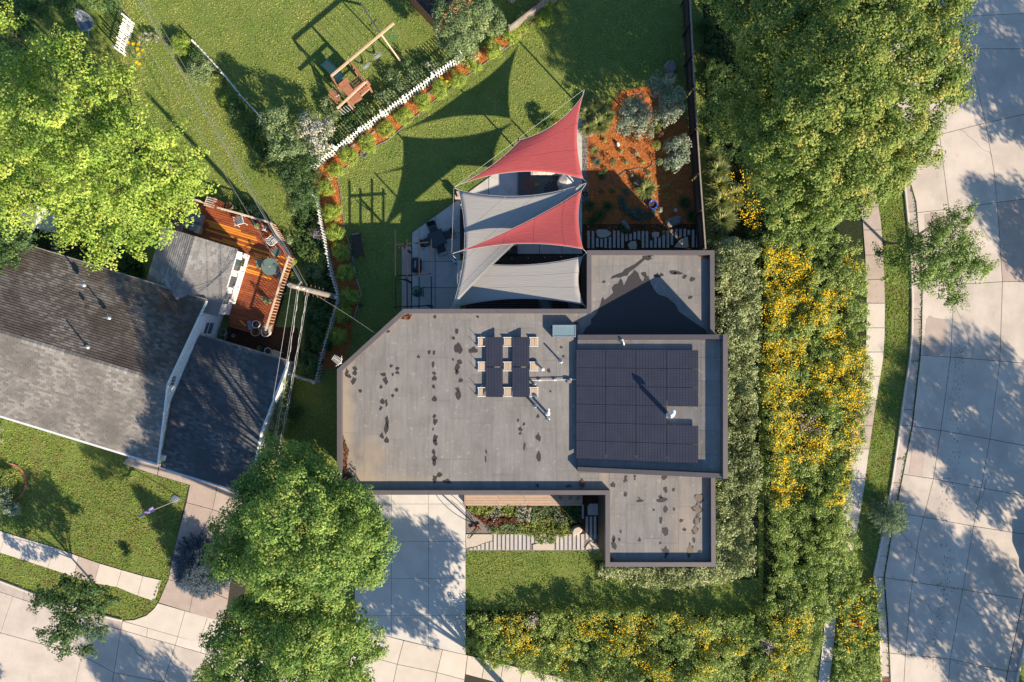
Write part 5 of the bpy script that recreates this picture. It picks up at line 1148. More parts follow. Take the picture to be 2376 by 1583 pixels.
# white corner boards + boxed return near the south eave
mk('eave_return', MB().box((*(sE-ud*.0-vd*.35).xy, ZE-.25), (.5, .34, .3), math.atan2(ud.y, ud.x)), M['white'], lh, bevel=.01)
def lpipe(px, py, h, parent, z, r=.055):
    c = W(px, py, z+h); mk('vent_pipe', MB().lathe([(r*3, -.1), (r*3, .02), (r*1.4, .08), (r, .12), (r, h), (r*.7, h), (r*.7, h-.1)], (c.x, c.y, z), 14), M['galv'], parent)
lpipe(175, 659, .75, lh, 4.35, .045); lpipe(238, 737, .6, lh, 4.75, .04); lpipe(185, 806, .7, lh, 5.0, .045)
for a, z in (((191, 653), 4.25), ((250, 733), 4.6), ((199, 712), 4.55)):
    c = W(*a, z+.1); mk('roof_vent', MB().lathe([(.09, -.08), (.09, .04), (.04, .07)], (c.x, c.y, z), 12), M['galv'] if z < 4.55 or z > 4.58 else M['black'], lh)

# garage: its own thing, gable in shade-darkened slate set against the house
gN = V2(W(667, 839, 2.8)); gS = V2(W(575, 1145, 2.8)); gv = (gS-gN).normalized(); gHW = (gS-gN).length/2; gu = Vector((gv.y, -gv.x));
if gu.dot(ud) < 0: gu = -gu
GL = (gN-V2(W(470, 784, 2.8))).length+.2
gar = thing('garage', 'garage with shade darkened slate coloured gable roof and white walls joined to the white house', 'garage', (*(gN+gu*3+gv*gHW), 0))
def clipg(x, y):
    d = Vector((x, y))-nE; return d.dot(-ud) > -.14
gable(gar, gN, gu, GL, gv, gHW, 2.8, 3.86, M['shG'], M['shG'], seed=9, clip=clipg, e_=.34, cap=M['shG'])
trim(gar, P3(gN-gu*.05, 2.77), P3(gN+gv*gHW-gu*.05, 3.83)); trim(gar, P3(gS-gu*.05, 2.77), P3(gN+gv*gHW-gu*.05, 3.83))
trim(gar, P3(gS+gv*.06, 2.74), P3(gS+gv*.06+gu*(GL-.3), 2.74), .12, .10, 'gutter'); trim(gar, P3(gN-gv*.06, 2.75), P3(gN-gv*.06+gu*(GL-.3), 2.75), .08, .08, 'gutter', 'greywood')
# small pale-roofed addition toward the deck
aE0, aE1 = V2(W(551, 578, 2.9)), V2(W(503, 738, 2.9)); av = (aE1-aE0).normalized(); aR = V2(W(441, 545, 3.55)); aW = V2(W(378, 526, 2.9))
ax = (aE0-aW).normalized(); aHW = (aE0-aW).length/2; av = Vector((ax.y, -ax.x)); av = av if av.y < 0 else -av
ad = thing('addition', 'small pale grey gabled addition between the white house and the orange deck', 'building', (*(aE0+av*2-ax*aHW), 0))
gable(ad, aE0, av, 4.35, -ax, aHW, 2.9, 3.55, M['shA'], M['shA'], seed=21, cap=M['shA'])
# deck-side wall of the addition with white sills, bench and wooden steps
for k in range(3):
    c = aE0+av*(.95+k*1.12)+ax*.02; wallwin(ad, c-ax*.28, av, ax, 1.2, 2.2, .85, (1, 1), .08)
bn = thing('window_bench', 'white ledge along the wall between the pale roof and the deck boards', 'bench', (*(aE0+ax*.35+av*2), .5))
q0, q1 = aE0+ax*.16+av*.15, aE0+ax*.16+av*3.4; mk('ledge', MB().bar(P3(q0, 1.45), P3(q1, 1.45), .18, .05), M['white'], bn)
for t in (.05, .36, .68, .97): q = q0.lerp(q1, t); mk('divider', MB().bar(P3(q-ax*.28, 1.5), P3(q+ax*.08, 1.5), .10, .06), M['white'], bn)

# ------------------------------------------------------------------ stained deck with boards, railings
DKP = [(420, 458), (490, 476), (497, 458), (522, 470), (516, 489), (640, 521), (684, 594), (668, 642), (628, 772), (590, 776), (531, 757), (538, 640), (556, 585), (470, 560), (400, 535), (396, 500)]
dkp = [(p.x, p.y) for p in WP(DKP, .6)]; ang = math.atan2(-ud.y, -ud.x)
dck = thing('timber_deck', 'raised deck of red and bright orange stained boards behind the gabled house', 'deck', (*W(590, 600, 0).xy, 0))
ca, sa = math.cos(ang), math.sin(ang); du = Vector((ca, sa)); dv = Vector((-sa, ca))
pu = [Vector(p).dot(du) for p in dkp]; pv = [Vector(p).dot(dv) for p in dkp]; rd = random.Random(8)
def clip_concave_strip(v0, v1):
    """u-intervals of the deck outline along a board row (sampled at its middle)"""
    vm = (v0+v1)/2; xs = []
    for i in range(len(dkp)):
        a, b = (pu[i-1], pv[i-1]), (pu[i], pv[i])
        if (a[1] > vm) != (b[1] > vm): xs.append(a[0]+(b[0]-a[0])*(vm-a[1])/(b[1]-a[1]))
    xs.sort(); return list(zip(xs[::2], xs[1::2]))
orange = [(560, 495), (585, 505), (500, 492), (480, 485), (620, 552), (530, 520), (545, 540), (570, 555), (510, 548), (600, 575), (560, 580), (540, 568), (590, 560), (625, 590), (575, 600), (545, 600), (560, 620), (520, 526), (535, 532), (610, 585)]
v = min(pv); bw = .142
while v < max(pv):
    for (ua, ub) in clip_concave_strip(v, v+bw):
        u = ua
        while u < ub-.02:
            ln = rd.uniform(1.6, 3.6); e = min(u+ln, ub)
            if ub-e < .4: e = ub
            c = du*((u+e)/2)+dv*(v+bw/2); px = CX+c.x*FPX/(CAMH-.6); py = CY-c.y*FPX/(CAMH-.6)
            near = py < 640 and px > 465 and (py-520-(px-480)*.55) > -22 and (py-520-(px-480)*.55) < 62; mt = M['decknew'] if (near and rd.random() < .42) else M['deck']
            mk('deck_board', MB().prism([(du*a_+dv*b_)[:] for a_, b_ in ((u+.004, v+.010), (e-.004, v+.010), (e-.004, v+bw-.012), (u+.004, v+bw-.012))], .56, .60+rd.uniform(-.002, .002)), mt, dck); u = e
    v += bw
mk('deck_frame', MB().prism(inset(dkp, .05), 0, .555), M['darkmulch'], dck)
def railing(parent, pts, z0, z1, step=.19, label=None, picket=.035):
    for a, b in zip(pts, pts[1:]):
        L = (b-a).length; d = (b-a).normalized(); k = max(1, int(L/step))
        mk('top_rail', MB().bar(P3(a, z1), P3(b, z1), .12, .035), M['railwood'], parent)
        pk = MB().bar((0, 0, -(z1-z0-.05)/2), (0, 0, (z1-z0-.05)/2), picket, picket); o_ = None
        for i in range(k+1):
            p = a.lerp(b, i/k)
            if o_ is None: o_ = mk('baluster', pk, M['railwood'], None); o_.parent = parent; ORG[o_.name] = ORG[parent.name]; q = o_
            else: q = o_.copy(); col.objects.link(q)
            q.location = P3(p, (z0+z1)/2-.02)-parent.location
rl = thing('deck_railing', 'pale timber railing along the outer edges of the orange deck', 'railing', (*W(660, 560, 0).xy, .6))
rp_ = [V2(p) for p in WP([(640, 524), (684, 595), (668, 642), (629, 768)], .6)]; railing(rl, rp_, .6, 1.62)
r2 = thing('deck_railing', 'short pale railing on the north west deck edge by the gate', 'railing', (*W(450, 470, 0).xy, .6)); railing(r2, [V2(p) for p in WP([(424, 459), (480, 474)], .6)], .6, 1.5)
r3 = thing('deck_railing', 'pale railing along the northern deck edge behind the planters', 'railing', (*W(580, 505, 0).xy, .6)); railing(r3, [V2(p) for p in WP([(517, 488), (575, 504), (640, 523)], .6)], .6, 1.5)
r4 = thing('deck_railing', 'dark shaded railing by the grey cushions on the west deck end', 'railing', (*W(410, 515, 0).xy, .6))
for k in range(8):
    a, b = W(401+k*1.2, 529-k*4.9, 1.4), W(421+k*1.2, 534-k*4.9, 1.4); mk('slat', MB().bar(a, b, .05, .03), M['greywood'], r4)
mk('rail', MB().bar(W(401, 531, 1.38), W(411, 491, 1.38), .06, .04), M['greywood'], r4); mk('rail', MB().bar(W(421, 536, 1.38), W(431, 497, 1.38), .06, .04), M['greywood'], r4)
gt_ = thing('deck_gate', 'open pale slatted gate standing on the northern deck steps', 'gate', (*W(485, 472, 0).xy, .6))
for k in range(5):
    c = W(488-2.2*k*.9+6, 459+4.6*k+2, 1.3); mk('slat', MB().bar(c-P3(du*.28, 0), c+P3(du*.28, 0), .07, .03), M['railwood'], gt_)
mk('stile', MB().bar(W(482, 456, 1.25), W(474, 477, 1.25), .07, .04), M['railwood'], gt_)
# furniture on the deck
cs = thing('outdoor_daybed', 'grey cushioned daybed of four pads in the shaded deck corner', 'daybed', (*W(444, 510, .6).xy, .6))
for i, (x, y) in enumerate(((438, 502), (458, 507), (431, 522), (449, 528))):
    c = W(x, y, 1.05); mk('cushion', MB().box((c.x, c.y, 1.02), (.50, .47, .14), ang), M['cushion'], cs, bevel=.03)
c = W(446, 513, .9); mk('frame', MB().box((c.x, c.y, .78), (1.25, 1.15, .3), ang), M['greywood'], cs)
c = W(457, 532, 1.1); bx = thing('storage_box', 'small pale slatted box next to the grey daybed', 'box', (c.x, c.y, .6))
for k in range(5): q = c+P3(dv*(.2-.1*k), 0); mk('slat', MB().box((q.x, q.y, 1.05), (.34, .09, .03), ang), M['paver'], bx)
mk('side', MB().box((c.x, c.y, .82), (.32, .46, .42), ang), M['greywood'], bx)
tg = W(477, 0, 0); c = W(478, 0, 0)
rt = W(626, 619, 1.32); t = thing('round_glass_table', 'round glass topped garden table on the deck', 'table', (rt.x, rt.y, .6))
mk('table_top', MB().lathe([(.55, 1.30), (.56, 1.31), (.56, 1.32), (.55, 1.325)], (rt.x, rt.y, 0), 28), M['tableglass'], t); mk('rim', MB().tube([(rt.x+math.cos(k*.2618)*.565, rt.y+math.sin(k*.2618)*.565, 1.31) for k in range(24)], .016, 6, closed=True), M['black'], t)
for k in range(4): a_ = k*1.571+.5; mk('leg', MB().tube([(rt.x+math.cos(a_)*.15, rt.y+math.sin(a_)*.15, 1.30), (rt.x+math.cos(a_)*.42, rt.y+math.sin(a_)*.42, .61)], .016, 6), M['black'], t)
mk('umbrella_hole', MB().lathe([(.03, 1.325), (.03, 1.335)], (rt.x, rt.y, 0), 10), M['white'], t)
def mchair(px, py, rot, label, m='galv', seatm=None, slats=6):
    c = W(px, py, 1.05); t = thing('garden_chair', label, 'chair', (c.x, c.y, .6)); R = Matrix.Rotation(rot, 3, 'Z'); Q = lambda x, y, z: Vector((c.x, c.y, .6))+R @ Vector((x, y, z))
    if seatm: mk('seat', MB().add([Q(-.24, -.24, .42), Q(.24, -.24, .42), Q(.24, .24, .44), Q(-.24, .24, .44), Q(-.24, -.24, .45), Q(.24, -.24, .45), Q(.24, .24, .47), Q(-.24, .24, .47)], [[3, 2, 1, 0], [4, 5, 6, 7], [0, 1, 5, 4], [1, 2, 6, 5], [2, 3, 7, 6], [3, 0, 4, 7]]), seatm, t)
    else:
        for k in range(slats): mk('slat', MB().bar(Q(-.25, -.22+.088*k, .44), Q(.25, -.22+.088*k, .44), .05, .02), M[m], t)
    mk('backrest', MB().tube([Q(-.26, -.25, .42), Q(-.27, -.38, .9), Q(0, -.42, 1.0), Q(.27, -.38, .9), Q(.26, -.25, .42)], .018, 7), M[m], t)
    for k in (-1, 0, 1): mk('back_slat', MB().bar(Q(k*.13, -.27, .5), Q(k*.13, -.40, .93), .05, .015), M[m], t)
    for s_ in (-1, 1):
        mk('armrest', MB().tube([Q(s_*.27, -.36, .66), Q(s_*.29, .22, .66), Q(s_*.26, .24, 0)], .018, 6), M[m], t); mk('leg', MB().tube([Q(s_*.25, -.24, .44), Q(s_*.27, -.32, 0)], .018, 6), M[m], t)
    return t
mchair(637, 556, -.9, 'silver metal chair with slatted seat at the outer deck corner', 'whitemetal')
mchair(641, 585, .7, 'grey green mesh chair between the metal chair and the round table', 'black', M['tableglass'])
mchair(603, 612, 1.8, 'mesh chair tucked under the west side of the round glass table', 'black', M['tableglass'])
mchair(556, 511, .25, 'pale chair standing against the northern deck railing', 'white', M['cushion'])
mchair(649, 640, 2.8, 'dark chair under the south side of the round glass table', 'black', M['mesh'])
ts = thing('planter_table', 'white framed bench with small potted plants by the deck railing', 'bench', (*W(602, 528, .6).xy, .6))
mk('frame', MB().bar(W(591, 527, 1.1), W(614, 535, 1.1), .04, .04).bar(W(614, 535, 1.1), W(618, 526, 1.1), .05, .05).bar(W(595, 521, 1.1), W(618, 526, 1.1), .04, .04), M['white'], ts); mk('shelf', MB().bar(W(593, 524, 1.06), W(616, 531, 1.06), .30, .02), M['greywood'], ts)
for (x, y) in ((592, 527), (614, 535), (617, 526)): p = W(x, y, 1.05); mk('leg', MB().tube([(p.x, p.y, .6), p], .02, 5), M['white'], ts)
def potted(px, py, r, h, leafm_, label, pot='terra', zb=.6, nl=120, lh_=.2, leaf=.07, rim=True):
    c = W(px, py, zb+h); t = thing('potted_plant', label, 'potted plant', (c.x, c.y, zb)); mk('pot', MB().lathe([(r*.7, 0), (r*.95, h*.85), (r, h), (r*.88, h), (r*.85, h*.85)], (c.x, c.y, zb), 18), M[pot], t)
    mk('soil', MB().lathe([(r*.80, h*.80), (r*.80, h*.87)], (c.x, c.y, zb), 14), M['soil'], t)
    if leafm_:
        rg = np.random.default_rng(int(px)); q = rand_unit(nl, rg)*(rg.random(nl)**.4)[:, None]*r*1.1; q[:, 2] = np.abs(q[:, 2])*lh_/r/1.1
        leaf_obj('leaves', q+np.array([c.x, c.y, zb+h]), np.array([0, 0, 1.])+rg.normal(size=(nl, 3))*.6, leaf, leafm_, t, 1.5, None, rg)
    return t
potted(596, 524, .15, .35, LF['lime'], 'lime green plant on the white bench', 'white', .9); potted(606, 530, .13, .3, LF['litter'], 'orange leaved plant on the white bench', 'terra', .9)
potted(531, 478, .22, .4, LF['burgundy'], 'red leaved plant by the northern deck corner post', 'greywood', .7); potted(567, 613, .20, .45, LF['lime'], 'round bushy yellow green plant beside the white ledge', 'greywood', .7, 260, .3)
potted(562, 600, .15, .3, LF['pink'], 'pale pink potted flowers north of the bushy yellow plant', 'white', .7, 60)
potted(590, 519, .12, .3, LF['dark'], 'dark pot west of the white bench', 'black', .6)
for (x, y, r, h, m, lb, lf) in ((593, 753, .26, .55, 'white', 'large white pot of red brown soil at the deck south edge', None), (592, 770, .30, .5, 'terra', 'wide clay pot with dry stems at the deck south edge', LF['litter']), (616, 771, .31, .5, 'white', 'white bowl pot under the wooden box by the deck', None)):
    potted(x, y, r, h, lf, lb, m, .35, 30)
c = W(617, 762, 1.4); solo('wooden_box', MB().box((c.x, c.y, 1.25), (.48, .52, .34), ang), M['greywood'], 'weathered wooden box resting on the white bowl pot', 'box', bevel=.02)
c = W(577, 752, .9); t = thing('stacked_pots', 'small stack of silver pots by the large white pot', 'pots', (c.x, c.y, .6))
for k in range(3): q = W(576+k*1.0, 748+k*7, .9); mk('pot', MB().lathe([(.07, 0), (.11, .2), (.09, .2), (.08, .05)], (q.x, q.y, .6), 12), M['galv'], t)
potted(621, 815, .24, .38, LF['litter'], 'large white rimmed pot on the soil north of the garage', 'white', 0, 20)
potted(602, 808, .16, .3, LF['lime'], 'green ringed pot left of the large pot north of the garage', 'greenplastic', 0, 60); potted(566, 805, .16, .3, LF['dark'], 'dark tub in shade against the garage eave', 'black', 0, 20)
potted(541, 779, .10, .2, None, 'small square white pot on the dark soil', 'white', 0)
c = W(640, 822, .6); t = thing('potting_bench', 'pale wooden potting bench north of the garage corner', 'bench', (c.x, c.y, 0))
for k in range(4): q = c+P3(dv*(.18-.12*k), 0); mk('slat', MB().box((q.x, q.y, .62), (.55, .10, .03), ang), M['railwood'], t)
for a_ in (-1, 1):
    for b_ in (-1, 1): q = c+P3(du*a_*.24+dv*b_*.16, 0); mk('leg', MB().bar((q.x, q.y, 0), (q.x, q.y, .6), .05, .05), M['railwood'], t)
def coil(px, py, z, R, turns, label, m='hose', r=.016, flat=.02):
    c = W(px, py, z); pts = [(c.x+math.cos(t*.35)*(R*(.6+.4*((t*7919) % 11)/11)), c.y+math.sin(t*.35)*(R*(.6+.4*((t*7919) % 11)/11)), z+.02+flat*t*.35/6.28) for t in range(int(turns*18))]
    return solo('garden_hose', MB().tube(pts, r, 5), M[m], label, 'hose')
coil(518, 770, .25, .28, 5, 'coiled pale hose hanging by the white wall'); coil(1358, 451, .03, .18, 3, 'dark coil of hose by the east sail post', 'black')
coil(845, 358, .03, .28, 3, 'grey garden hose coiled at a round bush in the mulch', 'hose')
solo('wood_offcut', MB().bar(W(556, 743, .64), W(571, 757, .64), .09, .05), M['decknew'], 'loose orange board end lying on the deck', 'board')
# trellis wires / bikes clutter on the soil
ot = thing('bicycle', 'dark bicycle leaning against the white wall by the garage', 'bicycle', (*W(530, 787, 0).xy, 0)); q1, q2 = W(522, 790, .33), W(533, 772, .33)
for q in (q1, q2): mk('wheel', MB().tube([(q.x+math.cos(k*.4189)*.16, q.y+math.cos(k*.4189)*.05+math.sin(k*.4189)*0, .33+math.sin(k*.4189)*.30) for k in range(15)], .02, 5, closed=True), M['rubber'], ot)
mk('frame', MB().tube([q1, q1.lerp(q2, .5)+Vector((0, 0, .05)), q2+Vector((0, 0, .45)), q1.lerp(q2, .35)+Vector((0, 0, .5)), q1], .018, 6), M['galv'], ot); mk('handlebar', MB().tube([q2+Vector((-.2, -.1, .6)), q2+Vector((0, 0, .62)), q2+Vector((.2, .1, .6))], .014, 6), M['black'], ot); mk('saddle', MB().box(q1.lerp(q2, .35)+Vector((0, 0, .55)), (.12, .25, .05)), M['black'], ot)

# ------------------------------------------------------------------ utility pole and wires
ub = W(779, 689, 0); utop = W(674, 662, 9.35)
ut = thing('utility_pole', 'tall grey wooden utility pole rising beside the picket fence', 'utility pole', (ub.x, ub.y, 0))
mk('pole', MB().tube([(ub.x, ub.y, 0), (ub.x, ub.y, 4.5), (utop.x*.5+ub.x*.5, utop.y*.5+ub.y*.5, 9.35)], [.19, .16, .125], 12), M['greywood'], ut)
PX, PY = (utop.x+ub.x)/2, (utop.y+ub.y)/2
for k in range(12):
    z = 2.6+k*.42; s_ = 1 if k % 2 else -1; mk('step', MB().tube([(ub.x, ub.y+s_*.14, z), (ub.x, ub.y+s_*.34, z)], .014, 5), M['rust'], ut)
wd = Vector((.25, .97, 0)); cr = Vector((.97, -.25, 0))
tops = []
for z, k in ((9.2, 0), (8.5, 1), (8.35, 2), (7.4, 3), (7.25, 4)):
    s_ = .26*(1 if k % 2 else -1); q = Vector((PX+cr.x*s_*.5, PY+cr.y*s_*.5, z)); mk('insulator', MB().lathe([(.03, -.08), (.07, 0), (.05, .05), (.07, .09), (.03, .14)], q, 10), M['whitemetal'], ut); tops.append(q)
mk('bracket', MB().box((PX, PY+.05, 8.4), (.35, .12, .12)), M['galv'], ut); q = W(700, 653, 8.2); mk('clamp', MB().tube([(PX, PY, 8.2), q], .035, 6), M['galv'], ut)
def wire(name, a, b, sag, label, r=.011, m='wirem', n=16, twist=0):
    a, b = Vector(a), Vector(b); pts = [a.lerp(b, t/n)-Vector((0, 0, 4*sag*(t/n)*(1-t/n))) for t in range(n+1)]; mb = MB().tube(pts, r, 5)
    for w in range(twist):
        n2 = 60; mb.tube([a.lerp(b, t/n2)-Vector((0, 0, 4*sag*(t/n2)*(1-t/n2)))+Vector((math.cos(t*1.3+w*3.1), math.sin(t*1.3+w*3.1), 0))*.03 for t in range(n2+1)], r, 4)
    c = a.lerp(b, .5); t_ = tag(mk(name, mb, M[m], None, False, c), label, 'wire'); return t_
M['wirem'] = pm('aged_wire', (.36, .35, .34), (.30, .29, .28), 5, .5, metal=.3)
nxt = W(560, 1583, 8.5)
for k, (x0, y0, x1, y1, z) in enumerate(((675, 668, 570, 1300, 9.1), (690, 668, 598, 1180, 8.5), (694, 668, 603, 1180, 8.45), (713, 672, 610, 1180, 7.4), (716, 672, 614, 1180, 7.35))):
    a = W(x0, y0, z); b = W(x1, y1+(40 if k else -40), 5.2); wire('power_line', a, b, .3, ('outermost thin wire from the pole down over the garage', 'second wire of the pair crossing the garage roof, left strand', 'third wire from the pole over the garage roof, right strand', 'twisted cable passing the garage corner, left strand', 'twisted cable passing the garage corner, right strand')[k], .010, twist=(1 if k in (2, 3) else 0))
for k, (x0, y0, x1, y1, z) in enumerate(((675, 664, 320, 90, 9.1), (698, 655, 312, 0, 8.4), (699, 650, 316, 0, 8.38), (713, 664, 330, 0, 7.4))):
    a = W(x0, y0, z); d = W(x1, y1, z)-a; b = a+d.normalized()*36; b.z = z; wire('power_line', a, b, .9, ('thin wire running north west over the lawn, the left one', 'main wire running north west above the lawn and deck corner', 'wire close beside the main north west line', 'right hand wire crossing the lawn toward the north')[k], .010 if k != 1 else .016)
for k in range(4):
    a = Vector((PX, PY, 7.2-.1*k)); b = W(450+k*10, 735-k*9, 4.2); wire('service_wire', a, b, .9, ('lowest service wire drooping to the pale addition roof', 'service wire second from the lowest over the addition', 'service wire crossing the middle of the addition roof', 'uppermost service wire over the addition roof')[k], .009, 'black')
wire('service_wire', Vector((PX, PY, 6.6)), W(868, 772, 4.2), .5, 'thin wire from the pole to the chamfered parapet', .006)

# ------------------------------------------------------------------ white picket fence
def picket_fence(pts, label, h=1.3, step=.195, post_every=2.3, m='white'):
    wp = [V2(W(x, y, .5)) for x, y in pts]; t = thing('picket_fence', label, 'fence', (*wp[0], 0)); first = None; fp_ = None
    pk = MB().add([(-.038, -.011, .05), (.038, -.011, .05), (.038, -.011, h-.05), (0, -.011, h), (-.038, -.011, h-.05), (-.038, .011, .05), (.038, .011, .05), (.038, .011, h-.05), (0, .011, h), (-.038, .011, h-.05)],
                  [[0, 1, 2, 3, 4], [9, 8, 7, 6, 5], [0, 5, 6, 1], [1, 6, 7, 2], [2, 7, 8, 3], [3, 8, 9, 4], [4, 9, 5, 0]])
    for a, b in zip(wp, wp[1:]):
        L = (b-a).length; an_ = math.atan2(b.y-a.y, b.x-a.x); nrm = Vector((-(b-a).y, (b-a).x)).normalized()*.035
        for z in (.28, .80): mk('rail', MB().bar(P3(a-nrm, z), P3(b-nrm, z), .035, .075), M[m], t)
        for i in range(int(L/step)):
            p = a.lerp(b, (i+.5)*step/L)
            if first is None: first = mk('picket', pk, M[m]); first.parent = t; q = first
            else: q = first.copy(); col.objects.link(q)
            q.location = P3(p, random.uniform(-.01, .01))-t.location; q.rotation_euler = (random.uniform(-.02, .02), random.uniform(-.02, .02), an_)
        k = max(1, round(L/post_every))
        for i in range(k+1):
            p = a.lerp(b, i/k)-nrm*1.6; mk('post', MB().box((*p, (h+.06)/2), (.09, .09, h+.06), an_).box((*p, h+.08), (.12, .12, .03), an_), M[m], t)
    return t
picket_fence([(1072, 134), (940, 232), (838, 306), (728, 392)], 'white picket fence on the diagonal between swing set yard and mulch strip')
picket_fence([(737, 458), (748, 520), (763, 590), (773, 640), (788, 690)], 'white picket fence running down past the round shrubs to the pole')
picket_fence([(788, 694), (775, 740), (752, 820), (737, 888)], 'lower white picket fence from the pole to the parapet corner')
picket_fence([(737, 888), (700, 878), (664, 862)], 'short white picket fence joining the garage corner')
picket_fence([(455, 100), (520, 172), (560, 222), (612, 278)], 'thin white fence line on the lawn by the dark shrubs', .9, .3)
picket_fence([(1190, 0), (1165, -12)], 'white fence end behind the grey green tree', 1.2)
sf_ = picket_fence([(303, 48), (296, 75), (288, 100), (283, 122)], 'short bright white picket fence section in the north west yard', 1.3, .13)
# long narrow timber border beside the diagonal fence
bd_ = thing('timber_edging', 'weathered timber edging lying between the picket fence and mulch', 'edging', W(980, 240, 0))
for a, b in (((1170, 110), (1150, 122)), ((1000, 216), (980, 230)), ((870, 305), (850, 322)), ((826, 333), (805, 350)), ((1010, 206), (992, 218))): mk('timber', MB().bar(W(*a, .05), W(*b, .05), .10, .10), M['greywood'], bd_)
eg = thing('lawn_edging', 'thin steel lawn edging following the mulch strip', 'edging', W(900, 325, 0))
ep = [W(x, y, .05) for x, y in MUL[1:16]]; mk('strip', MB().tube(ep, .022, 5), M['galv'], eg)
# dark fence on the east side
def board_fence(pts, label, h, bw_, m, step=None, t_=.025, postm=None, cat='fence', posts=2.2):
    wp = [V2(W(x, y, h)) for x, y in pts]; t = thing('board_fence', label, cat, (*wp[0], 0)); bd0 = None
    for a, b in zip(wp, wp[1:]):
        L = (b-a).length; an_ = math.atan2(b.y-a.y, b.x-a.x); nrm = Vector((-(b-a).y, (b-a).x)).normalized()
        for i in range(int(L/(bw_+.012))):
            p = a.lerp(b, (i+.5)*(bw_+.012)/L)
            if bd0 is None: bd0 = mk('board', MB().box((0, 0, h/2), (bw_, t_, h-.04)), M[m]); bd0.parent = t; q = bd0
            else: q = bd0.copy(); col.objects.link(q)
            q.location = P3(p, random.uniform(-.015, .015))-t.location; q.rotation_euler = (0, 0, an_)
        mk('cap_rail', MB().bar(P3(a, h+.03), P3(b, h+.03), .09, .04), M[postm or m], t)
        for z in (.5, h-.35): mk('rail', MB().bar(P3(a+nrm*.05, z), P3(b+nrm*.05, z), .05, .09), M[m], t)
        k = max(1, round(L/posts))
        for i in range(k+1): p = a.lerp(b, i/k)+nrm*.09; mk('post', MB().box((*p, h/2+.03), (.10, .10, h+.06), an_), M[m], t)
    return t
board_fence([(1637, 578), (1624, 400), (1611, 200), (1600, -20)], 'tall dark timber fence between the back lawn and the flower meadow', 1.85, .14, 'fencewood', postm='greywood')
board_fence([(1183, 62), (1245, 14), (1300, -30)], 'weathered grey board fence at the top edge beside the mulch strip', 1.6, .15, 'greywood')

# ------------------------------------------------------------------ play tower with swings
pyo = W(820, 200, 0); ps = thing('play_set', 'cedar play tower with swing beam, green slide and climbing wall', 'play set', (pyo.x, pyo.y, 0))
def Q3(x, y, z): return W(x, y, z)
ZB = 2.35; ZPL = 1.45
A1, A2, A3_, A4 = (768, 177), (810, 141), (850, 190), (808, 228)     # tower top corners
def tp4(p): return Q3(p[0], p[1], ZB)
mk('beam', MB().bar(tp4(A1), Q3(914, 54, ZB), .11, .14), M['cedarlt'], ps)
for a, b in ((A1, (786, 205)), (A2, A3_)): mk('beam', MB().bar(tp4(a), tp4(b), .08, .12), M['cedar'], ps)
mk('beam', MB().bar(Q3(851, 188, ZB), Q3(782, 252, ZB), .10, .12), M['cedarlt'], ps)
dirb = (tp4(A3_)-tp4(A2)).normalized(); dira = (tp4(A2)-tp4(A1)).normalized()
for p in (A1, A2, A3_, (804, 232)):
    q = tp4(p); mk('post', MB().bar((q.x, q.y, 0), (q.x, q.y, ZB), .09, .09), M['cedar'], ps)
pf0 = Q3(780, 190, ZPL); pu_ = dirb; pa_ = dira; W_ = (tp4(A2)-tp4(A1)).length; L_ = (tp4(A3_)-tp4(A2)).length
o_ = Vector((tp4(A1).x, tp4(A1).y, ZPL)); 
for k in range(11):
    s0 = o_+dirb*(.35+k*.145); a = 0 if k < 4 else 0
    mk('platform_board', MB().bar(s0+dira*.05, s0+dira*(W_*.50), .135, .03), M['cedar'], ps)
for k in range(6): s0 = o_+dirb*(.75+k*.19)+dira*(W_*.53); mk('platform_board', MB().bar(s0, s0+dira*(W_*.42), .13, .03), M['cedar'], ps)
for z in (1.75, 2.05):
    mk('side_board', MB().bar(Vector((tp4(A2).x, tp4(A2).y, z)), Vector((tp4(A3_).x, tp4(A3_).y, z)), .03, .13), M['cedar'], ps); mk('side_board', MB().bar(Vector((tp4(A1).x, tp4(A1).y, z)), Vector((tp4((804, 232)).x, tp4((804, 232)).y, z)), .03, .13), M['cedar'], ps)
pn = Q3(849, 200, 1.8); mk('game_panel', MB().bar(Q3(826, 212, 1.75), Q3(856, 190, 1.75), .42, .04), M['cedar'], ps)
for k in range(6): c = Q3(831+k*4.6, 213.0-k*3.5, 1.785); mk('game_block', MB().box(c, (.07, .09, .03), .8), M['black'], ps)
mk('bench_board', MB().bar(Q3(819, 240, 1.2), Q3(860, 203, 1.2), .10, .05), M['cedarlt'], ps); mk('bench_board', MB().bar(Q3(805, 228, 1.4), Q3(820, 244, 1.4), .16, .05), M['cedar'], ps)
mk('shelf_board', MB().bar(Q3(822, 236, 1.1), Q3(838, 226, 1.1), .26, .04), M['cedar'], ps)
# slide
sa0, sa1 = Q3(792, 184, 1.45), Q3(752, 144, .12); mids = [sa0, sa0.lerp(sa1, .12)+Vector((0, 0, .04)), sa0.lerp(sa1, .55), sa0.lerp(sa1, .88)-Vector((0, 0, .03)), sa1]
sd_ = Vector((-(sa1-sa0).y, (sa1-sa0).x, 0)).normalized(); m = MB()
for p in mids:
    for s_, dz in ((-.30, .16), (-.27, .02), (.27, .02), (.30, .16)): m.v.append(tuple(p+sd_*s_+Vector((0, 0, dz))))
for i in range(4):
    for j in range(3): m.f.append([i*4+j, (i+1)*4+j, (i+1)*4+j+1, i*4+j+1]); m.m.append(0)
o = mk('slide', m, M['greenplastic'], ps); s_ = o.modifiers.new('thickness', 'SOLIDIFY'); s_.thickness = .02
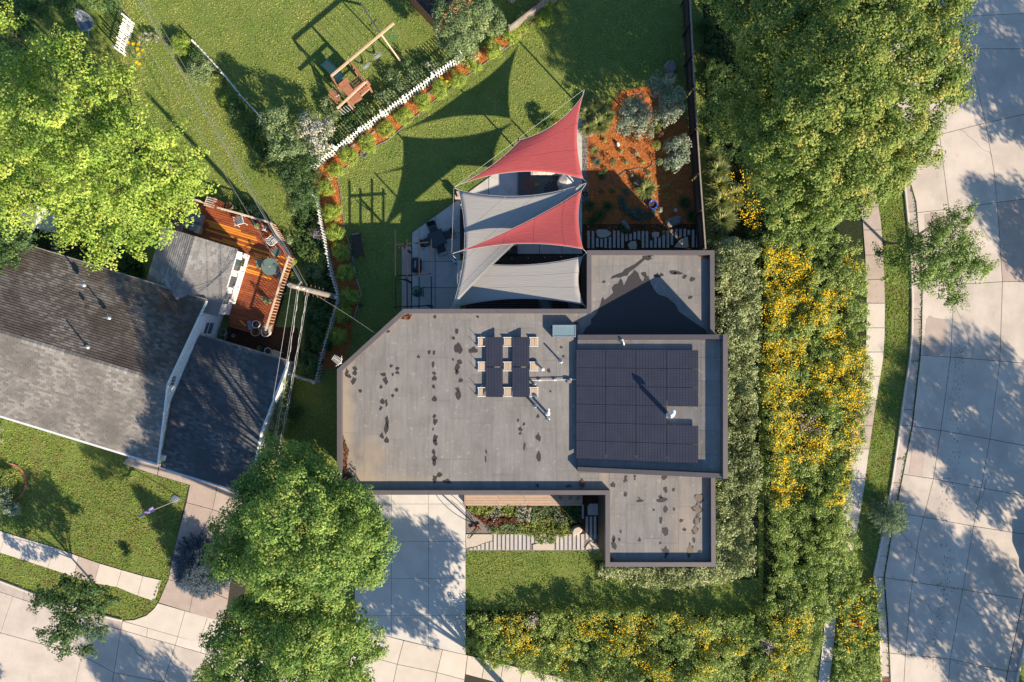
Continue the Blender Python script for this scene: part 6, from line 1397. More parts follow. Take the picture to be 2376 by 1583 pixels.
# climbing wall (leaning boards with holds)
cw = [(773, 200), (793, 218), (776, 247), (757, 236)]
w0, w1, w2, w3 = Q3(*cw[0], 1.4), Q3(*cw[1], 1.4), Q3(779, 250, .1), Q3(752, 238, .1)
for k in range(6):
    t0, t1 = k/6+.008, (k+1)/6-.008; m = MB(); a, b, c, d = w0.lerp(w3, t0), w1.lerp(w2, t0), w1.lerp(w2, t1), w0.lerp(w3, t1); dz = Vector((0, 0, .03))
    m.add([a, b, c, d, a+dz, b+dz, c+dz, d+dz], [[3, 2, 1, 0], [4, 5, 6, 7], [0, 1, 5, 4], [1, 2, 6, 5], [2, 3, 7, 6], [3, 0, 4, 7]]); mk('climbing_board', m, M['cedar'], ps)
for (u, v_, c) in ((.3, .15, 'greenplastic'), (.7, .35, 'white'), (.2, .75, 'white'), (.65, .8, 'greenplastic'), (.8, .2, 'galv')):
    p = w0.lerp(w1, u).lerp(w3.lerp(w2, u), v_); mk('climbing_hold', MB().ball(p+Vector((0, 0, .06)), (.07, .05, .04), 8, 5, .15), M[c], ps)
# A-frame legs
ap_ = Q3(884, 80, ZB)
for x, y in ((938, 155), (838, 10)): mk('frame_leg', MB().bar(ap_, Q3(x, y, 0), .09, .09), M['cedarlt'], ps)
for x, y in ((812, 253),): mk('ladder_rail', MB().bar(Q3(787, 250, 1.35), Q3(800, 262, .1), .05, .08), M['cedar'], ps)
for k in range(6): mk('monkey_bar', MB().tube([Q3(786+k*5.4, 256+k*-3.2, 1.9-.1*k), Q3(797+k*5.4, 266-k*3.2, 1.9-.1*k)], .018, 6), M['white'], ps)
for (bx_, by_, sx_, sy_) in ((826.5, 131.5, 841, 138), (855, 106.5, 871, 115)):
    q0, q1 = Q3(bx_, by_, ZB-.07), Q3(bx_+15, by_-13, ZB-.07); sdir = (q1-q0).normalized(); c = (q0+q1)/2; s0, s1 = Vector((q0.x, q0.y, .5)), Vector((q1.x, q1.y, .5)); off = Vector((.0, -.0, 0))
    for a, b in ((q0, s0), (q1, s1)): mk('swing_chain', MB().tube([a, b], .012, 5), M['galv'], ps)
    m = MB(); k_ = 8; pr = Vector((-sdir.y, sdir.x, 0))*.09
    for i in range(k_+1):
        p = s0.lerp(s1, i/k_)-Vector((0, 0, .22*4*(i/k_)*(1-i/k_))); m.v += [tuple(p-pr), tuple(p+pr)]
    for i in range(k_): m.f.append([2*i, 2*i+2, 2*i+3, 2*i+1]); m.m.append(0)
    o = mk('swing_seat', m, M['greyplastic'], ps); s_ = o.modifiers.new('thickness', 'SOLIDIFY'); s_.thickness = .02
q0, q1 = Q3(893, 78, ZB-.05), Q3(910, 63, ZB-.05)
for q in (q0, q1): mk('swing_chain', MB().tube([q, (q.x, q.y, 1.1)], .012, 5), M['greenplastic'], ps)
mk('trapeze_bar', MB().tube([(q0.x, q0.y, 1.1), (q1.x, q1.y, 1.1)], .02, 6), M['greenplastic'], ps)
for q in (q0, q1): mk('trapeze_ring', MB().tube([(q.x+math.cos(k*.785)*.09, q.y, 1.0+math.sin(k*.785)*.09) for k in range(8)], .014, 5, closed=True), M['greenplastic'], ps)
# ------------------------------------------------------------------ trees
tree('maple_tree', (*W(420, 400, 0).xy, 0),
     [(60, 190, 7.4, 62), (128, 120, 8.2, 40), (165, 95, 8.5, 34), (158, 155, 8.7, 50), (50, 265, 8.2, 75), (60, 380, 8.2, 80), (150, 300, 9.8, 90), (250, 245, 8.8, 72), (300, 330, 9.4, 80), (205, 400, 10.2, 90),
      (330, 425, 9.2, 80), (415, 430, 7.8, 62), (290, 500, 8.2, 72), (190, 510, 7.7, 62), (120, 460, 8.4, 60), (385, 350, 8.6, 62), (20, 455, 7.2, 66), (365, 500, 7.6, 48), (232, 572, 6.8, 26), (322, 560, 6.8, 30), (320, 590, 6.4, 14), (232, 592, 6.4, 12), (290, 180, 8.2, 36), (60, 130, 7.2, 22), (15, 60, 7.2, 40), (210, 200, 9.0, 48), (455, 440, 7.0, 24), (150, 545, 7.0, 26)],
     LF['maple'], 'huge bright yellow green maple over the north west yard', .30, seed=11, leaf=.14, cl=.50, per=100, dens=.95, elong=1.9, gap=.18)
tree('dark_tree', (*W(20, 560, 0).xy, 0), [(18, 560, 4.5, 50), (45, 545, 4.2, 30), (0, 590, 4, 40), (-20, 530, 5, 50)], LF['dark'], 'dark green tree at the left edge beside the gabled roof corner', .15, seed=12, leaf=.12, cl=.35, per=70, elong=1.5)
tree('dark_tree', (*W(90, 40, 0).xy, 0), [(40, 20, 3.2, 60), (90, -20, 3.5, 60), (230, -30, 3, 50), (20, 90, 2.6, 30), (165, 10, 2.0, 26)], LF['dark'], 'shaded dark tree in the north west corner behind the maple', .15, seed=13, leaf=.12, cl=.35, per=60, elong=1.4, dens=.8)
TA = [(2190, 60, 10.0, 62), (2150, 150, 10.6, 90), (2185, 205, 9.4, 56), (2080, 130, 11.8, 105), (1985, 70, 12.0, 108), (1960, 195, 12.4, 112), (2075, 270, 11.0, 92), (2125, 325, 9.2, 62), (1985, 330, 11.0, 102), (1880, 255, 11.5, 100), (1880, 120, 11.0, 100), (2040, 405, 9.4, 78), (1940, 440, 9.4, 82), (1855, 390, 10.0, 86), (1790, 340, 9.4, 72), (1820, 470, 8.2, 60), (2160, -20, 10.0, 90), (2060, -10, 11.0, 100), (1935, -30, 11.0, 100), (1905, 500, 8.0, 46), (2098, 378, 8.4, 44), (1830, 365, 6.6, 88), (1900, 335, 6.8, 88), (1990, 300, 7, 88), (1765, 290, 5.8, 76), (1850, 240, 7, 80), (1930, 430, 6.2, 70), (2050, 350, 6.5, 60)]  # last, lower lobes hide under the crown, added to shade the lawn
tree('honey_locust', (*W(1850, 300, 0).xy, 0), TA, LF['locust'], 'enormous olive green tree overhanging the north end of the east street', .34, seed=21, leaf=.125, cl=.36, per=58, dens=1.5, gap=.08, elong=1.0, bumpy=True, low=-.2)
tree('honey_locust', (*W(1700, 40, 0).xy, 0), [(1790, 60, 9.6, 80), (1725, 15, 9.0, 60), (1830, -10, 10.0, 90), (1760, 140, 8.6, 62), (1690, -30, 9.0, 60), (1800, 220, 8.2, 60)], LF['locust'], 'yellow flecked olive tree leaning over the dark fence at the top', .22, seed=22, leaf=.125, cl=.36, per=58, dens=1.4, gap=.1, elong=1.0, bumpy=True, low=-.2)
tree('small_tree', (*W(1672, 262, 0).xy, 0), [(1690, 255, 3.0, 48), (1655, 262, 2.8, 34), (1728, 285, 2.8, 44), (1705, 225, 3.0, 36), (1675, 300, 2.4, 26)], LF['locust'], 'small open branched tree with yellowing leaves just outside the dark fence', .09, seed=23, leaf=.13, cl=.30, per=40, dens=.75, gap=.25, elong=1.3)
tree('linden_tree', (*W(790, 1120, 0).xy, 0), [(650, 1085, 8.4, 60), (708, 1080, 8.4, 44), (600, 1130, 8.4, 50), (575, 1200, 8.8, 60), (680, 1190, 11.0, 105), (785, 1180, 9.4, 70), (850, 1225, 8.6, 58), (875, 1270, 8.4, 44), (768, 1290, 10.8, 100), (640, 1300, 10.2, 95), (550, 1290, 8.8, 56), (850, 1320, 8.4, 48), (710, 1365, 9.6, 80), (740, 1130, 9.2, 50), (830, 1170, 7.8, 36), (800, 1195, 4.4, 62), (845, 1250, 4.4, 52), (765, 1150, 3.9, 54), (820, 1310, 4.6, 52), (790, 1145, 2.8, 48), (830, 1200, 3.0, 48), (740, 1110, 3.2, 48), (560, 1240, 6, 66), (520, 1300, 5.5, 44)],  # low lobes near the end are unseen, added to shade the ground
     LF['linden'], 'broad green tree between the garage and the pale driveway', .30, seed=31, leaf=.125, cl=.36, per=58, dens=1.5, gap=.08, elong=1.0, bumpy=True, low=-.2)
tree('linden_tree', (*W(780, 1360, 0).xy, 0), [(715, 1485, 9.9, 100), (610, 1480, 9.0, 92), (812, 1450, 8.4, 66), (858, 1490, 7.4, 40), (552, 1545, 8.4, 72), (680, 1570, 9.6, 88), (790, 1560, 8.6, 70), (560, 1435, 8.4, 58), (835, 1578, 7.0, 34), (500, 1590, 7.6, 50), (655, 1420, 8.6, 56), (740, 1630, 9.1, 80), (600, 1640, 9.1, 80), (510, 1480, 7.6, 32)],
     LF['linden'], 'broad green tree nearer the bottom edge west of the footpath', .30, seed=32, leaf=.125, cl=.36, per=58, dens=1.5, gap=.08, elong=1.0, bumpy=True, low=-.2)
tree('birch_tree', (*W(2054, 566, 0).xy, 0), [(2165, 590, 5.2, 52), (2225, 560, 5.4, 36), (2250, 610, 5.0, 36), (2205, 640, 4.8, 42), (2140, 640, 4.6, 40), (2110, 560, 4.8, 36), (2215, 500, 5.0, 22), (2252, 485, 4.8, 13), (2215, 690, 4.4, 22), (2085, 600, 4.0, 30), (2290, 625, 4.6, 18), (2180, 545, 5.4, 34), (2240, 515, 5, 20), (2040, 585, 3.5, 14), (2060, 645, 3.4, 14)],
     LF['birch'], 'slender birch leaning from the grass verge over the east street', .10, seed=41, leaf=.10, cl=.30, per=70, dens=1.2, gap=.18, elong=1.7)
tree('street_tree', (*W(238, 1372, 0).xy, 0), [(165, 1400, 3.9, 44), (205, 1365, 3.6, 32), (225, 1400, 3.5, 32), (120, 1390, 3.6, 28), (85, 1395, 3.2, 18), (185, 1440, 4.0, 40), (150, 1465, 3.8, 34), (225, 1460, 3.6, 28), (150, 1510, 3.5, 20), (205, 1505, 3.4, 16), (95, 1470, 3.4, 14), (255, 1390, 3.2, 16), (150, 1350, 3.2, 18)],
     LF['dark'], 'young dark leaved street tree over the kerb in the south west corner', .08, seed=42, leaf=.13, cl=.30, per=50, dens=1.0, gap=.18, elong=1.6)
tree('crabapple_tree', (*W(1095, 110, 0).xy, 0), [(1060, 80, 3.2, 48), (1100, 40, 3.6, 48), (1080, 115, 3.0, 32), (1040, 30, 3.4, 36), (1140, 55, 3.2, 34), (1105, -10, 3.4, 40), (1040, 95, 2.6, 26)], LF['apple'], 'grey green rounded tree behind the picket fence beside the shed', .14, seed=43, leaf=.10, cl=.30, per=66, dens=1.0)
tree('serviceberry', (*W(1548, 222, 0).xy, 0), [(1535, 200, 2.4, 32), (1562, 235, 2.2, 34), (1545, 262, 2.0, 26), (1570, 265, 1.8, 18)], LF['silver'], 'silvery small tree nearest the boulder by the dark fence', .06, seed=44, leaf=.10, cl=.24, per=34, dens=1.0, gap=.15)
tree('serviceberry', (*W(1470, 275, 0).xy, 0), [(1475, 262, 2.2, 34), (1462, 290, 2.0, 32), (1495, 292, 1.9, 28), (1478, 240, 2.0, 20)], LF['silver'], 'silvery small tree in the middle of the orange mulch', .06, seed=45, leaf=.10, cl=.24, per=38, dens=1.1, gap=.12)
tree('serviceberry', (*W(1565, 350, 0).xy, 0), [(1572, 350, 2.0, 30), (1560, 372, 1.8, 24), (1580, 330, 1.9, 20), (1590, 362, 1.8, 16)], LF['silver'], 'silvery small tree at the lower right of the mulch bed', .06, seed=46, leaf=.10, cl=.24, per=38, dens=1.1, gap=.12)
# trees of the north-west border, between lawn and fences
tree('border_tree', (*W(668, 320, 0).xy, 0), [(640, 290, 2.8, 34), (655, 335, 3.0, 40), (645, 262, 2.4, 20), (690, 350, 2.6, 26)], LF['apple'], 'bright green border tree left of the picket fence, near the thin white fence line', .08, seed=47, leaf=.11, cl=.28, per=56)
tree('border_tree', (*W(735, 300, 0).xy, 0), [(715, 300, 2.3, 30), (742, 315, 2.3, 32), (730, 345, 2.2, 28), (755, 290, 1.9, 20)], LF['bicolor'], 'coppery and green border tree touching the picket fence', .08, seed=48, leaf=.11, cl=.26, per=50, dens=.9)
tree('border_tree', (*W(700, 430, 0).xy, 0), [(680, 405, 2.8, 38), (700, 440, 2.8, 38), (715, 385, 2.4, 30), (690, 480, 2.3, 26), (720, 470, 2.2, 22)], LF['dark'], 'dark grey green tree south of the mulch corner', .10, seed=49, leaf=.09, cl=.26, per=62)
# unseen trees known by their shadows; those along the east street are invented
for k, (gx, gy, zz, R, lb) in enumerate(((1225, 1650, 6.4, 4.5, 'street tree standing south of the flat roofed house beyond the lower edge'), (2675, 480, 7.5, 5.2, 'tall unseen tree beyond the east street, across from the big olive tree'), (2650, 840, 5.5, 3.0, 'small unseen tree beyond the east street opposite the birch'),
                                          (2620, 1370, 7.2, 5.3, 'wide unseen tree beyond the east street shading its middle'), (2540, 1780, 7.2, 5.4, 'wide unseen tree beyond the lower right corner'), (640, 1925, 6.5, 2.8, 'tree south of the west street beyond the lower edge'), (2460, 1250, 4.6, 0, ''), (160, 1800, 5.8, 2.2, 'tree beyond the lower left corner'))):
    if not R: continue
    b = W(gx, gy, 0); rr_ = random.Random(50+k)
    L = [(b.x+math.cos(a)*R*.5*rr_.uniform(.6, 1.2), b.y+math.sin(a)*R*.5*rr_.uniform(.6, 1.2), zz+rr_.uniform(-1.2, 1.2), R*rr_.uniform(.38, .55)) for a in [q*1.05 for q in range(6)]]+[(b.x, b.y, zz+1.5, R*.55)]
    tree('street_tree', (b.x, b.y, 0), L, LF['linden'], lb, .24, seed=60+k, world_lobes=True, leaf=.17, cl=.5, per=80, dens=1.15, gap=.10)
# blue spruce
sp = (468, 1318); sb = W(480, 1308, 0); ts_ = thing('blue_spruce', 'dark blue spruce beside the tan driveway under the broad tree', 'tree', (sb.x, sb.y, 0))
rg = np.random.default_rng(5); PP = []; DD = []; TT = []
for k in range(420):
    z = 3.3*rg.random()**1.6+.25; a = rg.uniform(0, 6.283); R = 2.5*(1-z/3.9)*rg.uniform(.8, 1.08); n_ = int(85*(R+.25)); f = rg.random(n_)**.6
    p = np.stack([sb.x+np.cos(a)*R*f, sb.y+np.sin(a)*R*f, z-.18*f*R+.1*f*f], 1)+rg.normal(size=(n_, 3))*.055; d = np.array([np.cos(a), np.sin(a), .1])+rg.normal(size=(n_, 3))*.55
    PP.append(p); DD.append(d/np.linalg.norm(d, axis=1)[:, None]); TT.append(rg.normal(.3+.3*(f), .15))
PP = np.concatenate(PP); DD = np.concatenate(DD); TT = np.concatenate(TT)
leaf_obj('crown', PP, np.array([0, 0, 1.])+rg.normal(size=PP.shape)*.5, .13, LF['spruce'], ts_, 4.5, TT, rg, direction=DD)
mk('trunk', MB().tube([(sb.x, sb.y, 0), (sb.x, sb.y, 3.6)], .11, 8, .02), M['bark'], ts_)
sb = W(2040, 1190, 0); sc_ = W(2056, 1195, 1.2); tp2 = thing('young_pine', 'small feathery young pine on the verge at the street kerb', 'tree', (sb.x, sb.y, 0)); PP = []; DD = []
for k in range(200):
    z = 2.0*rg.random()**1.3+.2; a = rg.uniform(0, 6.283); R = 1.75*(1-z/2.9)*rg.uniform(.6, 1.1); n_ = int(30*(R+.25)); f = rg.random(n_)**.6
    p = np.stack([sb.x+.2+np.cos(a)*R*f, sb.y-.1+np.sin(a)*R*f, z+.15*f], 1)+rg.normal(size=(n_, 3))*.05; d = np.array([np.cos(a), np.sin(a), .4])+rg.normal(size=(n_, 3))*.35; PP.append(p); DD.append(d/np.linalg.norm(d, axis=1)[:, None])
PP = np.concatenate(PP); DD = np.concatenate(DD); leaf_obj('crown', PP, np.array([0, 0, 1.])+rg.normal(size=PP.shape)*.6, .17, LF['pine'], tp2, 6, None, rg, direction=DD); mk('trunk', MB().tube([(sb.x, sb.y, 0), (sb.x+.2, sb.y-.1, 2.2)], .05, 7, .01), M['bark'], tp2)

# ------------------------------------------------------------------ round shrubs of the mulch strip
row = [(1270, 8, 15, 'dark green upright bush at the top edge, first one of the mulch strip'), (1263, 38, 20, 'tall bush standing right against the grey board fence, near the top edge'), (1218, 52, 20, 'bush at the lower end of the grey board fence'), (1186, 82, 19, 'bush at the right side of the grey green tree'), (1142, 116, 19, 'bush below the grey green tree, where the picket fence begins'),
       (1098, 152, 16, 'bush with a dark notch on top, second below the grey green tree'), (1060, 184, 18, 'bush directly above the spiky daylily clump'), (1020, 210, 18, 'bush directly below the spiky daylily clump'), (979, 240, 18, 'bush next along the fence after the daylily neighbour'), (938, 273, 18, 'bush in the middle of the diagonal strip, by the tip of a sail shadow'), (896, 301, 18, 'bush just above the hose coil neighbour on the diagonal strip'),
       (853, 334, 19, 'bush right beside the grey hose coil'), (810, 364, 19, 'bush one step below the hose coil bush'), (776, 396, 17, 'bush at the corner where the mulch strip bends south'), (754, 440, 20, 'bush at the inside of the strip bend beside the dark tree'),
       (769, 493, 20, 'wide bright bush next to the long post of the middle picket fence'), (780, 541, 20, 'bush level with the wooden bench top end'), (791, 584, 19, 'bush beside the middle of the wooden bench'), (803, 633, 19, 'bush just below the wooden bench, half in shade'), (812, 687, 19, 'shaded bush at the foot of the utility pole'), (798, 729, 19, 'shaded bush one step below the utility pole'), (783, 779, 20, 'shaded bush above the television antenna')]
for k, (x, y, r, lb) in enumerate(row): bush('round_shrub', x, y, r*1.22, 1.0, LF['shrub'], 'rounded yellow green shrub: '+lb if len(('rounded yellow green shrub: '+lb).split()) <= 16 else lb, leaf=.065, cl=.15, per=34, group='rounded shrubs along the mulch strip', seed=100+k)
bush('shrub', 716, 846, 32, 1.3, LF['dark'], 'big dark green shrub inside the corner of the short picket fence', seed=140, per=40, cl=.2, leaf=.09)
bush('shrub', 420, 107, 26, 1.0, LF['shrub'], 'bright yellow round shrub at the top of the thin white fence', seed=141, leaf=.07)
bush('shrub', 470, 165, 34, 1.1, LF['apple'], 'green lobed shrub left of the thin white fence, below the yellow one', seed=142, leaf=.08, cl=.2)
bush('shrub', 505, 185, 16, .7, LF['lime'], 'small gold tipped shrub right of the green lobed one', seed=143, leaf=.07)
bush('shrub', 524, 236, 13, .5, LF['shrub'], 'little yellow green shrub at the lower end of the thin white fence', seed=144)
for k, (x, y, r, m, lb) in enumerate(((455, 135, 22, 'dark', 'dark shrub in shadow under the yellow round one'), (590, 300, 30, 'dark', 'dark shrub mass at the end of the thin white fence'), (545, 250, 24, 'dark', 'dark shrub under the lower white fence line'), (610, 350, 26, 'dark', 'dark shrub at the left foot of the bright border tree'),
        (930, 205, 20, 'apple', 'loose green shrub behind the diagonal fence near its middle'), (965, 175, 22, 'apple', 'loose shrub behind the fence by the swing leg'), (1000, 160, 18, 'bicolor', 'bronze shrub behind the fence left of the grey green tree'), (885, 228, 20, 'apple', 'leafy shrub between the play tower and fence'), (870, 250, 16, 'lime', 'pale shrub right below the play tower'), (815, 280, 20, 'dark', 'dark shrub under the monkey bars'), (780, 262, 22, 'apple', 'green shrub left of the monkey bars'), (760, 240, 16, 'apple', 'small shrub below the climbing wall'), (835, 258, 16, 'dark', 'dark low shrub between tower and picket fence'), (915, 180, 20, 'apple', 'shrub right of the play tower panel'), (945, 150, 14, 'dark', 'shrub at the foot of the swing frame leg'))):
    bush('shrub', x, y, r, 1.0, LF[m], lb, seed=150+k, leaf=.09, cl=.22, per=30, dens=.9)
for k, (x, y, r, m, lb, h) in enumerate(((735, 605, 30, 'lime', 'fern like lime plant in the sunny neighbour border', .8), (705, 470, 14, 'pink', 'pale pink flower cluster near the dark tree', .5), (735, 545, 12, 'pink', 'lavender flower cluster beside the upper picket posts', .6), (730, 625, 26, 'apple', 'broad leaved green plant below the lime fern', .7), (690, 595, 20, 'lime', 'small sunny plant right of the deck corner', .4), (745, 660, 20, 'dark', 'dark plant by the bend of the picket fence', .5),
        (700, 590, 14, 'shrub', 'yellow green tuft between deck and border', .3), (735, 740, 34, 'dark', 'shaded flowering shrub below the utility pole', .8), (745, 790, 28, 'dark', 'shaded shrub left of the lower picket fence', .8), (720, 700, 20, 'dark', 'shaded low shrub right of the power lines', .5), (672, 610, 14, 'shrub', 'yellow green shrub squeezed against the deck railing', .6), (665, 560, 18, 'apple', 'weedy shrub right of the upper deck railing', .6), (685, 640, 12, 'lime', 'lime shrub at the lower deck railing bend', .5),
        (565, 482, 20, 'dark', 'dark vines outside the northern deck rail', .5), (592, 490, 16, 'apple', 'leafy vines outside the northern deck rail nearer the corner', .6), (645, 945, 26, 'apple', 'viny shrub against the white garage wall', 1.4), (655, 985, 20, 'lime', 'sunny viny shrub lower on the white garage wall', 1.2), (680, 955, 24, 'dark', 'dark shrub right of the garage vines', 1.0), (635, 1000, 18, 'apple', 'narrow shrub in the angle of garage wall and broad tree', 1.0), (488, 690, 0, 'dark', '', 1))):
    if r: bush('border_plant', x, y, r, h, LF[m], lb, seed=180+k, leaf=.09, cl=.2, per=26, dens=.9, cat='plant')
for k, (x, y, r, m, lb) in enumerate(((10, 1150, 24, 'silver', 'silvery leaved shrub at the left edge above the others'), (30, 1175, 22, 'silver', 'silvery leaved shrub spilling over the brick ring'), (12, 1110, 26, 'lime', 'yellow green plants inside the round brick edging'), (-10, 1010, 20, 'apple', 'pale shrub cut by the left edge under the eave'), (296, 1195+90, 7, 'dark', 'tiny dark tuft in the south west lawn'))):
    bush('shrub', x, y, r, 1.1 if k < 2 else .6, LF[m], lb, seed=210+k, leaf=.10, cl=.22, per=34)
bush('shrub', 1265, 282, 22, .9, LF['dark'], 'dark compact leafy mass at the lawn edge of the northern red sail', seed=220)  # compact mass of dark leaf clusters
bush('flower_patch', 1292, 292, 10, .35, LF['flower'], 'small orange and yellow flowers beside the dark compact leafy mass', seed=221, cat='flowers')
def hmap_(x, y, seed): return .22+.85*vnoise(x, y, .8, seed)*.75+.75*vnoise(x, y, 2.3, seed+3)*.7
hmap = hmap_
# hedge along the east wall, and below the front wing
def mass(name, poly, n, h, mat, label, leaf=.11, seed=1, cl=.34, per=42, cat='hedge', kind='stuff', z0=.1, bump=.5, taper=None, ncl=None, smin=.4):
    rng = np.random.default_rng(seed); wp = [(p.x, p.y) for p in WP(poly, h*.5)]; x, y = sample(wp, n, rng)
    hh = h*hmap(x, y, seed); idx = np.repeat(np.arange(n), per); N_ = len(idx)
    uu = rand_unit(N_, rng); u = uu*(rng.random(N_)**.3)[:, None]; u[:, 2] *= .9; c = np.stack([x, y, hh-.1], 1); c[:, 2] += rng.normal(0, .10, n)*h; P = c[idx]+u*cl*rng.uniform(smin, 1.1, n)[idx][:, None]; P[:, 2] = np.maximum(P[:, 2], .04)
    k = rng.random(N_) < .2; P[k, 2] *= rng.uniform(.3, .8, k.sum())
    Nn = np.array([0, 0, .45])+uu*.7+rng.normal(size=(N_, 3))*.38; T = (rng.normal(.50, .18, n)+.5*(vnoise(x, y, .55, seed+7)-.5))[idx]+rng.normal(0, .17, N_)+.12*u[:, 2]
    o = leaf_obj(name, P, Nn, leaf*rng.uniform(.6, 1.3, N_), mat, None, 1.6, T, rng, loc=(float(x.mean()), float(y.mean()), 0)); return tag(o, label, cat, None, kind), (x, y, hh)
mass('hedge', [(1657, 565), (1700, 560), (1748, 590), (1758, 700), (1752, 850), (1745, 980), (1755, 1120), (1740, 1210), (1735, 1330), (1655, 1320)], 1500, 1.9, LF['hedge'], 'thick pale leaved hedge along the east wall of the flat roofed house', seed=301, per=40, leaf=.12)
mass('hedge', [(1400, 1312), (1660, 1312), (1738, 1322), (1680, 1345), (1560, 1360), (1470, 1352), (1385, 1332)], 420, .8, LF['hedge'], 'pale spiky planting along the south wall of the front wing', seed=302, per=34, leaf=.11)
mass('hedge', [(1640, 560), (1760, 560), (1760, 600), (1655, 590)], 120, 1.2, LF['hedge'], 'hedge end by the north east wall corner', seed=303)
# flower meadow
ME = [(1760, 545), (1810, 525), (1880, 520), (1985, 560), (1998, 590), (2008, 700), (2006, 830), (2020, 900), (2006, 1000), (1980, 1090), (1965, 1200), (1940, 1300), (1905, 1360), (1925, 1420), (1900, 1480), (1860, 1600), (1800, 1640), (1560, 1640), (1400, 1600), (1230, 1560), (1120, 1535), (1078, 1500), (1082, 1428), (1200, 1430), (1330, 1410), (1480, 1412), (1640, 1432), (1740, 1425), (1782, 1380), (1790, 1280), (1772, 1120), (1768, 900), (1775, 740), (1765, 620)]
_, (mx_, my_, mh_) = mass('flower_meadow', ME, 5200, 1.25, LF['prairie'], 'tall prairie planting thick with yellow flowers along the footpath', leaf=.10, seed=310, per=52, cl=.33, cat='flower meadow')
mass('path_overhang', [(1905, 1270), (1975, 1200), (1992, 1260), (1995, 1330), (1980, 1385), (1948, 1425), (1915, 1440), (1890, 1400)], 380, .8, LF['prairie'], 'meadow plants spilling over the footpath at the bend', leaf=.10, seed=318, per=40, cl=.28, cat='flower meadow')
VM = [(2000, 1360), (2040, 1345), (2044, 1480), (2040, 1600), (1930, 1620), (1945, 1480), (1950, 1400), (1985, 1350)]
mass('verge_planting', VM, 520, .9, LF['prairie'], 'wild flower planting on the verge by the storm drain', leaf=.11, seed=311, per=30, cl=.26, cat='flower meadow')
mass('meadow_bank', [(1640, -30), (1700, -30), (1750, 200), (1800, 380), (1850, 520), (1790, 560), (1735, 555), (1722, 380), (1650, 360), (1640, 300)], 1000, .7, LF['dark'], 'shaded meadow planting behind the dark fence under the big trees', leaf=.11, seed=312, per=28, cl=.28, cat='flower meadow')  # tree shade is put into the colour by the dark leaf
def blooms(name, polys, n, h, label, mat, size=.075, seed=1, clus=9, spread=.22, mask=.5, ms=.45):
    rng = np.random.default_rng(seed); X = []; Y = []
    for pol, fr in polys:
        wp = [(p.x, p.y) for p in WP(pol, h)]; x, y = sample(wp, int(n*fr), rng); X.append(x); Y.append(y)
    x = np.concatenate(X); y = np.concatenate(Y); k = vnoise(x, y, ms, seed+5)+.35*vnoise(x, y, 1.6, seed+9) > mask; x = x[k]; y = y[k]
    idx = np.repeat(np.arange(len(x)), clus); N_ = len(idx); P = np.stack([x[idx]+rng.normal(0, spread, N_), y[idx]+rng.normal(0, spread, N_), 0*x[idx]], 1)
    hh = h*hmap_(P[:, 0], P[:, 1], 310); P[:, 2] = hh+rng.uniform(.02, .28, N_)
    o = leaf_obj(name, P, np.array([0, 0, 1.2])+rng.normal(size=(N_, 3))*.4, size*rng.uniform(.6, 1.3, N_), mat, None, 1.0, None, rng, loc=(float(x.mean()), float(y.mean()), 0)); return tag(o, label, 'flowers', None, 'stuff')
E1 = [(1775, 570), (1870, 560), (1990, 600), (2005, 780), (2015, 900), (1990, 1060), (1960, 1180), (1800, 1180), (1775, 900)]
blooms('yellow_flowers', [(E1, 1)], 2600, 1.25, 'dense yellow flower heads over the eastern meadow', LF['flower'], .082, 320, 6, .16, mask=.56, ms=.8)
blooms('yellow_flowers', [([(1085, 1440), (1300, 1425), (1750, 1440), (1900, 1400), (1860, 1600), (1500, 1600), (1120, 1530)], 1)], 1300, 1.25, 'yellow flower heads scattered over the southern meadow', LF['flower'], .075, 321, 6, .17, mask=.72, ms=.8)
blooms('yellow_flowers', [([(1640, 100), (1700, 100), (1800, 480), (1850, 560), (1760, 560), (1650, 400)], .7), (VM, .3)], 420, 1.0, 'sparse yellow flowers under the big trees and on the verge', LF['flower'], .08, 322, 6, .14, mask=.72)
blooms('pink_flowers', [([(1860, 960), (1900, 960), (1905, 1010), (1860, 1010)], .5), ([(1225, 1430), (1245, 1430), (1245, 1460), (1225, 1460)], .2), ([(1760, 1500), (1800, 1490), (1800, 1530)], .3)], 60, 1.3, 'small patches of pale pink flowers in the meadow', LF['pink'], .07, 323, 8, .14, mask=.1)
# ornamental grasses
for k, (x, y, ln, lb) in enumerate(((1665, 395, 1.1, 'pale arching grass clump nearest the small open tree'), (1668, 430, 1.15, 'pale arching grass clump second down the outside of the dark fence'), (1672, 468, 1.25, 'pale arching grass clump third down the outside of the dark fence'), (1676, 512, 1.35, 'largest pale grass clump level with the dark fence end'), (1705, 455, 1.1, 'grass clump right of the fence grasses, touching the meadow'), (1655, 350, .8, 'darker grass clump at the lower edge of the small open tree'), (1640, 60, .8, 'shaded grass clump at the top of the fence'), (1645, 120, .8, 'shaded grass clump below the topmost one behind the fence'), (1648, 170, .8, 'shaded grass clump just above the small open tree'))):
    grass_clump('grass_clump', x, y, 420, ln, .85, LF['grasstuft'] if k < 6 else LF['dark'], lb, group='grass clumps outside the dark fence', seed=330+k)  # later clumps hold the tree shade in a darker leaf colour
for k, (x, y, ln, lb) in enumerate(((1390, 290, 1.0, 'big golden green grass clump at the top left of the mulch'), (1362, 262, .8, 'grass clump by the thin tip of the gravel strip'), (1380, 240, .7, 'looser grass clump at the lawn edge above the mulch'), (1410, 270, .7, 'grass clump right of the big golden one'), (1362, 300, .7, 'grass clump beside the gravel strip, lower'))):
    grass_clump('grass_clump', x, y, 420, ln, .8, LF['grasstuft'], lb, group='grass clumps at the mulch bed corner', seed=345+k)
grass_clump('spiky_plant', 1500, 440, 360, .95, .9, LF['grasstuft'], 'tall spiky grass arching over the blue pot', 'ornamental grass', seed=350)
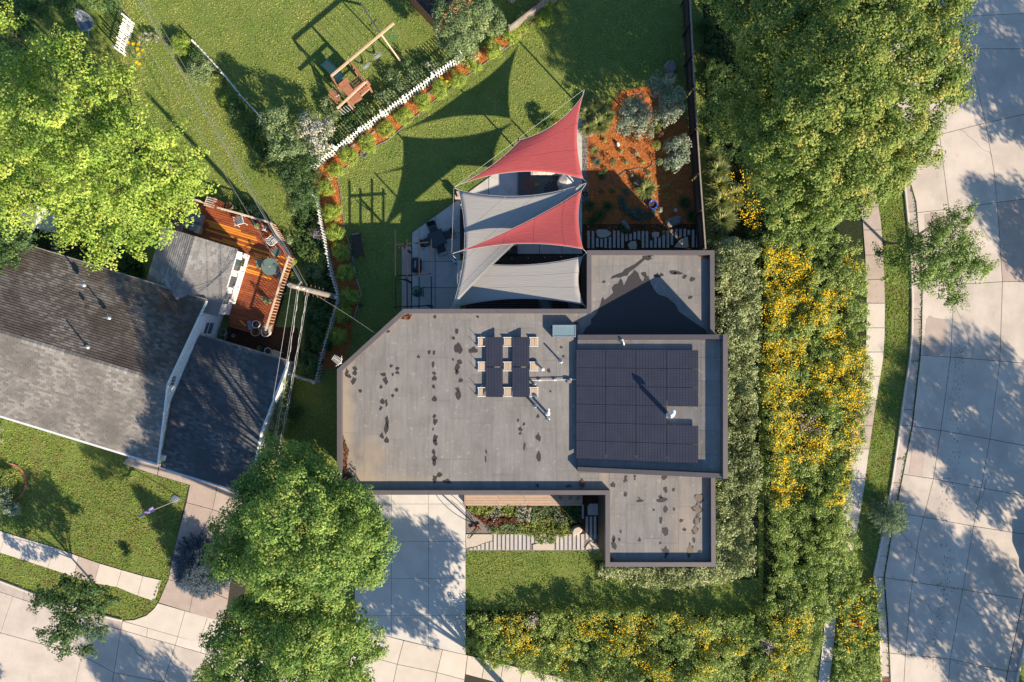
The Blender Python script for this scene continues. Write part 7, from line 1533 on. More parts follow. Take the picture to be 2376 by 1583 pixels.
grass_clump('daylily', 1040, 198, 200, .6, .9, LF['grasstuft'], 'spiky daylily clump between two round shrubs of the mulch strip', 'plant', seed=351)
for k, (x, y, lb) in enumerate(((1025, 182, 'orange daylily flower above the spiky clump'), (1038, 190, 'second orange daylily flower, nearer the picket fence'))): flower('lily_flower', x, y, 4, LF['flower'], lb, .6, 6, k)
for k, (x, y, m, lb) in enumerate(((1385, 375, 'bluegreen', 'blue green spiky plant beside the gravel strip'), (1396, 408, 'dark', 'dark spiky plant just below the sail shadow line'), (1380, 350, 'grasstuft', 'yellow spiky plant above the blue green one'))): grass_clump('spiky_plant', x, y, 110, .45, .9, LF[m], lb, 'plant', seed=355+k)
for k, (x, y, ln) in enumerate(((1368, 478, .6), (1392, 500, .6), (1410, 480, .55), (1375, 512, .5), (1450, 530, .5), (1588, 470, .6), (1605, 500, .6))): grass_clump('shade_plant', x, y, 170, ln, .85, LF['dark'], ('dark strappy plant at the patio edge under the sail corner', 'dark strappy plant lower left of the mulch bed', 'dark strappy plant left of the hosta curve', 'dark strappy plant touching the slatted path at its patio end', 'dark strappy plant between the two boulders', 'dark strappy plant above the boulder with the white tag', 'dark strappy plant in the corner of the dark fence')[k], 'plant', seed=360+k)
# hostas in a curve
for k, (x, y, r) in enumerate(((1452, 442, 8), (1443, 462, 9), (1447, 478, 10), (1458, 488, 10), (1470, 498, 10), (1482, 490, 10), (1484, 505, 10), (1500, 502, 10), (1518, 492, 7))):
    bush('hosta', x, y, r, .38, LF['bluegreen'], ('small blue green hosta at the top of the curve', 'blue green hosta second from the top of the curve', 'blue green hosta third from the top of the curve', 'blue green hosta at the left bend of the curve', 'blue green hosta at the bottom middle of the curve', 'blue green hosta tucked inside the curve', 'blue green hosta lowest in the curve', 'blue green hosta at the right end of the curve', 'lone small hosta right of the blue pot shadow')[k], leaf=.07, cl=.12, per=16, seed=380+k, cat='plant', group='hostas curving round the spiky grass')
small = [(1402, 328, 6, 'lime', 'tiny bright plant above the white stone'), (1458, 232, 7, 'lime', 'lime plant in the top loop of the mulch'), (1420, 378, 11, 'dark', 'dark green low shrub in the middle of the mulch'), (1440, 352, 6, 'apple', 'small plant in the centre of the orange mulch'), (1475, 358, 7, 'silver', 'small silvery plant right of centre in the mulch'), (1520, 340, 14, 'lime', 'yellow green leafy vine on the rusty obelisk'), (1522, 300, 15, 'lime', 'yellow green leafy vine above the obelisk'), (1528, 378, 10, 'apple', 'plant at the lower left of the right silvery tree'), (1545, 392, 9, 'lime', 'lime plant at the lit mulch edge'), (1505, 405, 7, 'apple', 'small plant just above the spiky grass'), (1545, 432, 6, 'lime', 'two leaf plant right of the lit mulch'), (1548, 450, 5, 'lime', 'tiny plant below the two leaf plant'), (1530, 488, 8, 'bicolor', 'flecked plant right below the blue pot'), (1370, 313, 6, 'pink', 'white flowering plant at the top of the mulch beside the gravel'), (1405, 395, 6, 'dark', 'plant on the sail shadow edge'), (1465, 408, 5, 'bluegreen', 'tiny round plant left of the spiky grass top'), (1452, 378, 6, 'apple', 'plant right of the dark low shrub'), (1490, 378, 6, 'lime', 'lime tuft by the curved hose'), (1420, 445, 6, 'dark', 'dim plant in the shaded left mulch'), (1540, 540, 6, 'lime', 'sprig beside the slatted path'), (1395, 445, 7, 'dark', 'dim plant near the coil of hose')]
for k, (x, y, r, m, lb) in enumerate(small): rosette('garden_plant', x, y, r, LF[m], lb, .28 if r < 10 else .6, int(14*r), .10, seed=400+k)
for k, (x, y, r, m, lb) in enumerate(((838, 560, 9, 'apple', 'small green plant at the top of the wooden bench'), (818, 588, 7, 'bluegreen', 'blue green seedling left of the bench middle'), (818, 612, 8, 'bluegreen', 'blue green seedling at the lower end of the bench'), (826, 640, 8, 'bluegreen', 'blue green seedling at the lawn edge below the bench'), (765, 418, 10, 'bicolor', 'pale flowering plant at the mulch corner'), (838, 708, 7, 'dark', 'dark seedling by the steel edging'))): rosette('garden_plant', x, y, r, LF[m], lb, .35, 60, .11, seed=430+k)
for k, (x, y) in enumerate(((330, 88), (345, 92), (362, 94), (338, 82), (350, 80), (366, 84), (322, 96))): bush('hydrangea', x, y, 5, .9, LF['bicolor'], ('cream hydrangea head nearest the white fence piece', 'cream hydrangea head, lower middle of the group', 'cream hydrangea head, right end of the lower row', 'cream hydrangea head, upper left', 'cream hydrangea head, upper middle', 'cream hydrangea head, far upper right', 'cream hydrangea head touching the orange lilies')[k], leaf=.05, cl=.08, per=16, seed=440+k, cat='flower', group='cream hydrangeas by the wires')
for k, (x, y) in enumerate(((298, 100), (310, 103), (322, 104), (320, 115), (332, 118), (323, 127), (318, 146), (325, 150))): flower('lily_flower', x, y, 5, LF['flower'], ('orange lily against the white fence piece', 'orange lily second from the white fence piece', 'orange lily third from the white fence piece', 'orange lily at the middle of the trail', 'orange lily right of the middle', 'orange lily below the middle', 'orange lily second from the lower end', 'orange lily at the lowest end of the trail')[k], .8, 6, 20+k)
rosette('garden_plant', 320, 118, 26, LF['apple'], 'leafy green lily foliage by the short white fence', .6, 420, .2, seed=460, aspect=5)
# front garden carpets
def carpet(poly, n, h, m, label, seed, leaf=.09, cl=.16, per=16): return mass('ground_cover', poly, n, h, LF[m], label, leaf, seed, cl, per, 'ground cover')
carpet([(622, 285), (700, 262), (800, 262), (900, 215), (1040, 130), (1062, 142), (930, 240), (840, 305), (745, 372), (700, 470), (640, 400)], 620, .75, 'apple', 'leafy green planting along the outside of the diagonal picket fence', 499, .10, .26, 22)
mass('garage_vines', [(650, 870), (668, 880), (672, 950), (660, 1030), (620, 1090), (590, 1110), (612, 1040), (632, 960)], 230, 1.7, LF['apple'], 'leafy vines and shrubs crowding the white garage wall', .10, 497, .26, 26, 'shrubs')
carpet([(705, 470), (735, 470), (760, 590), (780, 690), (738, 870), (700, 850), (712, 700), (690, 560)], 420, .6, 'dark', 'leafy dark planting along the outside of the lower picket fence', 498, .10, .24, 20)
carpet([(1084, 1170), (1145, 1170), (1148, 1185), (1125, 1200), (1084, 1185)], 130, .35, 'lime', 'bright green ground cover next to the driveway', 501)
carpet([(1145, 1172), (1165, 1172), (1168, 1195), (1148, 1208), (1128, 1202)], 110, .35, 'bicolor', 'variegated ground cover behind the sculpture', 502, .07)
carpet([(1160, 1172), (1200, 1172), (1200, 1198), (1170, 1198)], 100, .35, 'lime', 'bright green ground cover in the middle of the front bed', 503)
carpet([(1198, 1172), (1232, 1174), (1230, 1205), (1200, 1212), (1196, 1190)], 130, .4, 'bicolor', 'large variegated patch in the front bed', 504, .08)
carpet([(1084, 1184), (1128, 1200), (1132, 1218), (1105, 1200)], 60, .25, 'burgundy', 'burgundy edging plants near the driveway', 505)
carpet([(1130, 1205), (1230, 1200), (1225, 1215), (1190, 1214), (1132, 1222)], 130, .28, 'burgundy', 'burgundy ribbon of leaves through the front bed', 506)
carpet([(1235, 1174), (1290, 1172), (1300, 1190), (1265, 1200), (1232, 1215)], 140, .3, 'apple', 'green ground cover right of the variegated patch', 507)
carpet([(1285, 1175), (1318, 1205), (1300, 1218), (1280, 1200)], 80, .35, 'bicolor', 'variegated plants at the shadow edge', 508, .08)
carpet([(1300, 1170), (1345, 1175), (1350, 1205), (1325, 1215)], 120, .35, 'dark', 'shaded ground cover in the entry corner', 509)
carpet([(1132, 1222), (1180, 1215), (1210, 1220), (1208, 1240), (1140, 1240)], 150, .28, 'apple', 'mossy green ground cover above the stepping strips', 510, .07)
carpet([(1205, 1215), (1300, 1195), (1330, 1225), (1320, 1242), (1290, 1250), (1285, 1262), (1252, 1262), (1240, 1245), (1200, 1240)], 420, .3, 'lime', 'pale green creeping plants spilling over the stepping strips', 511, .08)
for k, (x, y, m, r, lb) in enumerate(((1150, 1231, 'lime', 8, 'glowing lime tuft in the front bed'), (1300, 1153, 'litter', 9, 'bronze plant beside the wooden walk'), (1322, 1153, 'dark', 9, 'green plant in the entry shade'), (1340, 1155, 'litter', 9, 'second bronze plant, nearer the wing wall'), (1225, 1150, 'bicolor', 0, ''))):
    if r: rosette('garden_plant', x, y, r, LF[m], lb, .4, 110, .09, seed=520+k)
# bark chips: loose pieces over the mulch
def chips(poly, dens, mat, label, seed, z=.02, size=.06):
    rng = np.random.default_rng(seed); wp = [(p.x, p.y) for p in WP(poly)]; n = int(area(wp)*dens); x, y = sample(wp, n, rng)
    o = leaf_obj('bark_chips', np.stack([x, y, z+rng.uniform(0, .035, n)], 1), np.array([0, 0, 1.])+rng.normal(size=(n, 3))*.5, size*rng.uniform(.6, 1.7, n), mat, None, 2.0, None, rng, loc=(0, 0, 0)); return tag(o, label, 'mulch', None, 'stuff')
chips(MUL, 260, LF['chip'], 'loose orange bark chips of the long mulch strip', 601); chips(GAR, 260, LF['chip'], 'loose orange bark chips of the garden bed', 602)
LF['pebble'] = leafm('pebble', [(0, (.10, .095, .09)), (.5, (.28, .26, .23)), (1, (.50, .47, .42))], 0, .8)
chips([(1349, 250), (1363, 290), (1364, 400), (1366, 470), (1350, 470)], 700, LF['pebble'], 'pebbles of the gravel strip beside the patio', 603, .025, .06)
# weeds in the road joints
rg = np.random.default_rng(9); Pw = []
for ln in (C0[2:], [(2066, 1340), (2260, 1369)], [(2080, 1514), (2337, 1557)], [(2117, 838), (2135, 838)], [(2082, 1065), (2102, 1065)], [(376, 1346), (370, 1360), (362, 1378), (360, 1396)]):
    for (x0, y0), (x1, y1) in zip(ln, ln[1:]):
        n_ = int(math.hypot(x1-x0, y1-y0)*(.9 if ln[0][0] in (2105, 2117, 2082, 376) else .25)); t = rg.random(n_)
        for q in t:
            if rg.random() < .45 or ln[0][0] != 2105: p = W(x0+(x1-x0)*q-2, y0+(y1-y0)*q, .045); Pw.append((p.x+rg.normal()*.03, p.y+rg.normal()*.05, .05+rg.random()*.04))
Pw = np.array(Pw); tag(leaf_obj('joint_weeds', Pw, rand_unit(len(Pw), rg)+[0, 0, 1], .10, LF['linden'], None, 1.6), 'weeds growing in the street and gutter joints', 'weeds', None, 'stuff')
mb = MB(); rk = random.Random(31)
for (x0, y0, x1, y1) in ((2150, 560, 2200, 640), (2215, 700, 2260, 820), (2300, 1100, 2260, 1180), (2120, 1380, 2190, 1440), (2230, 300, 2300, 360), (100, 1480, 180, 1520), (300, 1490, 360, 1560), (2090, 1230, 2140, 1300), (2240, 1400, 2330, 1470)):
    pts = [W(x0+(x1-x0)*t/9+rk.uniform(-4, 4), y0+(y1-y0)*t/9+rk.uniform(-4, 4), .041) for t in range(10)]; mb.tube(pts, .009, 4)
o = mk('hairline_cracks', mb, M['joint'], road); o['kind'] = 'stuff'
# street stains: dark drips under the trees
rg = np.random.default_rng(12); mb = MB()
for k in range(420):
    y = rg.uniform(800, 1560); x = 2230-(y-800)*.085+rg.normal()*9+(6*math.sin(y*.02)); p = W(x, y, 0); r = rg.uniform(.012, .04)
    a_ = rg.uniform(0, 3); mb.prism([(p.x+math.cos(a_+q*1.05)*r*.6, p.y+math.sin(a_+q*1.05)*r*1.5) for q in range(6)], .03, .0445)
o = mk('tar_spots', mb, M['wet'], road); o['kind'] = 'stuff'

# ------------------------------------------------------------------ stones, pots, small garden objects
def rock(px, py, sx, sy_, h, label, rot=0, m='rock', seed=1, cat='boulder'):
    rnd = random.Random(seed); c = W(px, py, h*.5); R = Matrix.Rotation(rot, 3, 'Z'); mb = MB().ball((0, 0, 0), (sx, sy_, h), 13, 8, .13, rnd)
    mb.v = [tuple(c.xy)+(0,) and tuple(Vector((c.x, c.y, h*.35))+R @ Vector((max(-.86*sx, min(.86*sx, v[0])), max(-.86*sy_, min(.86*sy_, v[1])), min(v[2], h*.62)))) for v in mb.v]
    return solo('boulder', mb, M[m], label, cat, bevel=.02)
rock(1556, 157, .42, .48, .55, 'grey boulder in the shade near the top of the dark fence', .6, seed=1); rock(1564, 514, .62, .34, .42, 'grey boulder carrying a small white tag by the slatted path', .35, seed=2)
rock(1452, 523, .46, .19, .35, 'long split boulder lying diagonally at the slatted path', -.95, seed=3); rock(1477, 425, .26, .20, .3, 'grey rock hidden by the spiky grass', .3, seed=4); rock(1434, 335, .12, .16, .25, 'small white stone standing in the mulch', .4, 'white', 5, 'stone')
tg_ = W(1574, 510, .35); solo('plant_tag', MB().box((tg_.x, tg_.y, .36), (.14, .17, .02), .1), M['white'], 'small white tag lying on the grey boulder', 'tag')
bp_ = W(1515, 475, .4); t = thing('blue_pot', 'glossy cobalt blue pot lying in the mulch under the spiky grass', 'pot', (bp_.x, bp_.y, 0)); mk('pot', MB().lathe([(.12, .0), (.22, .16), (.27, .36), (.29, .44), (.25, .44), (.22, .30)], (bp_.x, bp_.y, 0), 20), M['blue'], t, smooth=True); mk('soil', MB().lathe([(.235, .30), (.235, .34)], (bp_.x, bp_.y, 0), 16), M['soil'], t)
ob = thing('garden_obelisk', 'rust coloured narrow obelisk between the silvery trees', 'garden ornament', (*W(1528, 318, 0).xy, 0))
for a_ in (-.12, .12):
    for b_ in (-.12, .12): p = W(1530, 318, 0); mk('rod', MB().tube([(p.x+a_, p.y+b_, 0), (p.x, p.y, 1.6)], .02, 5), M['rust'], ob)
for z in (.4, .8, 1.2): s_ = .12*(1-z/1.6); mk('ring', MB().tube([(p.x-s_, p.y-s_, z), (p.x+s_, p.y-s_, z), (p.x+s_, p.y+s_, z), (p.x-s_, p.y+s_, z)], .014, 4, closed=True), M['rust'], ob)
hs = [W(x, y, .05) for x, y in ((1372, 437), (1400, 428), (1430, 412), (1450, 398), (1480, 391), (1500, 392), (1512, 385), (1515, 372))]; solo('garden_hose', MB().tube(hs, .018, 6), M['hose'], 'grey hose snaking across the orange mulch bed', 'hose')
hs = [W(x, y, .06) for x, y in ((1040, 470), (1000, 498), (975, 515), (960, 530), (952, 545))]; solo('garden_hose', MB().tube(hs, .014, 6), M['hose'], 'thin hose along the slanting patio edge', 'hose')
hs = [W(x, y, .05) for x, y in ((1455, 1357), (1540, 1366), (1620, 1360), (1650, 1354), (1668, 1342))]; solo('garden_hose', MB().tube(hs, .016, 6), M['hose'], 'pale hose at the edge of the southern planting', 'hose')
flower('coneflower', 1567, 488, 5, LF['pink'], 'pale pink flower above the tagged boulder', .6, 8, 5)
# slatted path of strips and flat stones at the north-east wall
np_ = thing('slatted_path', 'path of narrow pale paving strips and flat stones in the shade', 'path', (*W(1490, 555, 0).xy, 0)); del np_['category']; np_['kind'] = 'structure'
ST = [(45, 1145, 1460), (125, 1145, 1460), (205, 1275, 1440), (280, 1290, 1440), (355, 1275, 1455), (435, 1255, 1460), (512, 1140, 1450), (588, 1140, 1455), (663, 1175, 1455), (735, 1195, 1330), (808, 1195, 1315), (885, 1165, 1300), (960, 1150, 1300), (1035, 1145, 1455), (1108, 1150, 1450), (1185, 1320, 1450), (1260, 1270, 1450), (1335, 1270, 1450), (1412, 1150, 1450), (1488, 1135, 1450), (1562, 1125, 1400), (1640, 1105, 1285), (1717, 1105, 1260), (1795, 1105, 1245), (1868, 1125, 1215), (1947, 1125, 1440), (2025, 1120, 1440), (2098, 1235, 1410)]
for xc, y0, y1 in ST:
    a, b = W(1360+(xc-22)/7.84, 390+y1/7.84, .05), W(1360+(xc+22)/7.84, 390+y0/7.84, .05); mk('paving_strip', MB().prism(rect(a.x, a.y, b.x, b.y), .0, .055+random.uniform(-.002, .002)), M['pavestrip'], np_)
for pl_ in ([(180, 1140), (230, 1115), (370, 1118), (455, 1175), (440, 1225), (360, 1260), (280, 1272), (205, 1240)], [(755, 1400), (800, 1340), (900, 1325), (928, 1400), (910, 1475), (800, 1478)], [(1195, 1180), (1240, 1160), (1330, 1165), (1330, 1240), (1270, 1270), (1205, 1255)], [(1600, 1440), (1700, 1310), (1800, 1260), (1850, 1255), (1865, 1440), (1800, 1455)]):
    mk('flat_stone', MB().prism([(W(1360+x/7.84, 390+y/7.84, .05).x, W(1360+x/7.84, 390+y/7.84, .05).y) for x, y in pl_], 0, .062), M['stone'], np_, bevel=.008)
fp2 = thing('front_slatted_path', 'sunlit path of narrow pale strips and flat stones before the entry', 'path', (*W(1240, 1258, 0).xy, 0)); del fp2['category']; fp2['kind'] = 'structure'
def S7(x, y): return (1040+x/6.036, 1130+y/6.036)
x = 656; k = 0
while x < 1920:
    if not (1180 < x < 1500): y0, y1 = 662, 882
    else: y0, y1 = 662, 760
    if 1180 < x < 1500 and k % 1 == 0: y1 = 790-(x-1180)*.1
    a, b = W(*S7(x-19, y1), .05), W(*S7(x+19, y0), .05); mk('paving_strip', MB().prism(rect(a.x, a.y, b.x, b.y), 0, .055+random.uniform(-.002, .002)), M['pavestrip'], fp2); x += 58.3; k += 1
for x, y0 in ((601, 765), (543, 780), (483, 800), (430, 825), (375, 845), (318, 860)):
    a, b = W(*S7(x-19, 882), .05), W(*S7(x+19, y0), .05); mk('paving_strip', MB().prism(rect(a.x, a.y, b.x, b.y), 0, .055), M['pavestrip'], fp2)
for pl_ in ([(245, 662), (615, 662), (612, 750), (520, 775), (380, 830), (250, 850)], [(1190, 882), (1180, 812), (1250, 790), (1420, 765), (1485, 795), (1485, 882)], [(1925, 840), (1965, 785), (2020, 875), (1925, 875)], [(1975, 770), (2000, 762), (2125, 865), (2040, 872)]):
    mk('flat_stone', MB().prism([W(*S7(x, y), .05).xy[:] for x, y in pl_], 0, .066), M['stone'], fp2, bevel=.01)
rock(1338, 1230, .42, .30, .5, 'pale pointed rock half in shade at the front entry', .5, 'stone', 7)
# side strips at the entry
for k in range(4):
    a, b = W(*S7(1925+k*57, 735), .05), W(*S7(1960+k*57, 415), .05); mk('paving_strip', MB().prism(rect(a.x, a.y, b.x, b.y), 0, .055), M['pavestrip'], fp2)
mk('flat_stone', MB().prism([W(*S7(x, y), .05).xy[:] for x, y in ((1950, 270), (1985, 235), (2135, 235), (2130, 395), (1955, 395))], 0, .066), M['pavestrip'], fp2); mk('flat_stone', MB().prism([W(*S7(x, y), .05).xy[:] for x, y in ((1870, 250), (1898, 250), (1898, 445), (1870, 445))], 0, .064), M['pavestrip'], fp2)
wk = thing('wooden_walk', 'wooden board walk along the front of the flat roofed house', 'boardwalk', (*W(1210, 1160, 0).xy, 0)); yb = 1138.
while yb < 1171:
    xx = 1080
    for xe in (1150, 1215, 1290, 1352):
        xj = xe+random.uniform(-12, 12) if xe < 1352 else xe; a, b = W(xx+.3, yb+5.6, .35), W(xj-.3, yb, .35); mk('walk_board', MB().prism(rect(a.x, a.y, b.x, b.y), .28, .35+random.uniform(-.002, .002)), M['walkwood'], wk); xx = xj
    yb += 6.0
a, b = W(1077.5, 1171, .35), W(1080, 1138, .35); mk('walk_edge', MB().prism(rect(a.x, a.y, b.x, b.y), 0, .36), M['walkwood'], wk)
# sculpture by the driveway
scp = thing('garden_sculpture', 'bow shaped dark metal sculpture on a rusty cross beside the driveway', 'sculpture', (*W(1106, 1212, 0).xy, 0)); bs = W(1107, 1221, 0); tpv = W(1080, 1192, 2.0)
pa = W(1108, 1222, .15)
ax_ = Vector((-.35, -.15, 2.1)); base_ = Vector((bs.x, bs.y, .1)); sidev = Vector((.8, .6, 0)).normalized()
for s_ in (-1, 1): mk('bow', MB().tube([base_+ax_*(t/14)+sidev*s_*.42*math.sin(math.pi*t/14) for t in range(15)], .022, 6), M['black'], scp)
mk('blade', MB().bar(base_+ax_*.02, base_+ax_*.98, .10, .03), M['black'], scp); mk('rod', MB().tube([base_+ax_*.1+sidev*.12, base_+ax_*.55+sidev*.12], .02, 6), M['galv'], scp)
mk('cross_foot', MB().bar(W(1092, 1226, .08), W(1114, 1217, .08), .13, .12), M['rust'], scp); mk('cross_foot', MB().bar(W(1098, 1216, .10), W(1115, 1232, .10), .13, .12), M['rust'], scp)
# wooden bench on the lawn edge
wb = thing('garden_bench', 'dark slatted wooden bench at the lawn edge beside the mulch strip', 'bench', (*W(826, 568, 0).xy, 0)); b0, b1 = W(824, 541, .45), W(834, 596, .45); bd2 = (b1-b0).normalized(); bs2 = Vector((-bd2.y, bd2.x, 0))
for k in range(14): c = b0.lerp(b1, (k+.5)/14); mk('slat', MB().bar(c-bs2*.26, c+bs2*.26, .09, .03), M['greywood'] if k < 1 else M['fencewood'], wb)
for s_ in (-1, 1): mk('rail', MB().bar(b0+bs2*.27*s_-Vector((0, 0, .03)), b1+bs2*.27*s_-Vector((0, 0, .03)), .05, .08), M['fencewood'], wb)
for t in (.04, .96):
    for s_ in (-1, 1): c = b0.lerp(b1, t)+bs2*.24*s_; mk('leg', MB().bar((c.x, c.y, 0), (c.x, c.y, .42), .07, .07), M['fencewood'], wb)
# hammock in the north-west yard
hm = thing('hammock', 'dark blue grey hammock with stand in the shaded north west yard', 'hammock', (*W(197, 50, 0).xy, 0)); h0, h1 = W(178, 24, .9), W(206, 74, .9); hd = (h1-h0).normalized(); hsd = Vector((-hd.y, hd.x, 0)); m = MB()
for i in range(13):
    t = i/12; w_ = .48*math.sin(math.pi*min(1, max(0, t)))**.5+.03; c = h0.lerp(h1, t)-Vector((0, 0, .45*4*t*(1-t)))
    for j in range(5): q = (j/2-1); m.v.append(tuple(c+hsd*q*w_+Vector((0, 0, .16*q*q))))
for i in range(12):
    for j in range(4): m.f.append([i*5+j, (i+1)*5+j, (i+1)*5+j+1, i*5+j+1]); m.m.append(j % 2)
o = mk('sling', m, [M['cushion'], M['greyplastic']], hm); s_ = o.modifiers.new('thickness', 'SOLIDIFY'); s_.thickness = .012
e0, e1 = W(165, 10, 1.1), W(203, 95, 1.1); mk('rope', MB().tube([e0, h0], .012, 5).tube([h1, e1], .012, 5), M['white'], hm)
for e in (e0, e1): mk('stand_arm', MB().tube([e, (e.x*.6+(h0.x+h1.x)*.2, e.y*.6+(h0.y+h1.y)*.2, .05)], .03, 7), M['galv'], hm)
# shed at the top edge
sh = thing('garden_shed', 'small dark roofed shed cut by the top edge', 'shed', (*W(985, -10, 0).xy, 0)); s0, s1 = W(962, -2, 2.3), W(1008, 48, 2.3); dd_ = (s1-s0).normalized(); nn_ = Vector((-dd_.y, dd_.x, 0)); nn_ = nn_ if nn_.y > 0 else -nn_
q = [s0-dd_*1.2, s1, s1+nn_*3.2, s0-dd_*1.2+nn_*3.2]; mk('wall', MB().prism([(v.x, v.y) for v in inset(q, .15)], 0, 2.2), M['cedar'], sh)
for k in range(14):
    a, b = s0-dd_*1.2+nn_*(k*.23), s0-dd_*1.2+nn_*(k*.23+.222); mk('roof_panel', MB().add([P3(a, 2.3+k*.05), P3(s1+nn_*(k*.23), 2.3+k*.05), P3(s1+nn_*(k*.23+.222), 2.35+k*.05), P3(b, 2.35+k*.05), P3(a, 2.25+k*.05), P3(s1+nn_*(k*.23), 2.25+k*.05), P3(s1+nn_*(k*.23+.222), 2.30+k*.05), P3(b, 2.30+k*.05)], [[0, 1, 2, 3], [7, 6, 5, 4], [0, 4, 5, 1], [1, 5, 6, 2], [2, 6, 7, 3], [3, 7, 4, 0]]), M['roofbrown'], sh)
trim(sh, s0-dd_*1.2-nn_*.02, s1-nn_*.02, .05, .12, 'fascia', 'cedar')
# patio clutter under the maple: pale roof corner, steps, timber frames
cr2 = thing('outbuilding', 'pale grey flat roof of an outbuilding half hidden by the maple', 'building', (*W(55, 500, 0).xy, 0)); mk('roof', MB().prism([W(x, y, 2.4).xy[:] for x, y in ((30, 480), (84, 470), (80, 532), (40, 525))], 2.3, 2.42), M['membrane'], cr2); mk('wall', MB().prism([W(x, y, 2.4).xy[:] for x, y in ((34, 484), (80, 475), (77, 528), (44, 521))], 0, 2.29), M['white'], cr2)
st_ = thing('garden_steps', 'weathered slatted steps between the maple and the gabled house', 'steps', (*W(128, 565, 0).xy, 0))
for k in range(8): a, b = W(117+k*1.6, 584-k*8, .3), W(137+k*1.6, 588-k*8, .3); mk('step_board', MB().bar(a, b, .13, .05), M['greywood'], st_)
tf = thing('planter_box', 'pale timber planter frame showing below the maple', 'planter', (*W(105, 525, 0).xy, 0))
for a, b in (((92, 531), (108, 540)), ((92, 531), (103, 510)), ((108, 540), (118, 516))): mk('timber', MB().bar(W(*a, .4), W(*b, .4), .08, .3), M['railwood'], tf)
gp_ = thing('downpipe_rail', 'long grey rail leading from the outbuilding to the gabled roof', 'rail', (*W(73, 545, 0).xy, 0)); mk('rail_bar', MB().bar(W(79, 520, 1.2), W(69, 572, 1.2), .12, .08), M['galv'], gp_)
wl = thing('white_rail', 'short white rail in dark plants behind the gabled house', 'rail', (*W(214, 570, 0).xy, 0)); mk('rail_bar', MB().bar(W(219, 566, .8), W(208, 600, .8), .10, .06), M['white'], wl)
mass('yard_plants', [(140, 600), (330, 560), (330, 690), (220, 650), (150, 610)], 300, .5, LF['dark'], 'dark leafy plants between the maple and the gabled house', seed=350, per=22, cat='plants')
# round brick edging, mulch ring, mailbox flag, hydrant, drain, hydrant
be = thing('brick_edging', 'curved brick edging around the plants at the left edge', 'edging', (*W(25, 1120, 0).xy, 0))
for k in range(17):
    t = -1.35+k*.17; px, py = 18+42*math.cos(t), 1120+44*math.sin(t); c = W(px, py, .06); mk('brick', MB().box((c.x, c.y, .05), (.20, .10, .10), -t+math.pi/2), M['brick'], be, bevel=.008)
fl = thing('lamp_and_flag', 'tall curved pole with a pale disc and a small purple blue banner on the lawn', 'garden flag', (*W(405, 1162, 0).xy, 0))
fl['label'] = 'leaning pole with a pale disc top and purple blue banner on the lawn'
f0, f1 = W(419, 1158, .1), W(357, 1183, 1.6); mk('pole', MB().tube([f0, f1], .025, 7), M['galv'], fl); mk('base_disc', MB().lathe([(.26, .0), (.26, .05), (.05, .09)], (W(407, 1158, 0).x, W(407, 1158, 0).y, 0), 18), M['galv'], fl)
m = MB(); a, b = W(357, 1181, 1.6), W(322, 1199, 1.5); nrm = Vector((-(b-a).y, (b-a).x, 0)).normalized()
for i in range(9):
    t = i/8; c = a.lerp(b, t)+Vector((0, 0, .05*math.sin(t*9))); w_ = .16*(1-.75*t); m.v += [tuple(c+nrm*w_), tuple(c), tuple(c-nrm*w_)]
for i in range(8):
    for j in range(2): m.f.append([i*3+j, (i+1)*3+j, (i+1)*3+j+1, i*3+j+1]); m.m.append((i//2+j) % 2 if i < 5 else 0)
o = mk('banner', m, [M['flagblue'], pm('banner_pale', (.42, .30, .45), (.36, .26, .42), 5, .8)], fl); s_ = o.modifiers.new('thickness', 'SOLIDIFY'); s_.thickness = .008
hy_ = W(1981, 1440, .5); hyt = thing('fire_hydrant', 'red fire hydrant in the wild planting of the verge', 'fire hydrant', (hy_.x, hy_.y, 0)); mk('barrel', MB().lathe([(.17, 0), (.17, .05), (.11, .07), (.11, .95), (.15, .97), (.15, 1.02), (.12, 1.12), (.05, 1.18), (.03, 1.24)], (hy_.x, hy_.y, 0), 16), M['red'], hyt)
for s_ in (-1, 1): mk('outlet', MB().tube([(hy_.x, hy_.y, .85), (hy_.x+s_*.22, hy_.y, .85)], .055, 8), M['red'], hyt)
mk('outlet_cap', MB().tube([(hy_.x, hy_.y, .8), (hy_.x, hy_.y-.24, .8)], .075, 8), M['white'], hyt)
dr_ = thing('storm_drain', 'rusty storm drain grate at the bottom edge of the gutter', 'drain', (*W(2055, 1577, 0).xy, .03)); a, b = W(2044, 1596, .05), W(2066, 1571, .05)
mk('pit', MB().prism(rect(a.x, a.y, b.x, b.y), .03, .040), M['black'], dr_)
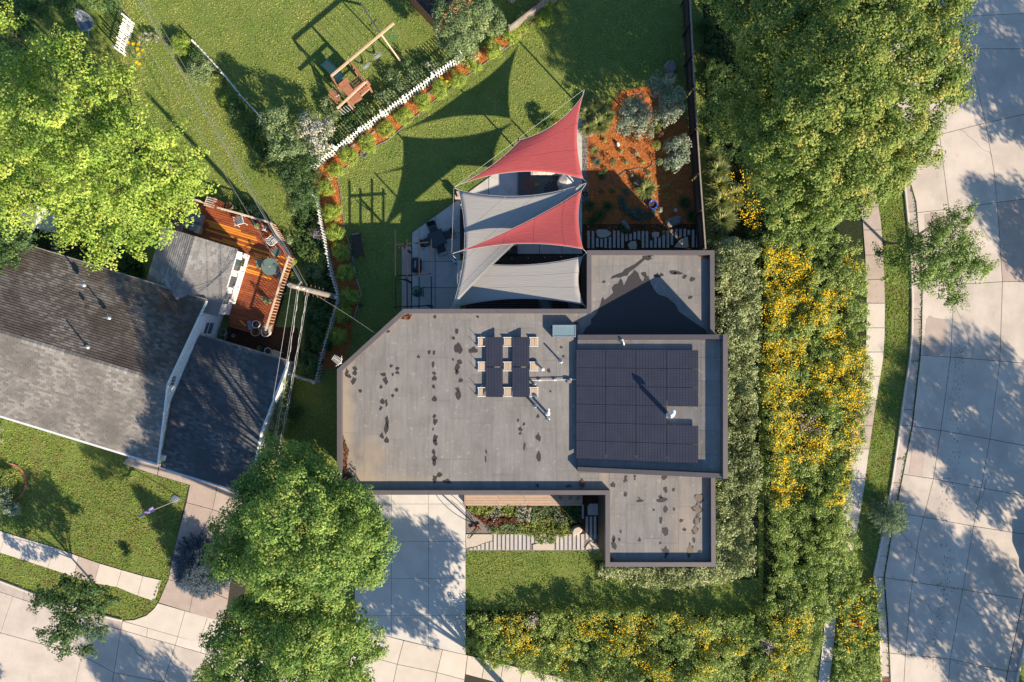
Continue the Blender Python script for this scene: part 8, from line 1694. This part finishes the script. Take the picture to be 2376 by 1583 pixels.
for k in range(7): y_ = a.y+(b.y-a.y)*(k+.25)/7; mk('grate_bar', MB().prism(rect(a.x, y_, b.x, y_+.055), .041, .06), M['rust'], dr_)
# parked vehicle at the right edge: only its wheel and wing reach into the picture
car = thing('parked_car', 'dark car cut by the right edge with one wheel showing', 'car', (*W(2400, 1262, 0).xy, 0)); cc = W(2449, 1300, .6)
def carsec(z, sx, sy_): return [(cc.x+a*sx, cc.y+b*sy_, z) for a, b in ((-.8, -1), (.8, -1), (1, -.85), (1, .85), (.75, 1), (-.75, 1), (-1, .85), (-1, -.85))]
vs = carsec(.25, .88, 2.1)+carsec(.55, .92, 2.2)+carsec(.92, .86, 2.1); mb = MB().add(vs, [[i+8*j, (i+1) % 8+8*j, (i+1) % 8+8*(j+1), i+8*(j+1)] for j in range(2) for i in range(8)]+[list(range(16, 24)), list(range(7, -1, -1))]); mk('body', mb, M['black'], car, bevel=.06)
vs = [(cc.x+a*sx, cc.y+b*sy_-.15, z) for z, sx, sy_ in ((.93, .80, 1.15), (1.42, .62, .75)) for a, b in ((-1, -1), (1, -1), (1, 1), (-1, 1))]; mk('cabin', MB().add(vs, [[0, 1, 5, 4], [1, 2, 6, 5], [2, 3, 7, 6], [3, 0, 4, 7], [4, 5, 6, 7], [3, 2, 1, 0]]), M['glass'], car, bevel=.05)
for sx_ in (-1, 1):
    for sy_ in (-1.3, 1.35):
        c = Vector((cc.x+sx_*.82, cc.y+sy_, .33)); w_ = mk('wheel', MB().tube([c-Vector((.12, 0, 0)), c+Vector((.12, 0, 0))], .33, 18), M['rubber'], car); mk('rim', MB().tube([c+Vector((sx_*.121, 0, 0)), c+Vector((sx_*.135, 0, 0))], .20, 10), M['galv'], w_)
# trellis shadowed plants on the deck
bush('deck_vine', 478-0+0, 692, 0.1, .2, LF['dark'], 'x', seed=999) if False else None
potted(621, 700, .18, .35, LF['apple'], 'trailing green plant in a pot by the lower deck railing', 'greywood', .7, 200, .5)
potted(612, 692, .12, .3, LF['bicolor'], 'twiggy pale plant in a pot left of the trailing green one', 'terra', .7, 60, .5)
